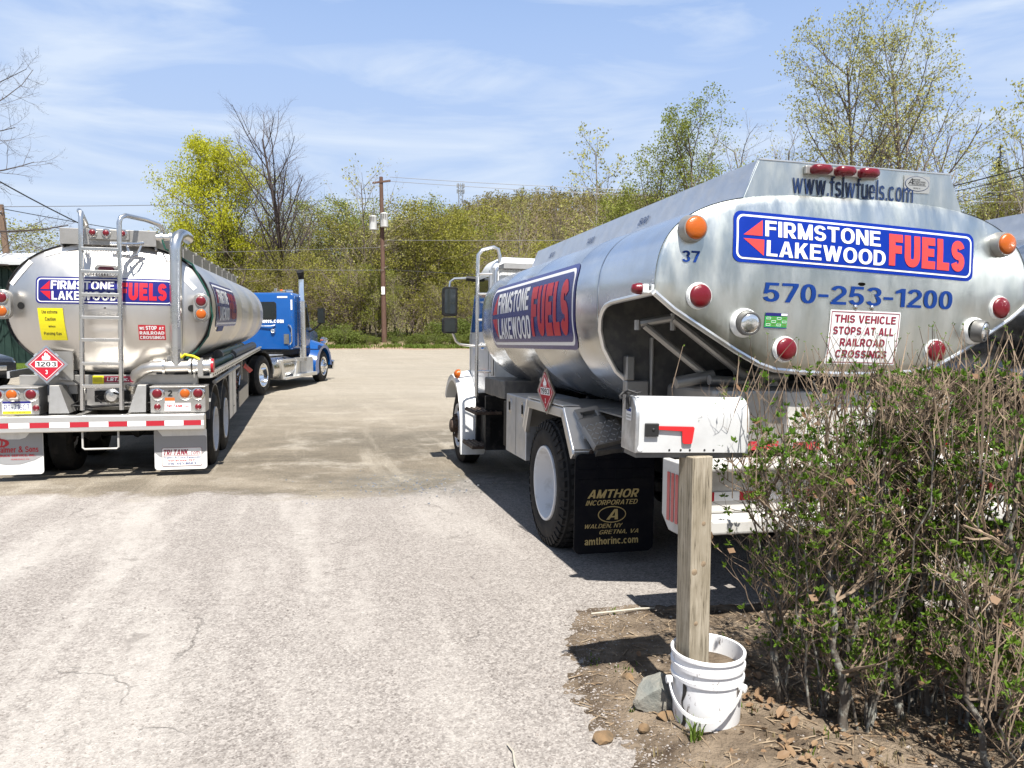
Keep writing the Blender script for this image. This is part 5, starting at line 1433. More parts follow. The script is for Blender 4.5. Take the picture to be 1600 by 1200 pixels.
        b = mb('plate').box(min(s * .65, s * 1.17), max(s * .65, s * 1.17), 2.4, 3.95, .36, .86).use('alumtrim').box(min(s * .70, s * 1.24), max(s * .70, s * 1.24), 1.5, 4.1, .30, .36).box(min(s * 1.0, s * 1.2), max(s * 1.0, s * 1.2), 1.35, 2.45, .80, .86).box(min(s * .95, s * 1.3), max(s * .95, s * 1.3), 2.5, 3.95, .34, .41)
        b.hexa([(s * 1.12, 1.4, .32), (s * 1.19, 1.4, .32), (s * 1.19, 1.62, .32), (s * 1.12, 1.62, .32), (s * 1.12, 1.25, .84), (s * 1.19, 1.25, .84), (s * 1.19, 1.42, .84), (s * 1.12, 1.42, .84)])
        b.hexa([(s * 1.12, 2.35, .36), (s * 1.19, 2.35, .36), (s * 1.19, 2.5, .36), (s * 1.12, 2.5, .36), (s * 1.12, 2.5, .84), (s * 1.19, 2.5, .84), (s * 1.19, 2.75, .84), (s * 1.12, 2.75, .84)])
        b.use('darkgrey').box(min(s * 1.17, s * 1.176), max(s * 1.17, s * 1.176), 2.85, 2.86, .42, .82)
        fix_normals(b.build('side_step', None, root, 0, .006))
        u_, v_ = s * 1.32, 2.62
        st = mb('steel').tube([(u_, v_, .86), (u_, v_, 1.3), (u_, v_, 2.5)], .10, 18).use('chrome').tube([(u_, v_, 2.5), (u_, v_, 2.55), (u_, v_, 3.16)], [.10, .08, .08], 18)
        st.use('black').tube([(u_, v_, 3.14), (u_, v_ - .02, 3.25), (u_, v_ - .09, 3.36)], [.082, .088, .105], 16)
        for z in (1.2, 1.7, 2.2): st.use('chrome').tube([(u_, v_, z), (u_, v_, z + .03)], .106, 18)
        st.use('frame_grey').box(min(s * 1.1, s * 1.4), max(s * 1.1, s * 1.4), 2.5, 2.75, .78, .88)
        st.build('exhaust_stack', None, root)
        m_ = mb('black').prism(rrect(min(s * 1.28, s * 1.5), 1.88, max(s * 1.28, s * 1.5), 2.35, .04), (0, 4.1, 0), (1, 0, 0), (0, 0, 1), (0, .09, 0)).tube([(s * 1.38, 4.14, 1.9), (s * 1.2, 4.12, 1.72), (s * 1.0, 4.1, 1.62)], .03, 8)
        m_ = fix_normals(m_.build('mirror', None, root, 40))
        g = MB(); patch(g, flat((0, 4.097, 0), (1, 0, 0), (0, 0, 1)), rrect(min(s * 1.30, s * 1.48), 1.9, max(s * 1.30, s * 1.48), 2.33, .03), 'mirror', .002); g.build('mirror_glass', None, m_, 0)
        mb('chrome').tube([(s * 1.05, 3.05, 2.25), (s * 1.13, 3.02, 2.22), (s * 1.13, 3.02, 1.45), (s * 1.05, 3.05, 1.40)], .02, 8).build('grab_handle', None, cb)
    b = mb('black')
    for s in (-1, 1): b.box(s * .43 - .04, s * .43 + .04, -2.0, 5.9, .70, .98)
    for v in (0, -1.32): b.tube([(-.85, v, .52), (.85, v, .52)], .08, 8)
    b.box(-.5, .5, -.9, .3, .98, 1.05).box(-.8, .8, 2.35, 4.0, .95, 1.13).tube([(-.9, 5.02, .5), (.9, 5.02, .5)], .06, 8)
    b.build('chassis', None, root, 0)
    mb('plate').box(-.4, .9, .7, 2.2, .96, .985).build('deck_plate', None, root, 0)
    return root
tractor = make_tractor(frame((-7.59, 19.79, 0), -4.3, 0, 0))

# ------------------------------------------------------------------ mailbox, post, bucket, rock
def arch(w, hs, k=14):
    p = [(0, 0), (w, 0), (w, hs)]
    for i in range(1, k): 
        a = PI * i / k
        p.append((w / 2 + w / 2 * math.cos(a), hs + w / 2 * math.sin(a)))
    p.append((0, hs))
    return p

mbx = empty('mailbox', frame((.503, 3.10, 1.172), 11, 0, 1.8))
tag(mbx, 'white arched mailbox with a red flag and grey door on top of the wooden post', 'mailbox')
W_, HS, L_ = .17, .142, .49
ring = lambda x, g=0.: [(x, p[0] + (p[0] - W_ / 2) * g, p[1] + (p[1] - .1) * g) for p in arch(W_, HS)]
body = mb('box_white').loft([ring(0), ring(.002), ring(L_ - .004), ring(L_ - .003, .04), ring(L_ + .004, .04), ring(L_ + .005, 0)], True)
body = fix_normals(body.build('box_body', None, mbx, 40, .003))
b = mb('strap')
for x in (.145, .195, .235, .30, .34): b.lathe([(0, .0045), (.0015, .0045), (.002, 0)], (x, -.0005, .012), (0, -1, 0), 8)
b.build('rivet', None, body)
fix_normals(mb('white').lathe([(0, .012), (.003, .011), (.005, .006), (.005, 0)], (.018, 0, .015), (0, -1, 0), 16).build('hinge_stud', None, body))
dr = mb('galv').loft([ring(-.004, .015), ring(.012, .015)], True)
door = fix_normals(dr.build('door', None, mbx, 40, .004))
fn = flat((-.0045, .115, .125), (0, -1, 0), (0, 0, 1))
b = MB(); patch(b, fn, rrect(0, 0, .065, .055, .006), 'v_white', .001)
patch(b, fn, [(.006, .037), (.059, .037), (.059, .050), (.006, .050)], 'v_phone', .002)
for k in range(2): patch(b, fn, [(.006, .008 + k * .012), (.058, .008 + k * .012), (.058, .014 + k * .012), (.006, .014 + k * .012)], 'v_grey', .002)
b.build('sticker', None, door, 0)
b = mb('strap').tube([(-.012, .085, .17), (-.014, .085, .215), (-.01, .085, .235), (.01, .085, .243), (.02, .07, .243)], .008, 8).tube([(-.012, .085, .235), (-.035, .08, .24), (-.05, .075, .225), (-.045, .07, .215)], .006, 6).tube([(-.03, .09, .236), (-.02, .06, .25), (.01, .04, .24), (.03, .05, .244)], .005, 6)
b.build('door_strap', None, door)
b = mb('darkgrey').box(.006, L_ - .01, .015, W_ - .015, -.022, -.001)
b.build('mounting_board', None, mbx, 0)
fl = mb('v_black').box(.034, .092, -.014, 0, .068, .122).lathe([(0, .007), (.004, .006), (.005, 0)], (.068, -.014, .097), (0, -1, 0), 12)
hold = fl.build('flag_holder', None, mbx, 0, .003)
f = mb('flagred').prism([(.088, .096), (.194, .090), (.197, .045), (.203, .038), (.236, .038), (.240, .045), (.248, .104), (.243, .110), (.088, .112)], (0, -.012, 0), (1, 0, 0), (0, 0, 1), (0, .005, 0))
fix_normals(f.build('flag', None, mbx, 0, .002))

def wood_mat():
    m = bpy.data.materials.new('weathered_post_wood'); m.use_nodes = True
    n, l = m.node_tree.nodes, m.node_tree.links
    b = n['Principled BSDF']; b.inputs['Roughness'].default_value = .85; b.inputs['Specular IOR Level'].default_value = .2
    co = n.new('ShaderNodeTexCoord'); mp_ = n.new('ShaderNodeMapping'); mp_.inputs['Scale'].default_value = (1, 1, .055)
    l.new(co.outputs['Object'], mp_.inputs[0])
    t = n.new('ShaderNodeTexNoise'); t.inputs['Scale'].default_value = 95; t.inputs['Detail'].default_value = 7; t.inputs['Roughness'].default_value = .7; t.inputs['Distortion'].default_value = .6
    l.new(mp_.outputs[0], t.inputs['Vector'])
    r = n.new('ShaderNodeValToRGB'); e = r.color_ramp.elements
    e[0].position = .30; e[0].color = (.055, .045, .032, 1); e[1].position = .72; e[1].color = (.40, .36, .295, 1)
    q = e.new(.47); q.color = (.265, .23, .175, 1)
    l.new(t.outputs['Fac'], r.inputs[0])
    t2 = n.new('ShaderNodeTexNoise'); t2.inputs['Scale'].default_value = 9; t2.inputs['Detail'].default_value = 4
    l.new(co.outputs['Object'], t2.inputs['Vector'])
    mx = n.new('ShaderNodeMixRGB'); mx.blend_type = 'MULTIPLY'; mx.inputs[0].default_value = .55
    r2 = n.new('ShaderNodeValToRGB'); r2.color_ramp.elements[0].position = .35; r2.color_ramp.elements[0].color = (.62, .60, .54, 1); r2.color_ramp.elements[1].position = .65
    l.new(t2.outputs['Fac'], r2.inputs[0]); l.new(r.outputs[0], mx.inputs[1]); l.new(r2.outputs[0], mx.inputs[2])
    l.new(mx.outputs[0], b.inputs['Base Color'])
    bp = n.new('ShaderNodeBump'); bp.inputs['Strength'].default_value = .5; bp.inputs['Distance'].default_value = .004
    l.new(t.outputs['Fac'], bp.inputs['Height']); l.new(bp.outputs[0], b.inputs['Normal'])
    return m
M['post'] = wood_mat()
post = mb('post').box(-.0, .10, 0, .10, -.17, 1.0).build('wooden_post', None, None, 0, .004)
post.matrix_world = frame((.738, 3.112, .15), 22, 0, .1)
tag(post, 'weathered square wooden post standing in the white bucket under the mailbox', 'post')
k_ = mb('litter')
for (x, z, r_) in ((.018, .52, .014), (.062, .55, .012), (.06, .72, .010), (.03, .30, .010)):
    k_.lathe([(0, r_), (.0012, r_ * .8), (.001, r_ * .3), (.002, 0)], (x, 0, z), (0, -1, 0), 14)
k_.build('wood_knot', None, post)

def bucket_mat():
    m = bpy.data.materials.new('worn_white_bucket'); m.use_nodes = True
    n, l = m.node_tree.nodes, m.node_tree.links
    b = n['Principled BSDF']; b.inputs['Roughness'].default_value = .5
    co = n.new('ShaderNodeTexCoord'); mp_ = n.new('ShaderNodeMapping'); mp_.inputs['Scale'].default_value = (1, 1, .35); l.new(co.outputs['Object'], mp_.inputs[0])
    t = n.new('ShaderNodeTexNoise'); t.inputs['Scale'].default_value = 26; t.inputs['Detail'].default_value = 8; t.inputs['Roughness'].default_value = .75; l.new(mp_.outputs[0], t.inputs['Vector'])
    r = n.new('ShaderNodeValToRGB'); e = r.color_ramp.elements
    e[0].position = .345; e[0].color = (.16, .14, .13, 1); e[1].position = .40; e[1].color = (.70, .70, .71, 1)
    l.new(t.outputs['Fac'], r.inputs[0]); l.new(r.outputs[0], b.inputs['Base Color'])
    return m
M['bucket'] = bucket_mat()
M['soil'] = mat('garden_soil', (.085, .06, .04), .95, var=((.30, .235, .17), 4.5, .34, .64), bump=(45, 1, .03), spec=.2)
bk = empty('bucket', frame((.826, 3.17, -.01), -20, 1, 1.0) @ Matrix.Scale(1.04, 4))
tag(bk, 'cracked white plastic bucket holding the mailbox post', 'bucket')
bm_ = mb('bucket').lathe([(0.0, .130), (.01, .133), (.215, .139), (.218, .146), (.232, .147), (.236, .140), (.262, .141), (.266, .148), (.282, .149), (.287, .142), (.31, .142), (.314, .149), (.326, .149), (.329, .144), (.326, .138), (.02, .128)], (0, 0, 0), (0, 0, 1), 56)
bk_b = fix_normals(bm_.build('bucket_wall', None, bk, 40))
mb('soil').lathe([(.252, .138), (.262, .09), (.258, .04), (.262, 0)], (0, 0, 0), (0, 0, 1), 24).build('soil_fill', None, bk, 40)
cr_ = mb('v_black')
rng = random.Random(3)
pts = []
for k in range(14):
    z = .222 - k * .0165; a = R(236 + 2.5 * math.sin(k * .9) + rng.uniform(-1, 1)) 
    pts.append((z, a, .0065 + .003 * math.sin(k * .7 + .5) if 0 < k < 13 else .0005))
for (z0, a0, w0), (z1, a1, w1) in zip(pts, pts[1:]):
    q = []
    for z, a, w in ((z1, a1, w1), (z0, a0, w0)):
        rr_ = .1335 + (z - .01) / .205 * .0065
        q.append([(rr_ + .0016) * math.cos(a - w / .14), (rr_ + .0016) * math.sin(a - w / .14), z]); q.append([(rr_ + .0016) * math.cos(a + w / .14), (rr_ + .0016) * math.sin(a + w / .14), z])
    cr_.add([q[0], q[1], q[3], q[2]], [(0, 1, 2, 3)])
cr_.build('crack', None, bk, 0)
h_ = []
for k in range(21):
    t = k / 20
    a = R(205 + 130 * t)
    sag = math.sin(PI * t)
    rr_ = .158 + .022 * sag
    h_.append((rr_ * math.cos(a), rr_ * math.sin(a), .215 - .10 * sag - .015 * (1 - t)))
b = MB(); b.use('flapwhite')
rings = []
for i, p in enumerate(h_):
    o_ = Vector(p); rad = Vector((p[0], p[1], 0)).normalized()
    rings.append([o_ + rad * .003 + Vector((0, 0, .008)), o_ + rad * .003 - Vector((0, 0, .008)), o_ - rad * .003 - Vector((0, 0, .008)), o_ - rad * .003 + Vector((0, 0, .008))])
b.loft(rings)
for i in (0, -1): b.lathe([(-.01, .016), (.012, .016), (.014, 0)], h_[i], (h_[i][0], h_[i][1], 0), 14)
fix_normals(b.build('bucket_handle', None, bk, 0))

def rock(name, loc, dims, seed, m, label, cat='rock', sub=3, rough=.10, flatk=7):
    b = bmesh.new(); bmesh.ops.create_icosphere(b, subdivisions=sub, radius=1)
    rg = random.Random(seed)
    pl = []
    for _ in range(flatk):
        v = Vector((rg.uniform(-1, 1), rg.uniform(-1, 1), rg.uniform(-.5, 1))).normalized(); pl.append((v, rg.uniform(.55, .85)))
    for v in b.verts:
        for n_, d in pl:
            e = v.co.dot(n_) - d
            if e > 0: v.co -= n_ * e
        v.co *= 1 + rg.uniform(-rough, rough) * .35
        v.co = Vector((v.co.x * dims[0], v.co.y * dims[1], v.co.z * dims[2]))
    me = bpy.data.meshes.new(name); b.to_mesh(me); b.free()
    me.materials.append(M[m])
    me.polygons.foreach_set('use_smooth', [True] * len(me.polygons)); me.set_sharp_from_angle(angle=R(22))
    o = bpy.data.objects.new(name, me); COL.objects.link(o); o.location = loc
    o.rotation_euler = (0, 0, rg.uniform(0, 6))
    return tag(o, label, cat)
r0 = rock('rock', (.632, 3.27, .075), (.125, .12, .098), 19, 'stone', 'flat-topped grey rock lying on the soil left of the white bucket', rough=.07, flatk=12)
r0.rotation_euler = (R(8), R(5), R(50))
rock('stone', (.375, 3.035, .012), (.062, .046, .018), 5, 'stone_brown', 'flat brown stone on the asphalt edge at the bottom of the picture', 'stone', 2)
rock('stone', (.545, 3.07, .03), (.032, .026, .022), 6, 'stone_brown', 'small mossy brown stone below the grey rock', 'stone', 2)
rock('stone', (.66, 3.16, .03), (.055, .034, .026), 7, 'stone_brown', 'brown clod between the grey rock and the bucket', 'stone', 2)
rock('stone', (.545, 3.53, .03), (.038, .028, .024), 8, 'stone_brown', 'small brown stone behind the grey rock', 'stone', 2)
def stick(pts, r, label, m='drystick'):
    o = mb(m).tube(pts, r, 6).build('stick', None, None)
    return tag(o, label, 'stick')
M['drystick'] = mat('dry_stick', (.50, .46, .38), .8)
stick([(.46, 4.36, .026), (.58, 4.38, .03), (.75, 4.42, .034), (.84, 4.43, .035)], [.006, .007, .007, .004], 'thin pale straight stick lying on the soil edge behind the mailbox')
stick([(-.02, 2.98, .01), (.005, 2.92, .012), (.01, 2.84, .012), (.03, 2.74, .012)], [.003, .004, .004, .003], 'thin bent twig on the asphalt at the bottom of the picture', 'drystick')

# ------------------------------------------------------------------ ground
def ground_mat():
    m = bpy.data.materials.new('yard_ground'); m.use_nodes = True
    n, l = m.node_tree.nodes, m.node_tree.links
    b = n['Principled BSDF']; b.inputs['Roughness'].default_value = .9; b.inputs['Specular IOR Level'].default_value = .25
    co = n.new('ShaderNodeTexCoord')
    sx = n.new('ShaderNodeSeparateXYZ'); l.new(co.outputs['Object'], sx.inputs[0])
    def noise(scale, detail=5, rough=.6, stretch=None, rot=0, dist=0):
        t = n.new('ShaderNodeTexNoise'); t.inputs['Scale'].default_value = scale; t.inputs['Detail'].default_value = detail; t.inputs['Roughness'].default_value = rough; t.inputs['Distortion'].default_value = dist
        if stretch:
            q = n.new('ShaderNodeMapping'); q.inputs['Scale'].default_value = stretch; q0 = n.new('ShaderNodeMapping'); q0.inputs['Rotation'].default_value = (0, 0, R(rot)); l.new(co.outputs['Object'], q0.inputs[0]); l.new(q0.outputs[0], q.inputs[0]); l.new(q.outputs[0], t.inputs['Vector'])
        else: l.new(co.outputs['Object'], t.inputs['Vector'])
        return t.outputs['Fac']
    def ramp(src, p0, c0, p1, c1, extra=()):
        r = n.new('ShaderNodeValToRGB'); e = r.color_ramp.elements
        e[0].position = p0; e[0].color = (*c0, 1); e[1].position = p1; e[1].color = (*c1, 1)
        for p, c in extra: q = e.new(p); q.color = (*c, 1)
        l.new(src, r.inputs[0]); return r.outputs[0]
    def mth(op, a, b_=None, c=None):
        q = n.new('ShaderNodeMath'); q.operation = op
        for i, v in enumerate((a, b_, c)):
            if v is None: continue
            if isinstance(v, (int, float)): q.inputs[i].default_value = v
            else: l.new(v, q.inputs[i])
        return q.outputs[0]
    def mix(f, a, b_, mode='MIX'):
        q = n.new('ShaderNodeMixRGB'); q.blend_type = mode
        for i, v in enumerate((f, a, b_)):
            if isinstance(v, (int, float)): q.inputs[i].default_value = v
            elif isinstance(v, tuple): q.inputs[i].default_value = (*v, 1)
            else: l.new(v, q.inputs[i])
        return q.outputs[0]
    def smooth(v, a, b_):
        q = n.new('ShaderNodeMapRange'); q.interpolation_type = 'SMOOTHSTEP'; q.inputs[1].default_value = a; q.inputs[2].default_value = b_
        l.new(v, q.inputs[0]); return q.outputs[0]
    # chip-seal aggregate near the camera
    vo = n.new('ShaderNodeTexVoronoi'); vo.inputs['Scale'].default_value = 120; vo.inputs['Randomness'].default_value = 1; l.new(co.outputs['Object'], vo.inputs['Vector'])
    vo2 = n.new('ShaderNodeTexVoronoi'); vo2.inputs['Scale'].default_value = 64; l.new(co.outputs['Object'], vo2.inputs['Vector'])
    chip = ramp(vo.outputs['Color'], .12, (.09, .08, .073), .9, (.36, .335, .312), ((.5, (.23, .21, .193)),))
    chip2 = ramp(vo2.outputs['Color'], .2, (.11, .096, .088), .9, (.33, .305, .283))
    near = mix(.45, chip, chip2)
    dust = mth('MULTIPLY', noise(.55, 7, .64, (2.9, .40, 1), -15.5, .35), 1)
    fine = noise(9, 6, .7)
    dm = smooth(mth('ADD', dust, mth('MULTIPLY', mth('SUBTRACT', fine, .5), .35)), .42, .66)
    left = smooth(sx.outputs[0], 1.2, -2.4)
    dm = mth('MULTIPLY', dm, mth('MULTIPLY_ADD', left, .52, .14))
    near = mix(mth('MULTIPLY', dm, .85), near, (.385, .362, .335))
    near = mix(mth('MULTIPLY', smooth(noise(1.3, 6, .7), .45, .75), .25), near, (.185, .165, .15))
    near = mix(mth('MULTIPLY', smooth(noise(2.1, 4, .55), .66, .72), .45), near, (.10, .088, .08))
    near = mix(mth('MULTIPLY', smooth(noise(14, 2, .5), .70, .76), .5), near, (.13, .115, .105))
    # cracks
    wv = n.new('ShaderNodeTexVoronoi'); wv.feature = 'DISTANCE_TO_EDGE'; wv.inputs['Scale'].default_value = .42
    dv = n.new('ShaderNodeMapping'); l.new(co.outputs['Object'], dv.inputs[0])
    dn = n.new('ShaderNodeTexNoise'); dn.inputs['Scale'].default_value = 2.5; dn.inputs['Detail'].default_value = 5; l.new(co.outputs['Object'], dn.inputs['Vector'])
    dmx = n.new('ShaderNodeVectorMath'); dmx.operation = 'MULTIPLY_ADD'; dmx.inputs[1].default_value = (.5, .5, .5); l.new(dn.outputs['Color'], dmx.inputs[0]); l.new(co.outputs['Object'], dmx.inputs[2]); l.new(dmx.outputs[0], wv.inputs['Vector'])
    crk = smooth(wv.outputs['Distance'], .0045, .001)
    crk = mth('MULTIPLY', crk, smooth(noise(.9, 3), .54, .60))
    near = mix(mth('MULTIPLY', crk, .38), near, (.05, .043, .038))
    # compacted dirt farther out
    d1 = noise(.30, 7, .66, (.55, 1.5, 1), -8, 1.2)
    d2 = noise(3.0, 6, .65)
    dirt = ramp(mth('ADD', d1, mth('MULTIPLY', mth('SUBTRACT', d2, .5), .35)), .30, (.085, .073, .056), .72, (.27, .235, .185), ((.5, (.16, .136, .104)),))
    dirt = mix(mth('MULTIPLY', smooth(noise(1.1, 8, .72), .5, .68), .55), dirt, (.36, .33, .28))
    dirt = mix(mth('MULTIPLY', smooth(noise(.45, 6, .7, None, 0, 1.5), .54, .66), .5), dirt, (.12, .105, .08))
    trk = noise(.9, 6, .66, (2.2, .16, 1), -15.5, .25)
    dirt = mix(mth('MULTIPLY', smooth(trk, .53, .68), .45), dirt, (.34, .305, .25))
    dirt = mix(mth('MULTIPLY', smooth(trk, .44, .33), .40), dirt, (.12, .10, .076))
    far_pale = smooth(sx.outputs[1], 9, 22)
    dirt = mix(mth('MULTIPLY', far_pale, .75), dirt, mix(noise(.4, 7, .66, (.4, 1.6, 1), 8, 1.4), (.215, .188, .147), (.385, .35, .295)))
    grit = ramp(vo.outputs['Color'], .2, (.62, .62, .62), .9, (1.2, 1.2, 1.2))
    dirt = mix(1, dirt, grit, 'MULTIPLY')
    edge = mth('ADD', sx.outputs[1], mth('MULTIPLY', mth('SUBTRACT', noise(1.1, 8, .74), .5), 1.9))
    # the paved apron bulges on the right side of the drive
    edge = mth('SUBTRACT', edge, mth('MULTIPLY', smooth(sx.outputs[0], -1.4, .1), 1.6))
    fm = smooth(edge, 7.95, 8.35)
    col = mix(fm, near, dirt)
    # dark damp patch where glass lies broken
    px_ = mth('SUBTRACT', sx.outputs[0], -.85); py_ = mth('SUBTRACT', sx.outputs[1], 9.0)
    dd = mth('ADD', mth('POWER', mth('DIVIDE', px_, 1.5), 2), mth('POWER', mth('DIVIDE', py_, 1.1), 2))
    pm = mth('MULTIPLY', smooth(dd, 1.1, .1), mth('ADD', smooth(fine, .4, .6), .25))
    col = mix(mth('MULTIPLY', pm, .62), col, (.105, .10, .088))
    # verge: wood chips then forest floor
    vg = smooth(mth('ADD', sx.outputs[1], mth('MULTIPLY', mth('SUBTRACT', noise(.25, 5), .5), 5)), 46.5, 48.5)
    col = mix(vg, col, ramp(noise(6, 6, .7), .35, (.16, .10, .07), .7, (.36, .26, .19)))
    ff = smooth(sx.outputs[1], 52, 56)
    col = mix(ff, col, ramp(noise(1.4, 6, .7), .35, (.06, .05, .028), .7, (.15, .13, .06)))
    hillm = smooth(sx.outputs[1], 90, 150)
    col = mix(hillm, col, ramp(noise(.09, 8, .75), .35, (.075, .055, .035), .68, (.14, .12, .045)))
    bk_ = smooth(sx.outputs[1], -20, -45)
    col = mix(bk_, col, ramp(noise(.2, 8, .75), .35, (.03, .035, .015), .68, (.09, .10, .035)))
    l.new(col, b.inputs['Base Color'])
    bp = n.new('ShaderNodeBump'); bp.inputs['Strength'].default_value = .55; bp.inputs['Distance'].default_value = .006
    hgt = mth('ADD', mth('MULTIPLY', vo.outputs['Distance'], .8), mth('ADD', mth('MULTIPLY', fine, 1.5), mth('MULTIPLY', noise(42, 5, .7), 1.3)))
    hgt = mth('SUBTRACT', hgt, mth('MULTIPLY', crk, 3))
    l.new(hgt, bp.inputs['Height']); l.new(bp.outputs[0], b.inputs['Normal'])
    return m
M['ground'] = ground_mat()
def axis(vals):
    out = []
    for a, b_, st in vals:
        k = max(1, int(round((b_ - a) / st)))
        out += [a + (b_ - a) * i / k for i in range(k)]
    return out + [vals[-1][1]]
xs = axis([(-1300, -300, 100), (-300, -80, 22), (-80, -16, 4), (-16, 16, .8), (16, 80, 4), (80, 300, 22), (300, 1300, 100)])
ys = axis([(-600, -80, 40), (-80, -10, 7), (-10, 28, .7), (28, 60, 1.6), (60, 160, 8), (160, 560, 16), (560, 1400, 105)])
gv = [(x, y, gz(x, y)) for y in ys for x in xs]
nx_ = len(xs)
gf = [(j * nx_ + i, j * nx_ + i + 1, (j + 1) * nx_ + i + 1, (j + 1) * nx_ + i) for j in range(len(ys) - 1) for i in range(nx_ - 1)]
g_ = mb('ground').add(gv, gf).build('ground', None, None, 180)
tag(g_, kind='structure')

bed_pts = [(1.35, 4.62), (1.0, 4.58), (.70, 4.56), (.50, 4.50), (.385, 4.22), (.31, 3.9), (.262, 3.58), (.29, 3.38), (.34, 3.16), (.43, 3.0), (.50, 2.86), (.60, 2.6), (.75, 2.2), (.9, 1.6), (6.5, 1.4), (6.5, 4.3), (3.6, 4.45), (2.4, 4.5), (1.8, 4.58)]
def in_poly(x, y, P):
    r_ = False
    for (x0, y0), (x1, y1) in zip(P, P[1:] + P[:1]):
        if (y0 > y) != (y1 > y) and x < (x1 - x0) * (y - y0) / (y1 - y0) + x0: r_ = not r_
    return r_
def dist_poly(x, y, P):
    d = 9
    for (x0, y0), (x1, y1) in zip(P, P[1:] + P[:1]):
        t = max(0, min(1, ((x - x0) * (x1 - x0) + (y - y0) * (y1 - y0)) / ((x1 - x0) ** 2 + (y1 - y0) ** 2)))
        d = min(d, math.hypot(x - x0 - t * (x1 - x0), y - y0 - t * (y1 - y0)))
    return d
from mathutils import noise as mnoise
def bed_h(x, y):
    d = dist_poly(x, y, bed_pts) * (1 if in_poly(x, y, bed_pts) else -1)
    d += .10 * (mnoise.noise((x * 3.1, y * 3.1, 2)) + .6 * mnoise.noise((x * 9, y * 9, 5))) + .05 * mnoise.noise((x * 24, y * 24, 3))
    h = max(-.03, min(.035, d * .10)) + (.014 * mnoise.noise((x * 7, y * 7, 0)) + .007 * mnoise.noise((x * 23, y * 23, 0))) * (1 if d > .02 else .3)
    return h
bx = axis([(.05, 2.6, .028), (2.6, 6.6, .12)]); by = axis([(1.4, 2.4, .08), (2.4, 4.9, .028)])
sv = [(x, y, gz(x, y) + bed_h(x, y)) for y in by for x in bx]
nb = len(bx)
sf = [(j * nb + i, j * nb + i + 1, (j + 1) * nb + i + 1, (j + 1) * nb + i) for j in range(len(by) - 1) for i in range(nb - 1) if max(sv[j * nb + i][2], sv[j * nb + i + 1][2], sv[(j + 1) * nb + i][2], sv[(j + 1) * nb + i + 1][2]) > gz(0, by[j]) - .012]
sb = mb('soil').add(sv, sf).build('soil_bed', None, None, 180)
tag(sb, kind='structure')

# litter on the soil: dead leaves, wood bits, gravel, grass tufts (nobody could count them)
rng = random.Random(21)
def bed_point(x0=.25, x1=3.4, y0=2.0, y1=4.5):
    while True:
        x, y = rng.uniform(x0, x1), rng.uniform(y0, y1)
        if in_poly(x, y, bed_pts): return x, y, gz(x, y) + bed_h(x, y)
b = mb('dead_leaf')
for _ in range(1700):
    x, y, z = bed_point(1.02 if rng.random() < .96 else .5, 3.4, 2.0, 3.9)
    s = rng.uniform(.008, .026) * (1.4 if rng.random() < .15 else 1)
    mt = Matrix.Translation((x, y, z + rng.uniform(.004, .03))) @ Matrix.Rotation(rng.uniform(0, 6.3), 4, 'Z') @ Matrix.Rotation(rng.uniform(-.7, .7), 4, 'X') @ Matrix.Rotation(rng.uniform(-.7, .7), 4, 'Y')
    c = rng.uniform(.15, .6)
    b.add([mt @ Vector(p) for p in ((-s, 0, 0), (-.4 * s, -.5 * s, c * s * .6), (.5 * s, -.45 * s, c * s * .5), (s, 0, .1 * s), (.5 * s, .45 * s, c * s * .5), (-.4 * s, .5 * s, c * s * .6), (0, 0, -.05 * s))], [(0, 1, 6), (1, 2, 6), (2, 3, 6), (3, 4, 6), (4, 5, 6), (5, 0, 6)])
tag(b.build('dead_leaves', None, None, 0), 'brown dead leaves scattered on the soil under the hedge', 'leaf litter', kind='stuff')
b = mb('litter')
for _ in range(2600):
    x, y, z = bed_point(.3, 3.2, 2.0, 4.4)
    if x < .95 and rng.random() < .55: continue
    a = rng.uniform(0, 6.3); L = rng.uniform(.008, .05); w = rng.uniform(.0012, .004)
    d = Vector((math.cos(a), math.sin(a), rng.uniform(-.15, .3))) * L
    p = Vector((x, y, z + .004))
    b.tube([p - d, p + d], w, 3)
tag(b.build('wood_litter', None, None, 0), 'small dry twigs and wood chips littering the soil bed', 'twig litter', kind='stuff')
def pebble_field(name, count, region, smin, smax, m, label, cat):
    b = mb(m)
    for _ in range(count):
        x, y, z = region()
        s = rng.uniform(smin, smax) * (.6 + .8 * rng.random() ** 3)
        a = rng.uniform(0, 6.3)
        v = []
        for (p, q, r_) in ((1, 0, 0), (-1, 0, 0), (0, 1, 0), (0, -1, 0), (0, 0, .7), (0, 0, -.5)):
            k = s * rng.uniform(.7, 1.2)
            v.append((x + (p * math.cos(a) - q * math.sin(a)) * k, y + (p * math.sin(a) + q * math.cos(a)) * k * .8, z + r_ * k + .001))
        b.add(v, [(0, 2, 4), (2, 1, 4), (1, 3, 4), (3, 0, 4), (2, 0, 5), (1, 2, 5), (3, 1, 5), (0, 3, 5)])
    tag(b.build(name, None, None, 0), label, cat, kind='stuff')
def near_drive():
    y = 2.2 + 7.5 * rng.random() ** 1.7
    x = rng.uniform(-.72 * y, min(.25 + .1 * y, 1.2))
    return x, y, gz(x, y)
pebble_field('loose_gravel', 5200, near_drive, .0028, .0068, 'gravel', 'loose pale gravel chips scattered over the drive', 'gravel')
def bed_edge():
    while True:
        k = rng.randrange(2, 12); (x0, y0), (x1, y1) = bed_pts[k], bed_pts[k + 1]
        t = rng.random(); x = x0 + (x1 - x0) * t + rng.gauss(.03, .10); y = y0 + (y1 - y0) * t + rng.gauss(0, .10)
        return x, y, gz(x, y) + max(0, bed_h(x, y))
pebble_field('edge_gravel', 2600, bed_edge, .002, .008, 'gravel', 'small stones strewn along the edge between the drive and the soil', 'gravel')
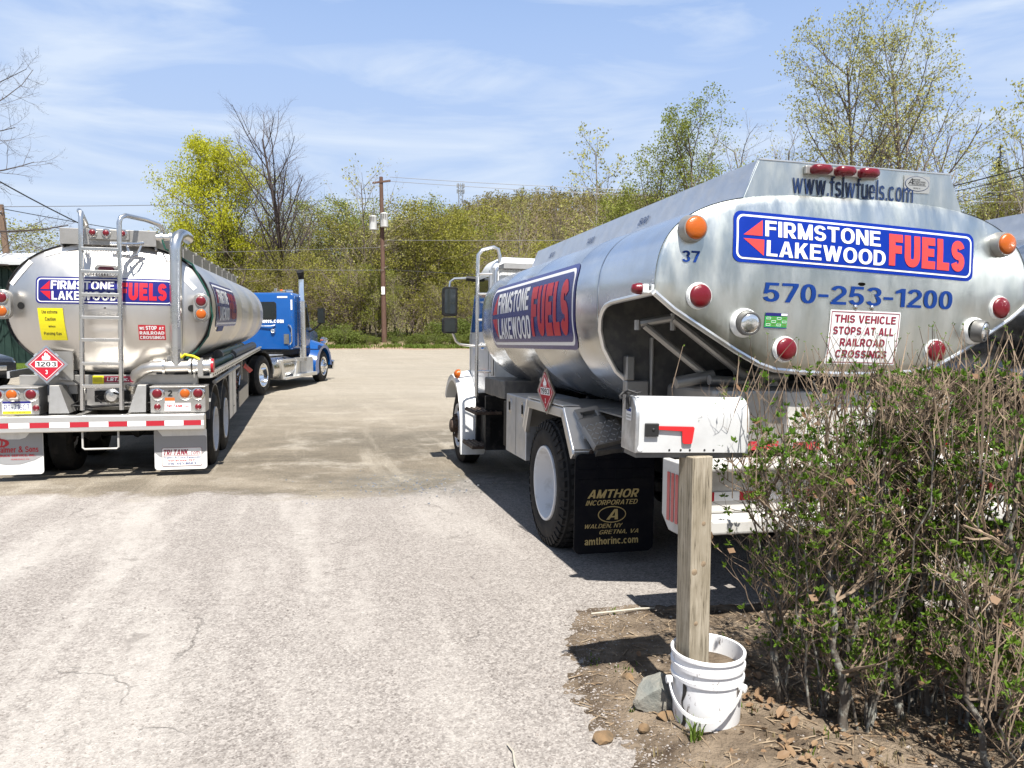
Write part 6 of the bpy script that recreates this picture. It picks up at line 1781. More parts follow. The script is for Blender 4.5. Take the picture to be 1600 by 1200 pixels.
pebble_field('soil_crumbs', 3200, lambda: bed_point(.3, 2.6, 2.2, 4.5), .002, .009, 'soil', 'crumbs of earth strewn over the soil bed', 'soil crumbs')
pebble_field('soil_gravel', 900, lambda: bed_point(.3, 2.6, 2.4, 4.5), .003, .010, 'gravel', 'small stones scattered over the soil bed', 'gravel')
b = mb('lamp_glass')
for _ in range(420):
    x, y = rng.gauss(-1.1, .55), rng.gauss(8.7, .4)
    s = rng.uniform(.005, .016); a = rng.uniform(0, 6.3); z = gz(x, y) + .002
    b.add([(x + s * math.cos(a), y + s * math.sin(a), z), (x + s * math.cos(a + 2), y + s * math.sin(a + 2), z + s * .5), (x + s * math.cos(a + 4), y + s * math.sin(a + 4), z + s * .3)], [(0, 1, 2)])
tag(b.build('glass_shards', None, None, 0), 'bits of broken glass scattered on the yard between the trucks', 'broken glass', kind='stuff')

def grass_clump(b, x, y, z, n_, h, spread, wide=.003):
    for _ in range(n_):
        a = rng.uniform(0, 6.3); r_ = rng.uniform(0, spread)
        px, py = x + r_ * math.cos(a), y + r_ * math.sin(a)
        a2 = rng.uniform(0, 6.3); hh = h * rng.uniform(.5, 1.1); ln = rng.uniform(.1, .7) * hh
        dx, dy = math.cos(a2) * ln, math.sin(a2) * ln
        sxx, syy = -math.sin(a2) * wide, math.cos(a2) * wide
        b.add([(px - sxx, py - syy, z), (px + sxx, py + syy, z), (px + dx * .4 + sxx * .8, py + dy * .4 + syy * .8, z + hh * .65), (px + dx * .4 - sxx * .8, py + dy * .4 - syy * .8, z + hh * .65), (px + dx, py + dy, z + hh)], [(0, 1, 2, 3), (3, 2, 4)])
b = mb('grass')
for (x, y, n_, h, s) in ((.70, 3.38, 10, .05, .04), (.73, 3.10, 16, .075, .03), (.735, 2.985, 26, .085, .035), (.60, 4.42, 6, .06, .02), (.55, 3.62, 12, .03, .08), (.52, 3.2, 8, .03, .03), (.40, 3.75, 12, .02, .10)):
    grass_clump(b, x, y, gz(x, y) + bed_h(x, y) - .004, n_, h, s, .004)
for _ in range(70):
    x, y, z = bed_point(1.0, 3.4, 2.0, 4.3); grass_clump(b, x, y, z - .004, 8, .05, .05)
b.use('drygrass')
for _ in range(120):
    x, y, z = bed_point(.5, 3.4, 2.0, 3.8); grass_clump(b, x, y, z - .004, 9, .04, .05, .002)
tag(b.build('grass_tufts', None, None, 0), 'small green and dry grass tufts sprouting from the soil', 'grass', kind='stuff')

# ------------------------------------------------------------------ hedge shrubs
def hedge(seed, cx, cy, wx, wy, top, nstem, label, sub='privet_shrub'):
    rg = random.Random(seed)
    st, tw, lf = mb('hedge_stem'), mb('hedge_twig'), mb('hedge_leaf')
    dl = mb('dead_leaf')
    root = empty(sub, Matrix.Translation((cx, cy, gz(cx, cy) + .02)))
    tag(root, label, 'shrub', 'shrubs of the hedge behind the mailbox')
    def leaf(p, d, s):
        d = d.normalized(); sd = d.cross(Vector((rg.uniform(-1, 1), rg.uniform(-1, 1), rg.uniform(-1, 1)))).normalized()
        nn = d.cross(sd)
        lf.add([p, p + d * s * .5 + sd * s * .24 + nn * s * .08, p + d * s, p + d * s * .5 - sd * s * .24 + nn * s * .08], [(0, 1, 2), (0, 2, 3)])
    def cluster(p, d, k, s):
        for _ in range(k):
            v = (d * .6 + Vector((rg.gauss(0, .7), rg.gauss(0, .7), rg.gauss(.25, .5))))
            if v.length < 1e-3: continue
            leaf(p, v, s * rg.uniform(.6, 1.2))
    def twig(p, d, L, r_, lev, mbx_):
        k = 4 if lev < 2 else 3
        pts = [p]; dd = d.normalized()
        for i in range(k):
            dd = (dd + Vector((rg.gauss(0, .15), rg.gauss(0, .15), rg.gauss(.13, .13)))).normalized()
            q = pts[-1] + dd * (L / k)
            if q.z > top + .02 and lev > 0:
                lim = top + rg.gauss(-.02, .07)
                if q.z > lim: break
            pts.append(q)
        if len(pts) < 2: return
        mbx_.tube(pts, [r_ * (1 - .55 * i / (len(pts) - 1)) for i in range(len(pts))], 5 if r_ > .006 else 3, False)
        z = pts[-1].z
        if lev < 3:
            if lev == 1: n_ = rg.randint(4, 7)
            else: n_ = rg.randint(2, 4)
            for _ in range(n_):
                t = rg.uniform(.2, 1.0) * (len(pts) - 1); i = min(int(t), len(pts) - 2)
                o_ = pts[i].lerp(pts[i + 1], t - i)
                dr_ = (pts[i + 1] - pts[i]).normalized()
                sdv = Vector((rg.gauss(0, 1), rg.gauss(0, .9), rg.gauss(.55, .5))).normalized()
                twig(o_, dr_ * .55 + sdv * .8, L * rg.uniform(.32, .66), r_ * rg.uniform(.45, .65), lev + 1, tw)
        if lev >= 2:
            if rg.random() < (.27 if pts[-1].z < top - .15 else .09): cluster(pts[-1], dd, rg.randint(4, 9), rg.uniform(.016, .033))
            if rg.random() < .15: cluster(pts[1], dd, rg.randint(2, 4), rg.uniform(.014, .028))
        if lev == 3 and rg.random() < .012:
            v = Vector((rg.gauss(0, 1), rg.gauss(0, 1), rg.gauss(0, 1))).normalized() * .022; s2 = v.orthogonal()
            dl.add([pts[-1] - v, pts[-1] + s2 * .6, pts[-1] + v, pts[-1] - s2 * .6], [(0, 1, 2, 3)])
    clumps = [(rg.uniform(-.55, .55) * wx, rg.uniform(-.5, .5) * wy) for _ in range(4)]
    for s in range(nstem):
        cxx, cyy = clumps[s % len(clumps)]
        p = Vector((cxx + rg.gauss(0, .028), cyy + rg.gauss(0, .028), -.05))
        tgt = Vector((cxx * 1.1 + rg.gauss(0, .17), cyy * 1.1 + rg.gauss(0, .16), top * rg.uniform(.62, .99)))
        tgt.x = max(-wx * 1.15, min(wx * 1.15, tgt.x)); tgt.y = max(-wy, min(wy, tgt.y))
        R0 = rg.choice((.0045, .005, .006, .007, .009, .012, .019)) * rg.uniform(.8, 1.15)
        k = 10; pts = [p]
        ph = rg.uniform(0, 6); am = rg.uniform(.02, .06)
        for i in range(1, k + 1):
            t = i / k
            q = p.lerp(tgt, t) + Vector((math.sin(ph + t * 5) * am, math.cos(ph + t * 4) * am, 0)) * t + Vector((rg.gauss(0, .012), rg.gauss(0, .012), 0))
            pts.append(q)
        st.tube(pts, [R0 * (1.15 - .75 * i / k) * rg.uniform(.9, 1.12) for i in range(k + 1)], 7, False)
        nb_ = int(rg.uniform(9, 14))
        for _ in range(nb_):
            t = 1 - rg.random() ** 1.3 * .88
            i = min(int(t * k), k - 1); o_ = pts[i].lerp(pts[i + 1], t * k - i)
            an = rg.uniform(0, 6.3)
            dr_ = Vector((math.cos(an) * .8, math.sin(an) * .8, rg.uniform(.25, 1.2)))
            twig(o_, dr_, rg.uniform(.15, .36) * (1 if t > .35 else .75), max(.0026, R0 * rg.uniform(.32, .5)), 1, st if R0 > .013 and rg.random() < .3 else tw)
        for _ in range(rg.randint(1, 4)):      # long new shoots above the clipped top
            o_ = pts[-1] + Vector((rg.gauss(0, .09), rg.gauss(0, .09), -.05)); L = rg.uniform(.03, .22)
            q = [o_, o_ + Vector((rg.gauss(0, .03), rg.gauss(0, .03), L * .5 + (top - o_.z) * .6)), o_ + Vector((rg.gauss(0, .06), rg.gauss(0, .06), L + (top - o_.z)))]
            tw.tube(q, [.003, .0025, .0013], 3, False)
            cluster(q[-1], Vector((0, 0, 1)), 2, .012)
    st.build('stems', None, root, 60); tw.build('twigs', None, root, 0); lf.build('leaves', None, root, 0); dl.build('withered_leaves', None, root, 0)
    return root
hedge(1, 1.30, 3.16, .30, .32, 1.42, 17, 'hedge shrub beside the white bucket, leftmost of the clipped twiggy hedge')
hedge(2, 1.62, 3.22, .33, .34, 1.46, 18, 'second hedge shrub from the mailbox, in front of the railroad sign')
hedge(3, 1.96, 3.06, .34, .34, 1.46, 18, 'third hedge shrub from the mailbox, with thick lichened stems')
hedge(5, 1.98, 2.66, .30, .22, .78, 12, 'low hedge shrub at the bottom right corner, in front of the taller shrubs')
hedge(4, 2.28, 2.98, .36, .34, 1.42, 17, 'rightmost hedge shrub, cut by the right picture edge')

# ------------------------------------------------------------------ trees
def make_tree_mesh(seed, H, spec):
    """returns (trunk mesh, crown mesh). spec: dict of branching habits; H is the height in metres"""
    rg = random.Random(seed)
    tr = mb(spec['bark']); cr = MB(); cr.use(spec['twig'])
    leaves = []
    S = spec
    def leaf_at(p, n_, sp):
        for _ in range(n_):
            leaves.append(p + Vector((rg.gauss(0, sp), rg.gauss(0, sp), rg.gauss(0, sp * .7))))
    def limb(p, d, L, r_, lev):
        k = (7, 5, 4, 3, 2)[min(lev, 4)]
        pts = [p]; dd = d.normalized()
        for i in range(k):
            wb = S['wob'] * (1 if lev else S.get('tw', .6))
            dd = (dd + Vector((rg.gauss(0, wb), rg.gauss(0, wb), rg.gauss(S['up'][min(lev, 3)], wb * .6)))).normalized()
            pts.append(pts[-1] + dd * (L / k))
        tip = .28 if lev == 0 else .35
        rs = [r_ * (1 - (1 - tip) * i / k) for i in range(k + 1)]
        tgt = tr if lev <= 1 else cr
        tgt.tube(pts, rs, 7 if lev == 0 else (5 if lev == 1 else 3), False)
        if lev >= S['levels']:
            if rg.random() < S['leafp']: leaf_at(pts[-1], S['leafn'], S['leafs'])
            if S['leafp'] > .6: leaf_at(pts[len(pts) // 2], max(1, S['leafn'] // 2), S['leafs'])
            return
        n_ = S['n'][lev]
        for j in range(n_):
            lo = S['start'][min(lev, len(S['start']) - 1)]
            t = lo + (1 - lo) * ((j + rg.random()) / n_)
            i = min(int(t * k), k - 1)
            o_ = pts[i].lerp(pts[i + 1], t * k - i)
            ax = (pts[i + 1] - pts[i]).normalized()
            az = rg.uniform(0, 6.283) if lev else (j * 2.4 + rg.uniform(-.5, .5))
            e1 = ax.orthogonal().normalized(); e2 = ax.cross(e1)
            side = e1 * math.cos(az) + e2 * math.sin(az)
            ang = R(S['ang'][min(lev, len(S['ang']) - 1)] * rg.uniform(.75, 1.25))
            shape = S['shape'](t) if lev == 0 else (1.05 - .5 * t)
            limb(o_, ax * math.cos(ang) + side * math.sin(ang), L * S['ratio'][min(lev, len(S['ratio']) - 1)] * shape * rg.uniform(.75, 1.2), max(rs[i] * S['rr'], .004), lev + 1)
        leaf_p = S['leafp']
        if lev == S['levels'] - 1 and rg.random() < leaf_p: leaf_at(pts[-1], S['leafn'], S['leafs'])
    for q in range(S.get('stems', 1)):
        lean = S.get('lean', .05)
        base = Vector((rg.gauss(0, .25), rg.gauss(0, .25), -.2)) if S.get('stems', 1) > 1 else Vector((0, 0, -.3))
        limb(base, Vector((rg.gauss(0, lean), rg.gauss(0, lean), 1)), H * S.get('trunk', .95) * (1 if q == 0 else rg.uniform(.6, .95)), H * S['thick'] * (1 if q == 0 else .7), 0)
    if leaves:
        cr.use(S['leaf'])
        sz = S['leafsz']
        for p in leaves:
            a = Vector((rg.gauss(0, 1), rg.gauss(0, 1), rg.gauss(0, .7))).normalized()
            b_ = a.orthogonal().normalized(); c = a.cross(b_)
            th = rg.uniform(0, 6.3); u = b_ * math.cos(th) + c * math.sin(th); w = a.cross(u)
            s = sz * rg.uniform(.55, 1.25)
            cr.add([p - u * s, p + w * s * .55, p + u * s, p - w * s * .55], [(0, 1, 2, 3)])
    t = tr.build('t', None, None, 60); c = cr.build('c', None, None, 0)
    r_ = (t.data, c.data)
    bpy.data.objects.remove(t); bpy.data.objects.remove(c)
    return r_

ROUND = lambda t: .45 + .75 * math.sin(PI * min(1, t * .95 + .03))
CONE = lambda t: 1.15 - .9 * t
TALL = lambda t: .75 + .35 * math.sin(PI * t) - .45 * max(0, t - .6)
SP = {
 'maple': dict(bark='bark', twig='bark', leaf='leaf_yellow', levels=3, n=(36, 9, 6), ang=(56, 46, 45), ratio=(.34, .48, .5), start=(.14, .15, .1), wob=.10, up=(.0, .04, .05, 0), rr=.5, thick=.015, shape=ROUND, leafp=.9, leafn=14, leafs=.32, leafsz=.09, trunk=.86, tw=.3, lean=.02),
 'bare': dict(bark='twig_dark', twig='twig_dark', leaf='leaf_olive', levels=3, n=(22, 9, 7), ang=(32, 36, 38), ratio=(.33, .5, .5), start=(.25, .2, .2), wob=.06, up=(.0, .12, .07, 0), rr=.5, thick=.010, shape=TALL, leafp=.0, leafn=0, leafs=.1, leafsz=.1, stems=2, lean=.06),
 'budding': dict(bark='bark', twig='twig_grey', leaf='leaf_olive', levels=3, n=(14, 8, 7), ang=(48, 46, 45), ratio=(.36, .52, .5), start=(.10, .15, .2), wob=.13, up=(.0, .06, .05, 0), rr=.55, thick=.010, shape=ROUND, leafp=.8, leafn=7, leafs=.28, leafsz=.07, stems=2, lean=.12),
 'greening': dict(bark='bark', twig='twig_grey', leaf='leaf_green', levels=3, n=(14, 8, 7), ang=(50, 48, 45), ratio=(.36, .52, .5), start=(.08, .15, .2), wob=.13, up=(.0, .05, .05, 0), rr=.55, thick=.010, shape=ROUND, leafp=.75, leafn=7, leafs=.28, leafsz=.07, stems=2, lean=.12),
 'thicket': dict(bark='bark', twig='twig_grey', leaf='leaf_olive', levels=3, n=(10, 6, 5), ang=(44, 46, 45), ratio=(.34, .52, .5), start=(.1, .1, .2), wob=.16, up=(.0, .06, .05, 0), rr=.6, thick=.009, shape=ROUND, leafp=.45, leafn=4, leafs=.22, leafsz=.065, stems=6, lean=.2),
 'poplar': dict(bark='bark_pale', twig='bark', leaf='leaf_pale', levels=3, n=(18, 7, 4), ang=(46, 44, 42), ratio=(.24, .5, .5), start=(.20, .2, .2), wob=.09, up=(.0, .07, .04, 0), rr=.5, thick=.0085, shape=TALL, leafp=.75, leafn=2, leafs=.16, leafsz=.11),
 'roadside': dict(bark='bark', twig='twig_dark', leaf='leaf_pale', levels=3, n=(22, 10, 7), ang=(42, 42, 44), ratio=(.36, .5, .5), start=(.26, .2, .2), wob=.09, up=(.0, .07, .04, 0), rr=.52, thick=.0105, shape=TALL, leafp=.75, leafn=4, leafs=.2, leafsz=.095),
 'leafy': dict(bark='bark', twig='twig_dark', leaf='leaf_green', levels=3, n=(18, 9, 7), ang=(38, 42, 44), ratio=(.34, .5, .5), start=(.12, .15, .15), wob=.10, up=(.0, .08, .05, 0), rr=.52, thick=.010, shape=TALL, leafp=.85, leafn=5, leafs=.22, leafsz=.085, stems=2, lean=.08),
 'greyscrub': dict(bark='bark', twig='twig_grey', leaf='leaf_pale', levels=3, n=(13, 8, 6), ang=(42, 44, 44), ratio=(.34, .5, .5), start=(.15, .2, .2), wob=.12, up=(.0, .06, .05, 0), rr=.55, thick=.009, shape=ROUND, leafp=.34, leafn=2, leafs=.16, leafsz=.08, stems=3, lean=.13),
 'bush': dict(bark='bark', twig='twig_grey', leaf='leaf_bush', levels=2, n=(9, 7), ang=(50, 48), ratio=(.5, .5), start=(.1, .1), wob=.16, up=(.0, .05, .05, 0), rr=.6, thick=.010, shape=ROUND, leafp=.95, leafn=7, leafs=.15, leafsz=.06, stems=7, lean=.4),
 'oak': dict(bark='twig_dark', twig='twig_dark', leaf='leaf_olive', levels=4, n=(13, 7, 6, 5), ang=(66, 46, 44, 42), ratio=(.48, .5, .5, .5), start=(.22, .25, .2, .2), wob=.14, up=(.0, .02, .04, 0), rr=.5, thick=.014, shape=ROUND, leafp=.0, leafn=0, leafs=.1, leafsz=.1),
}
PROTO = {}
def proto(kind, v, H):
    k = (kind, v)
    if k not in PROTO:
        Hb = {'budding': 10 if v < 2 else 15, 'greening': 10 if v < 2 else 15, 'greyscrub': 10 if v < 2 else 15, 'thicket': 8 if v < 2 else 13, 'bush': 1.8}.get(kind, H)
        m_ = make_tree_mesh(hash_(kind) * 31 + v * 7 + 1, Hb, SP[kind])
        zs = sorted(q.co.z for q in m_[1].vertices)
        PROTO[k] = (m_, zs[int(len(zs) * .9985)])
    return PROTO[k]
def hash_(s): return sum(ord(c) * (i + 3) for i, c in enumerate(s)) % 997
def plant(kind, v, H, x, y, rz, name, label, group=None, cat='tree', sx=1., base=None):
    (tm, cm), H0 = proto(kind, v, H)
    s = H / H0
    o = bpy.data.objects.new(name, None); COL.objects.link(o)
    o.location = (x, y, gz(x, y) if base is None else base); o.rotation_euler = (0, 0, rz); o.scale = (s * sx, s * sx, s)
    tag(o, label, cat, group)
    for nm, d in (('trunk', tm), ('crown', cm)):
        q = bpy.data.objects.new(nm, d); COL.objects.link(q); q.parent = o
    return o
def spot(px, depth): return (px - 800) / 1200 * depth, depth       # image column at a chosen distance -> ground position
def tall(py, depth, x, y): return 1.67 + (516 - py) / 1200 * depth - gz(x, y)

# single trees that stand out
def lone(kind, v, px, py, depth, name, label, rz=0., sx=1.):
    x, y = spot(px, depth)
    return plant(kind, v, tall(py, depth, x, y), x, y, rz, name, label, sx=sx)
lone('maple', 0, 366, 222, 62, 'maple_tree', 'round bright yellow-green tree behind the blue tractor', .4, .82)
lone('bare', 3, 450, 165, 60, 'bare_tree', 'tall leafless dark tree right beside the bright yellow-green tree', 1.0, 1.4)
lone('poplar', 0, 950, 203, 55, 'poplar_tree', 'slender pale-trunked tree with sparse leaves left of the leafy clump above the tank truck', 0)
lone('leafy', 0, 1060, 162, 52, 'leafy_tree', 'leafy tree rising above the catwalk of the nearest tank truck', 2.0, 1.0)
lone('leafy', 1, 1008, 215, 54, 'leafy_tree', 'lower bushy tree left of the leafy tree over the tank truck', 1.2, 1.)
lone('leafy', 1, 1100, 225, 56, 'leafy_tree', 'lower bushy tree right of the leafy tree over the tank truck', 3.9, 1.)
lone('roadside', 2, 1425, -8, 45, 'roadside_tree', 'tallest sparse-leaved tree, reaching the top of the picture at the right', .6, 1.0)
lone('roadside', 3, 1335, 28, 47, 'roadside_tree', 'leaning sparse-leaved tree left of the tallest tree at the right', 2.2, .9)
lone('poplar', 0, 1568, 125, 46, 'poplar_tree', 'thin sparse young tree near the right picture edge', 2.5, .8)
lone('poplar', 0, 823, 300, 75, 'poplar_tree', 'thin pale birch-like tree standing before the wooded hill', 1.1, .7)
lone('bare', 0, 868, 318, 78, 'bare_tree', 'small bare tree on the skyline of the wooded hill', 2.1, .6)
lone('greyscrub', 0, 560, 268, 60, 'budding_tree', 'thin-crowned tree just left of the pole with the transformers', 1.3, .9)
lone('greyscrub', 1, 650, 312, 62, 'budding_tree', 'thin-crowned tree just right of the pole with the transformers', 2.3, .9)
lone('oak', 0, -160, -30, 30, 'bare_tree', 'large bare tree whose branches reach in from the left picture edge', 1.9, 1.0)
# conifer
def conifer(px, py, depth, label):
    x, y = spot(px, depth); H = tall(py, depth, x, y)
    o = empty('conifer_tree', Matrix.Translation((x, y, gz(x, y)))); tag(o, label, 'tree')
    mb('bark').tube([(0, 0, -.3), (0, 0, H * .5), (0, 0, H)], [.16, .1, .02], 7).build('trunk', None, o)
    rg = random.Random(8); b = mb('needle')
    for k in range(420):
        t = rg.random() ** .8; z = H * (.12 + .88 * t); L = (1 - t) * H * .20 + .15; a = rg.uniform(0, 6.3)
        d = Vector((math.cos(a), math.sin(a), rg.uniform(-.35, .1))).normalized(); p = Vector((0, 0, z))
        for j in range(7):
            q = p + d * L * (j + 1) / 7; s = L * .16 + .05; sd = Vector((-d.y, d.x, 0))
            b.add([q - d * s, q + sd * s * .8 - Vector((0, 0, s * .3)), q + d * s, q - sd * s * .8 - Vector((0, 0, s * .3))], [(0, 1, 2, 3)])
    b.build('crown', None, o, 0)
conifer(1549, 232, 62, 'dark green conifer behind the tank truck near the right edge')

rng = random.Random(77)
# the belt of wood along the far edge of the yard
WG = 'trees in the wood behind the yard'
LAB = {'budding': 'olive-budding bushy tree in the wood behind the yard', 'greening': 'fresh green bushy tree in the wood behind the yard', 'thicket': 'many-stemmed budding thicket tree in the wood behind the yard', 'greyscrub': 'mostly bare grey-twigged tree in the wood behind the yard'}
HT = {'budding': 9., 'greening': 9., 'thicket': 7., 'greyscrub': 9.}
def belt(px, py, depth, kind, sx=1.):
    x, y = spot(px, depth); H = tall(py, depth, x, y)
    plant(kind, rng.randint(0, 1) + (2 if H > 12 else 0), H, x, y, rng.uniform(0, 6.3), kind + '_tree' if kind not in ('thicket', 'greyscrub') else {'thicket': 'thicket_tree', 'greyscrub': 'bare_tree'}[kind], LAB[kind], WG, sx=sx * rng.uniform(.95, 1.2))
# front rank
px = 205
while px < 1000:
    top = 395 + rng.uniform(-28, 35) if px < 640 else 442 + rng.uniform(-18, 22)
    belt(px, top, rng.uniform(56.6, 60), rng.choice(('thicket', 'thicket', 'greyscrub', 'budding', 'thicket', 'greening')), 1.1)
    px += rng.uniform(26, 36)
# middle rank, the skyline left of the hill
for p, t in ((215, 400), (245, 372), (285, 350), (318, 345), (385, 352), (410, 330), (455, 318), (480, 312), (512, 316), (535, 322), (575, 318), (612, 330), (640, 322), (668, 316), (690, 320), (705, 338), (728, 395), (752, 422), (780, 432), (812, 430), (842, 422), (872, 395), (905, 378), (935, 352), (968, 330), (1000, 318), (1035, 305)):
    belt(p, t + rng.uniform(-6, 8), rng.uniform(60, 70), rng.choice(('budding', 'greyscrub', 'greening', 'budding')) if p < 720 else rng.choice(('budding', 'greyscrub', 'budding')), 1.1)
for p, t in ((300, 380), (360, 372), (430, 365), (495, 352), (550, 350), (600, 352), (655, 350), (690, 365)):
    belt(p, t, rng.uniform(74, 84), 'budding', 1.15)
# the wood at the right, over and behind the trucks
for p, t, k in ((1092, 262, 'greyscrub'), (1150, 240, 'greyscrub'), (1185, 205, 'greyscrub'), (1225, 210, 'greyscrub'), (1262, 185, 'greyscrub'), (1300, 205, 'budding'), (1345, 190, 'greyscrub'), (1395, 170, 'greyscrub'), (1440, 205, 'greyscrub'), (1480, 235, 'greyscrub'), (1500, 268, 'greening'), (1535, 285, 'budding'), (1575, 285, 'greyscrub'), (1598, 275, 'greyscrub'), (1650, 260, 'budding')):
    belt(p, t + rng.uniform(-6, 6), rng.uniform(56, 66), k, .9)
for p, t in ((1130, 315), (1240, 300), (1340, 295), (1440, 300), (1530, 318), (1600, 320)):
    belt(p, t, rng.uniform(66, 72), 'budding', 1.2)
# left distance
for p, t, d in ((62, 375, 75), (85, 366, 78), (108, 372, 80), (36, 385, 82), (140, 385, 90), (180, 390, 92)):
    belt(p, t, d, 'greyscrub', 1.2)
for p, t, d in ((-120, 330, 60), (-240, 300, 62), (-360, 290, 62), (-480, 290, 64), (-620, 290, 60)):      # left of the frame: seen in the polished tanks
    belt(p, t, d, 'budding', 1.6)
# bushes along the verge
for p, t, d in ((540, 505, 51), (556, 516, 52), (572, 522, 52), (640, 522, 52), (660, 519, 52), (682, 520, 51.5), (704, 517, 51.5), (728, 518, 52), (752, 519, 52), (778, 516, 52), (800, 512, 52.5), (588, 524, 53), (615, 524, 53), (622, 512, 57), (500, 500, 56), (690, 500, 57), (735, 495, 57)):
    x, y = spot(p, d)
    plant('bush', rng.randint(0, 1), tall(t, d, x, y), x, y, rng.uniform(0, 6), 'verge_bush', 'small bright green bush on the verge at the edge of the wood', 'bushes on the verge', 'bush', 1.2)

# grass on the verge
b = mb('grass')
for _ in range(2600):
    x = rng.uniform(-15, 3); y = 48.3 + abs(rng.gauss(0, 1.6))
    if rng.random() > .25 + .75 * (mnoise.noise((x * .5, y * .2, 0)) > -.1): continue
    grass_clump(b, x, y, gz(x, y), 3, .22, .25, .02)
tag(b.build('verge_grass', None, None, 0), 'green grass growing along the far edge of the yard', 'grass', kind='stuff')
# low undergrowth in the wood
b = mb('leaf_olive')
rg = random.Random(5)
for _ in range(15000):
    x = rg.uniform(-42, 34); y = rg.uniform(56, 74); z = gz(x, y) + abs(rg.gauss(0, .9))
    a = Vector((rg.gauss(0, 1), rg.gauss(0, 1), rg.gauss(0, 1))).normalized(); u = a.orthogonal().normalized() * rg.uniform(.04, .10); w = a.cross(u)
    b.add([Vector((x, y, z)) - u, Vector((x, y, z)) + w * .6, Vector((x, y, z)) + u, Vector((x, y, z)) - w * .6], [(0, 1, 2, 3)])
tag(b.build('undergrowth', None, None, 0), 'tangled leafy undergrowth on the floor of the wood', 'undergrowth', kind='stuff')

# the far-off wood on the hill, one mass
b = MB(); rg = random.Random(9)
def far_tree(x, y, H, n_, s):
    b.use('bark'); z = gz(x, y)
    b.add([(x - .14, y, z - 1), (x + .14, y, z - 1), (x + .05, y, z + H * .8), (x - .05, y, z + H * .8)], [(0, 1, 2, 3)])
    for _ in range(3):
        a = rg.uniform(0, 6.3); r_ = H * .25
        b.add([(x - .06, y, z + H * .3), (x + .06, y, z + H * .3), (x + r_ * math.cos(a), y + r_ * math.sin(a), z + H * rg.uniform(.7, 1))], [(0, 1, 2)])
    b.use('hill_leaf' if rg.random() < .82 else 'leaf_olive')
    for _ in range(n_):
        t = rg.random(); r_ = H * .24 * math.sqrt(rg.random()) * (1.1 - .5 * abs(t - .4)); a = rg.uniform(0, 6.3)
        p = Vector((x + r_ * math.cos(a), y + r_ * math.sin(a), z + H * (.30 + .72 * t)))
        v = Vector((rg.gauss(0, 1), rg.gauss(0, 1), rg.gauss(0, 1))).normalized(); u = v.orthogonal().normalized() * s * rg.uniform(.5, 1.2); w = v.cross(u)
        b.add([p - u, p + w * .45, p + u, p - w * .45], [(0, 1, 2, 3)])
for _ in range(3000):
    y = 100 + 360 * rg.random() ** .8
    x = rg.uniform(-.28 * y - 8, .36 * y + 10)
    far_tree(x, y, rg.uniform(9, 13), 44, .16 + y * .0012)
tag(b.build('hill_wood', None, None, 0), 'brown and olive wood covering the far hill', 'far wood', kind='stuff')
b = MB(); rg = random.Random(10)
for _ in range(330):        # wood behind and to the left of the camera, seen only in the polished tanks
    a = rg.uniform(PI * .62, PI * 1.95); d = rg.uniform(45, 75)
    x, y = math.cos(a) * d, math.sin(a) * d
    if y > 15 and x > -40: continue
    far_tree(x, y, rg.uniform(8, 13), 60, .5)
tag(b.build('wood_behind', None, None, 0), 'wood standing behind the yard, mirrored in the polished tanks', 'far wood', kind='stuff')
tag(mb('grass').add([(-60, 26, gz(0, 26) + .012), (-17.2, 26, gz(0, 26) + .012), (-18.5, 48, gz(0, 48) + .012), (-60, 48, gz(0, 48) + .012)], [(0, 1, 2, 3)]).build('lawn', None, None, 0), kind='structure')
b = mb('grass'); rg = random.Random(12)
for _ in range(1500):
    x = rg.uniform(-34, -17.5); y = rg.uniform(26, 40); grass_clump(b, x, y, gz(x, y), 4, .12, .3, .015)
tag(b.build('lawn_grass', None, None, 0), 'short grass of the lawn in front of the green barn', 'grass', kind='stuff')

# ------------------------------------------------------------------ poles, wires, tower, barn, car
x, y = spot(600, 55); z0 = gz(x, y); zt = 12.45
pole = empty('utility_pole', Matrix.Translation((x, y, 0))); tag(pole, 'brown utility pole with two pale transformers at the edge of the wood', 'utility pole')
mb('wood_pole').tube([(.04, 0, z0 - .5), (0, 0, 6), (-.06, 0, zt)], [.19, .165, .13], 14).build('pole_shaft', None, pole)
mb('wood_pole').hexa([(-.65, -.16, zt - .50), (.62, -.16, zt - .36), (.62, -.06, zt - .36), (-.65, -.06, zt - .50), (-.65, -.16, zt - .38), (.62, -.16, zt - .22), (.62, -.06, zt - .22), (-.65, -.06, zt - .38)]).build('crossarm', None, pole, 0, .01)
for dx, zz in ((-.62, zt - 3.75), (.18, zt - 3.55)):
    t_ = mb('ceramic').lathe([(0, .0), (.0, .24), (.03, .27), (.9, .27), (.93, .28), (.97, .24), (1.02, .1), (1.03, 0)], (dx + (.02 if dx < 0 else .0), -.32, zz), (0, 0, 1), 22)
    t_ = fix_normals(t_.build('transformer', None, pole, 40))
    b = mb('darkgrey')
    for k in (-.12, 0, .12): b.tube([(dx + k, -.60, zz + .60), (dx + k, -.61, zz + .92)], .03, 6)
    b.tube([(dx, -.32, zz + 1.0), (dx, -.32, zz + 1.28)], .045, 8).tube([(dx, -.3, zz + .5), (-.02, -.02, zz + .5)], .05, 6)
    b.build('bushing', None, t_)
b = mb('ceramic')
for dx in (-.5, .5): b.lathe([(0, .04), (.06, .06), (.09, .03), (.14, .045), (.16, 0)], (dx, -.11, zt - .42 + dx * .12), (0, 0, 1), 10)
b.build('insulator', None, pole, 40)
mb('v_white').box(-.10, .14, -.20, -.185, 4.2, 4.75).build('notice_plate', None, pole, 0, .01)
b = mb('steel').tube([(.05, -.1, 7.6), (.5, -.2, 7.75)], .03, 6).tube([(.05, -.1, 6.05), (.35, -.2, 6.15)], .03, 6)
b.build('wire_bracket', None, pole)

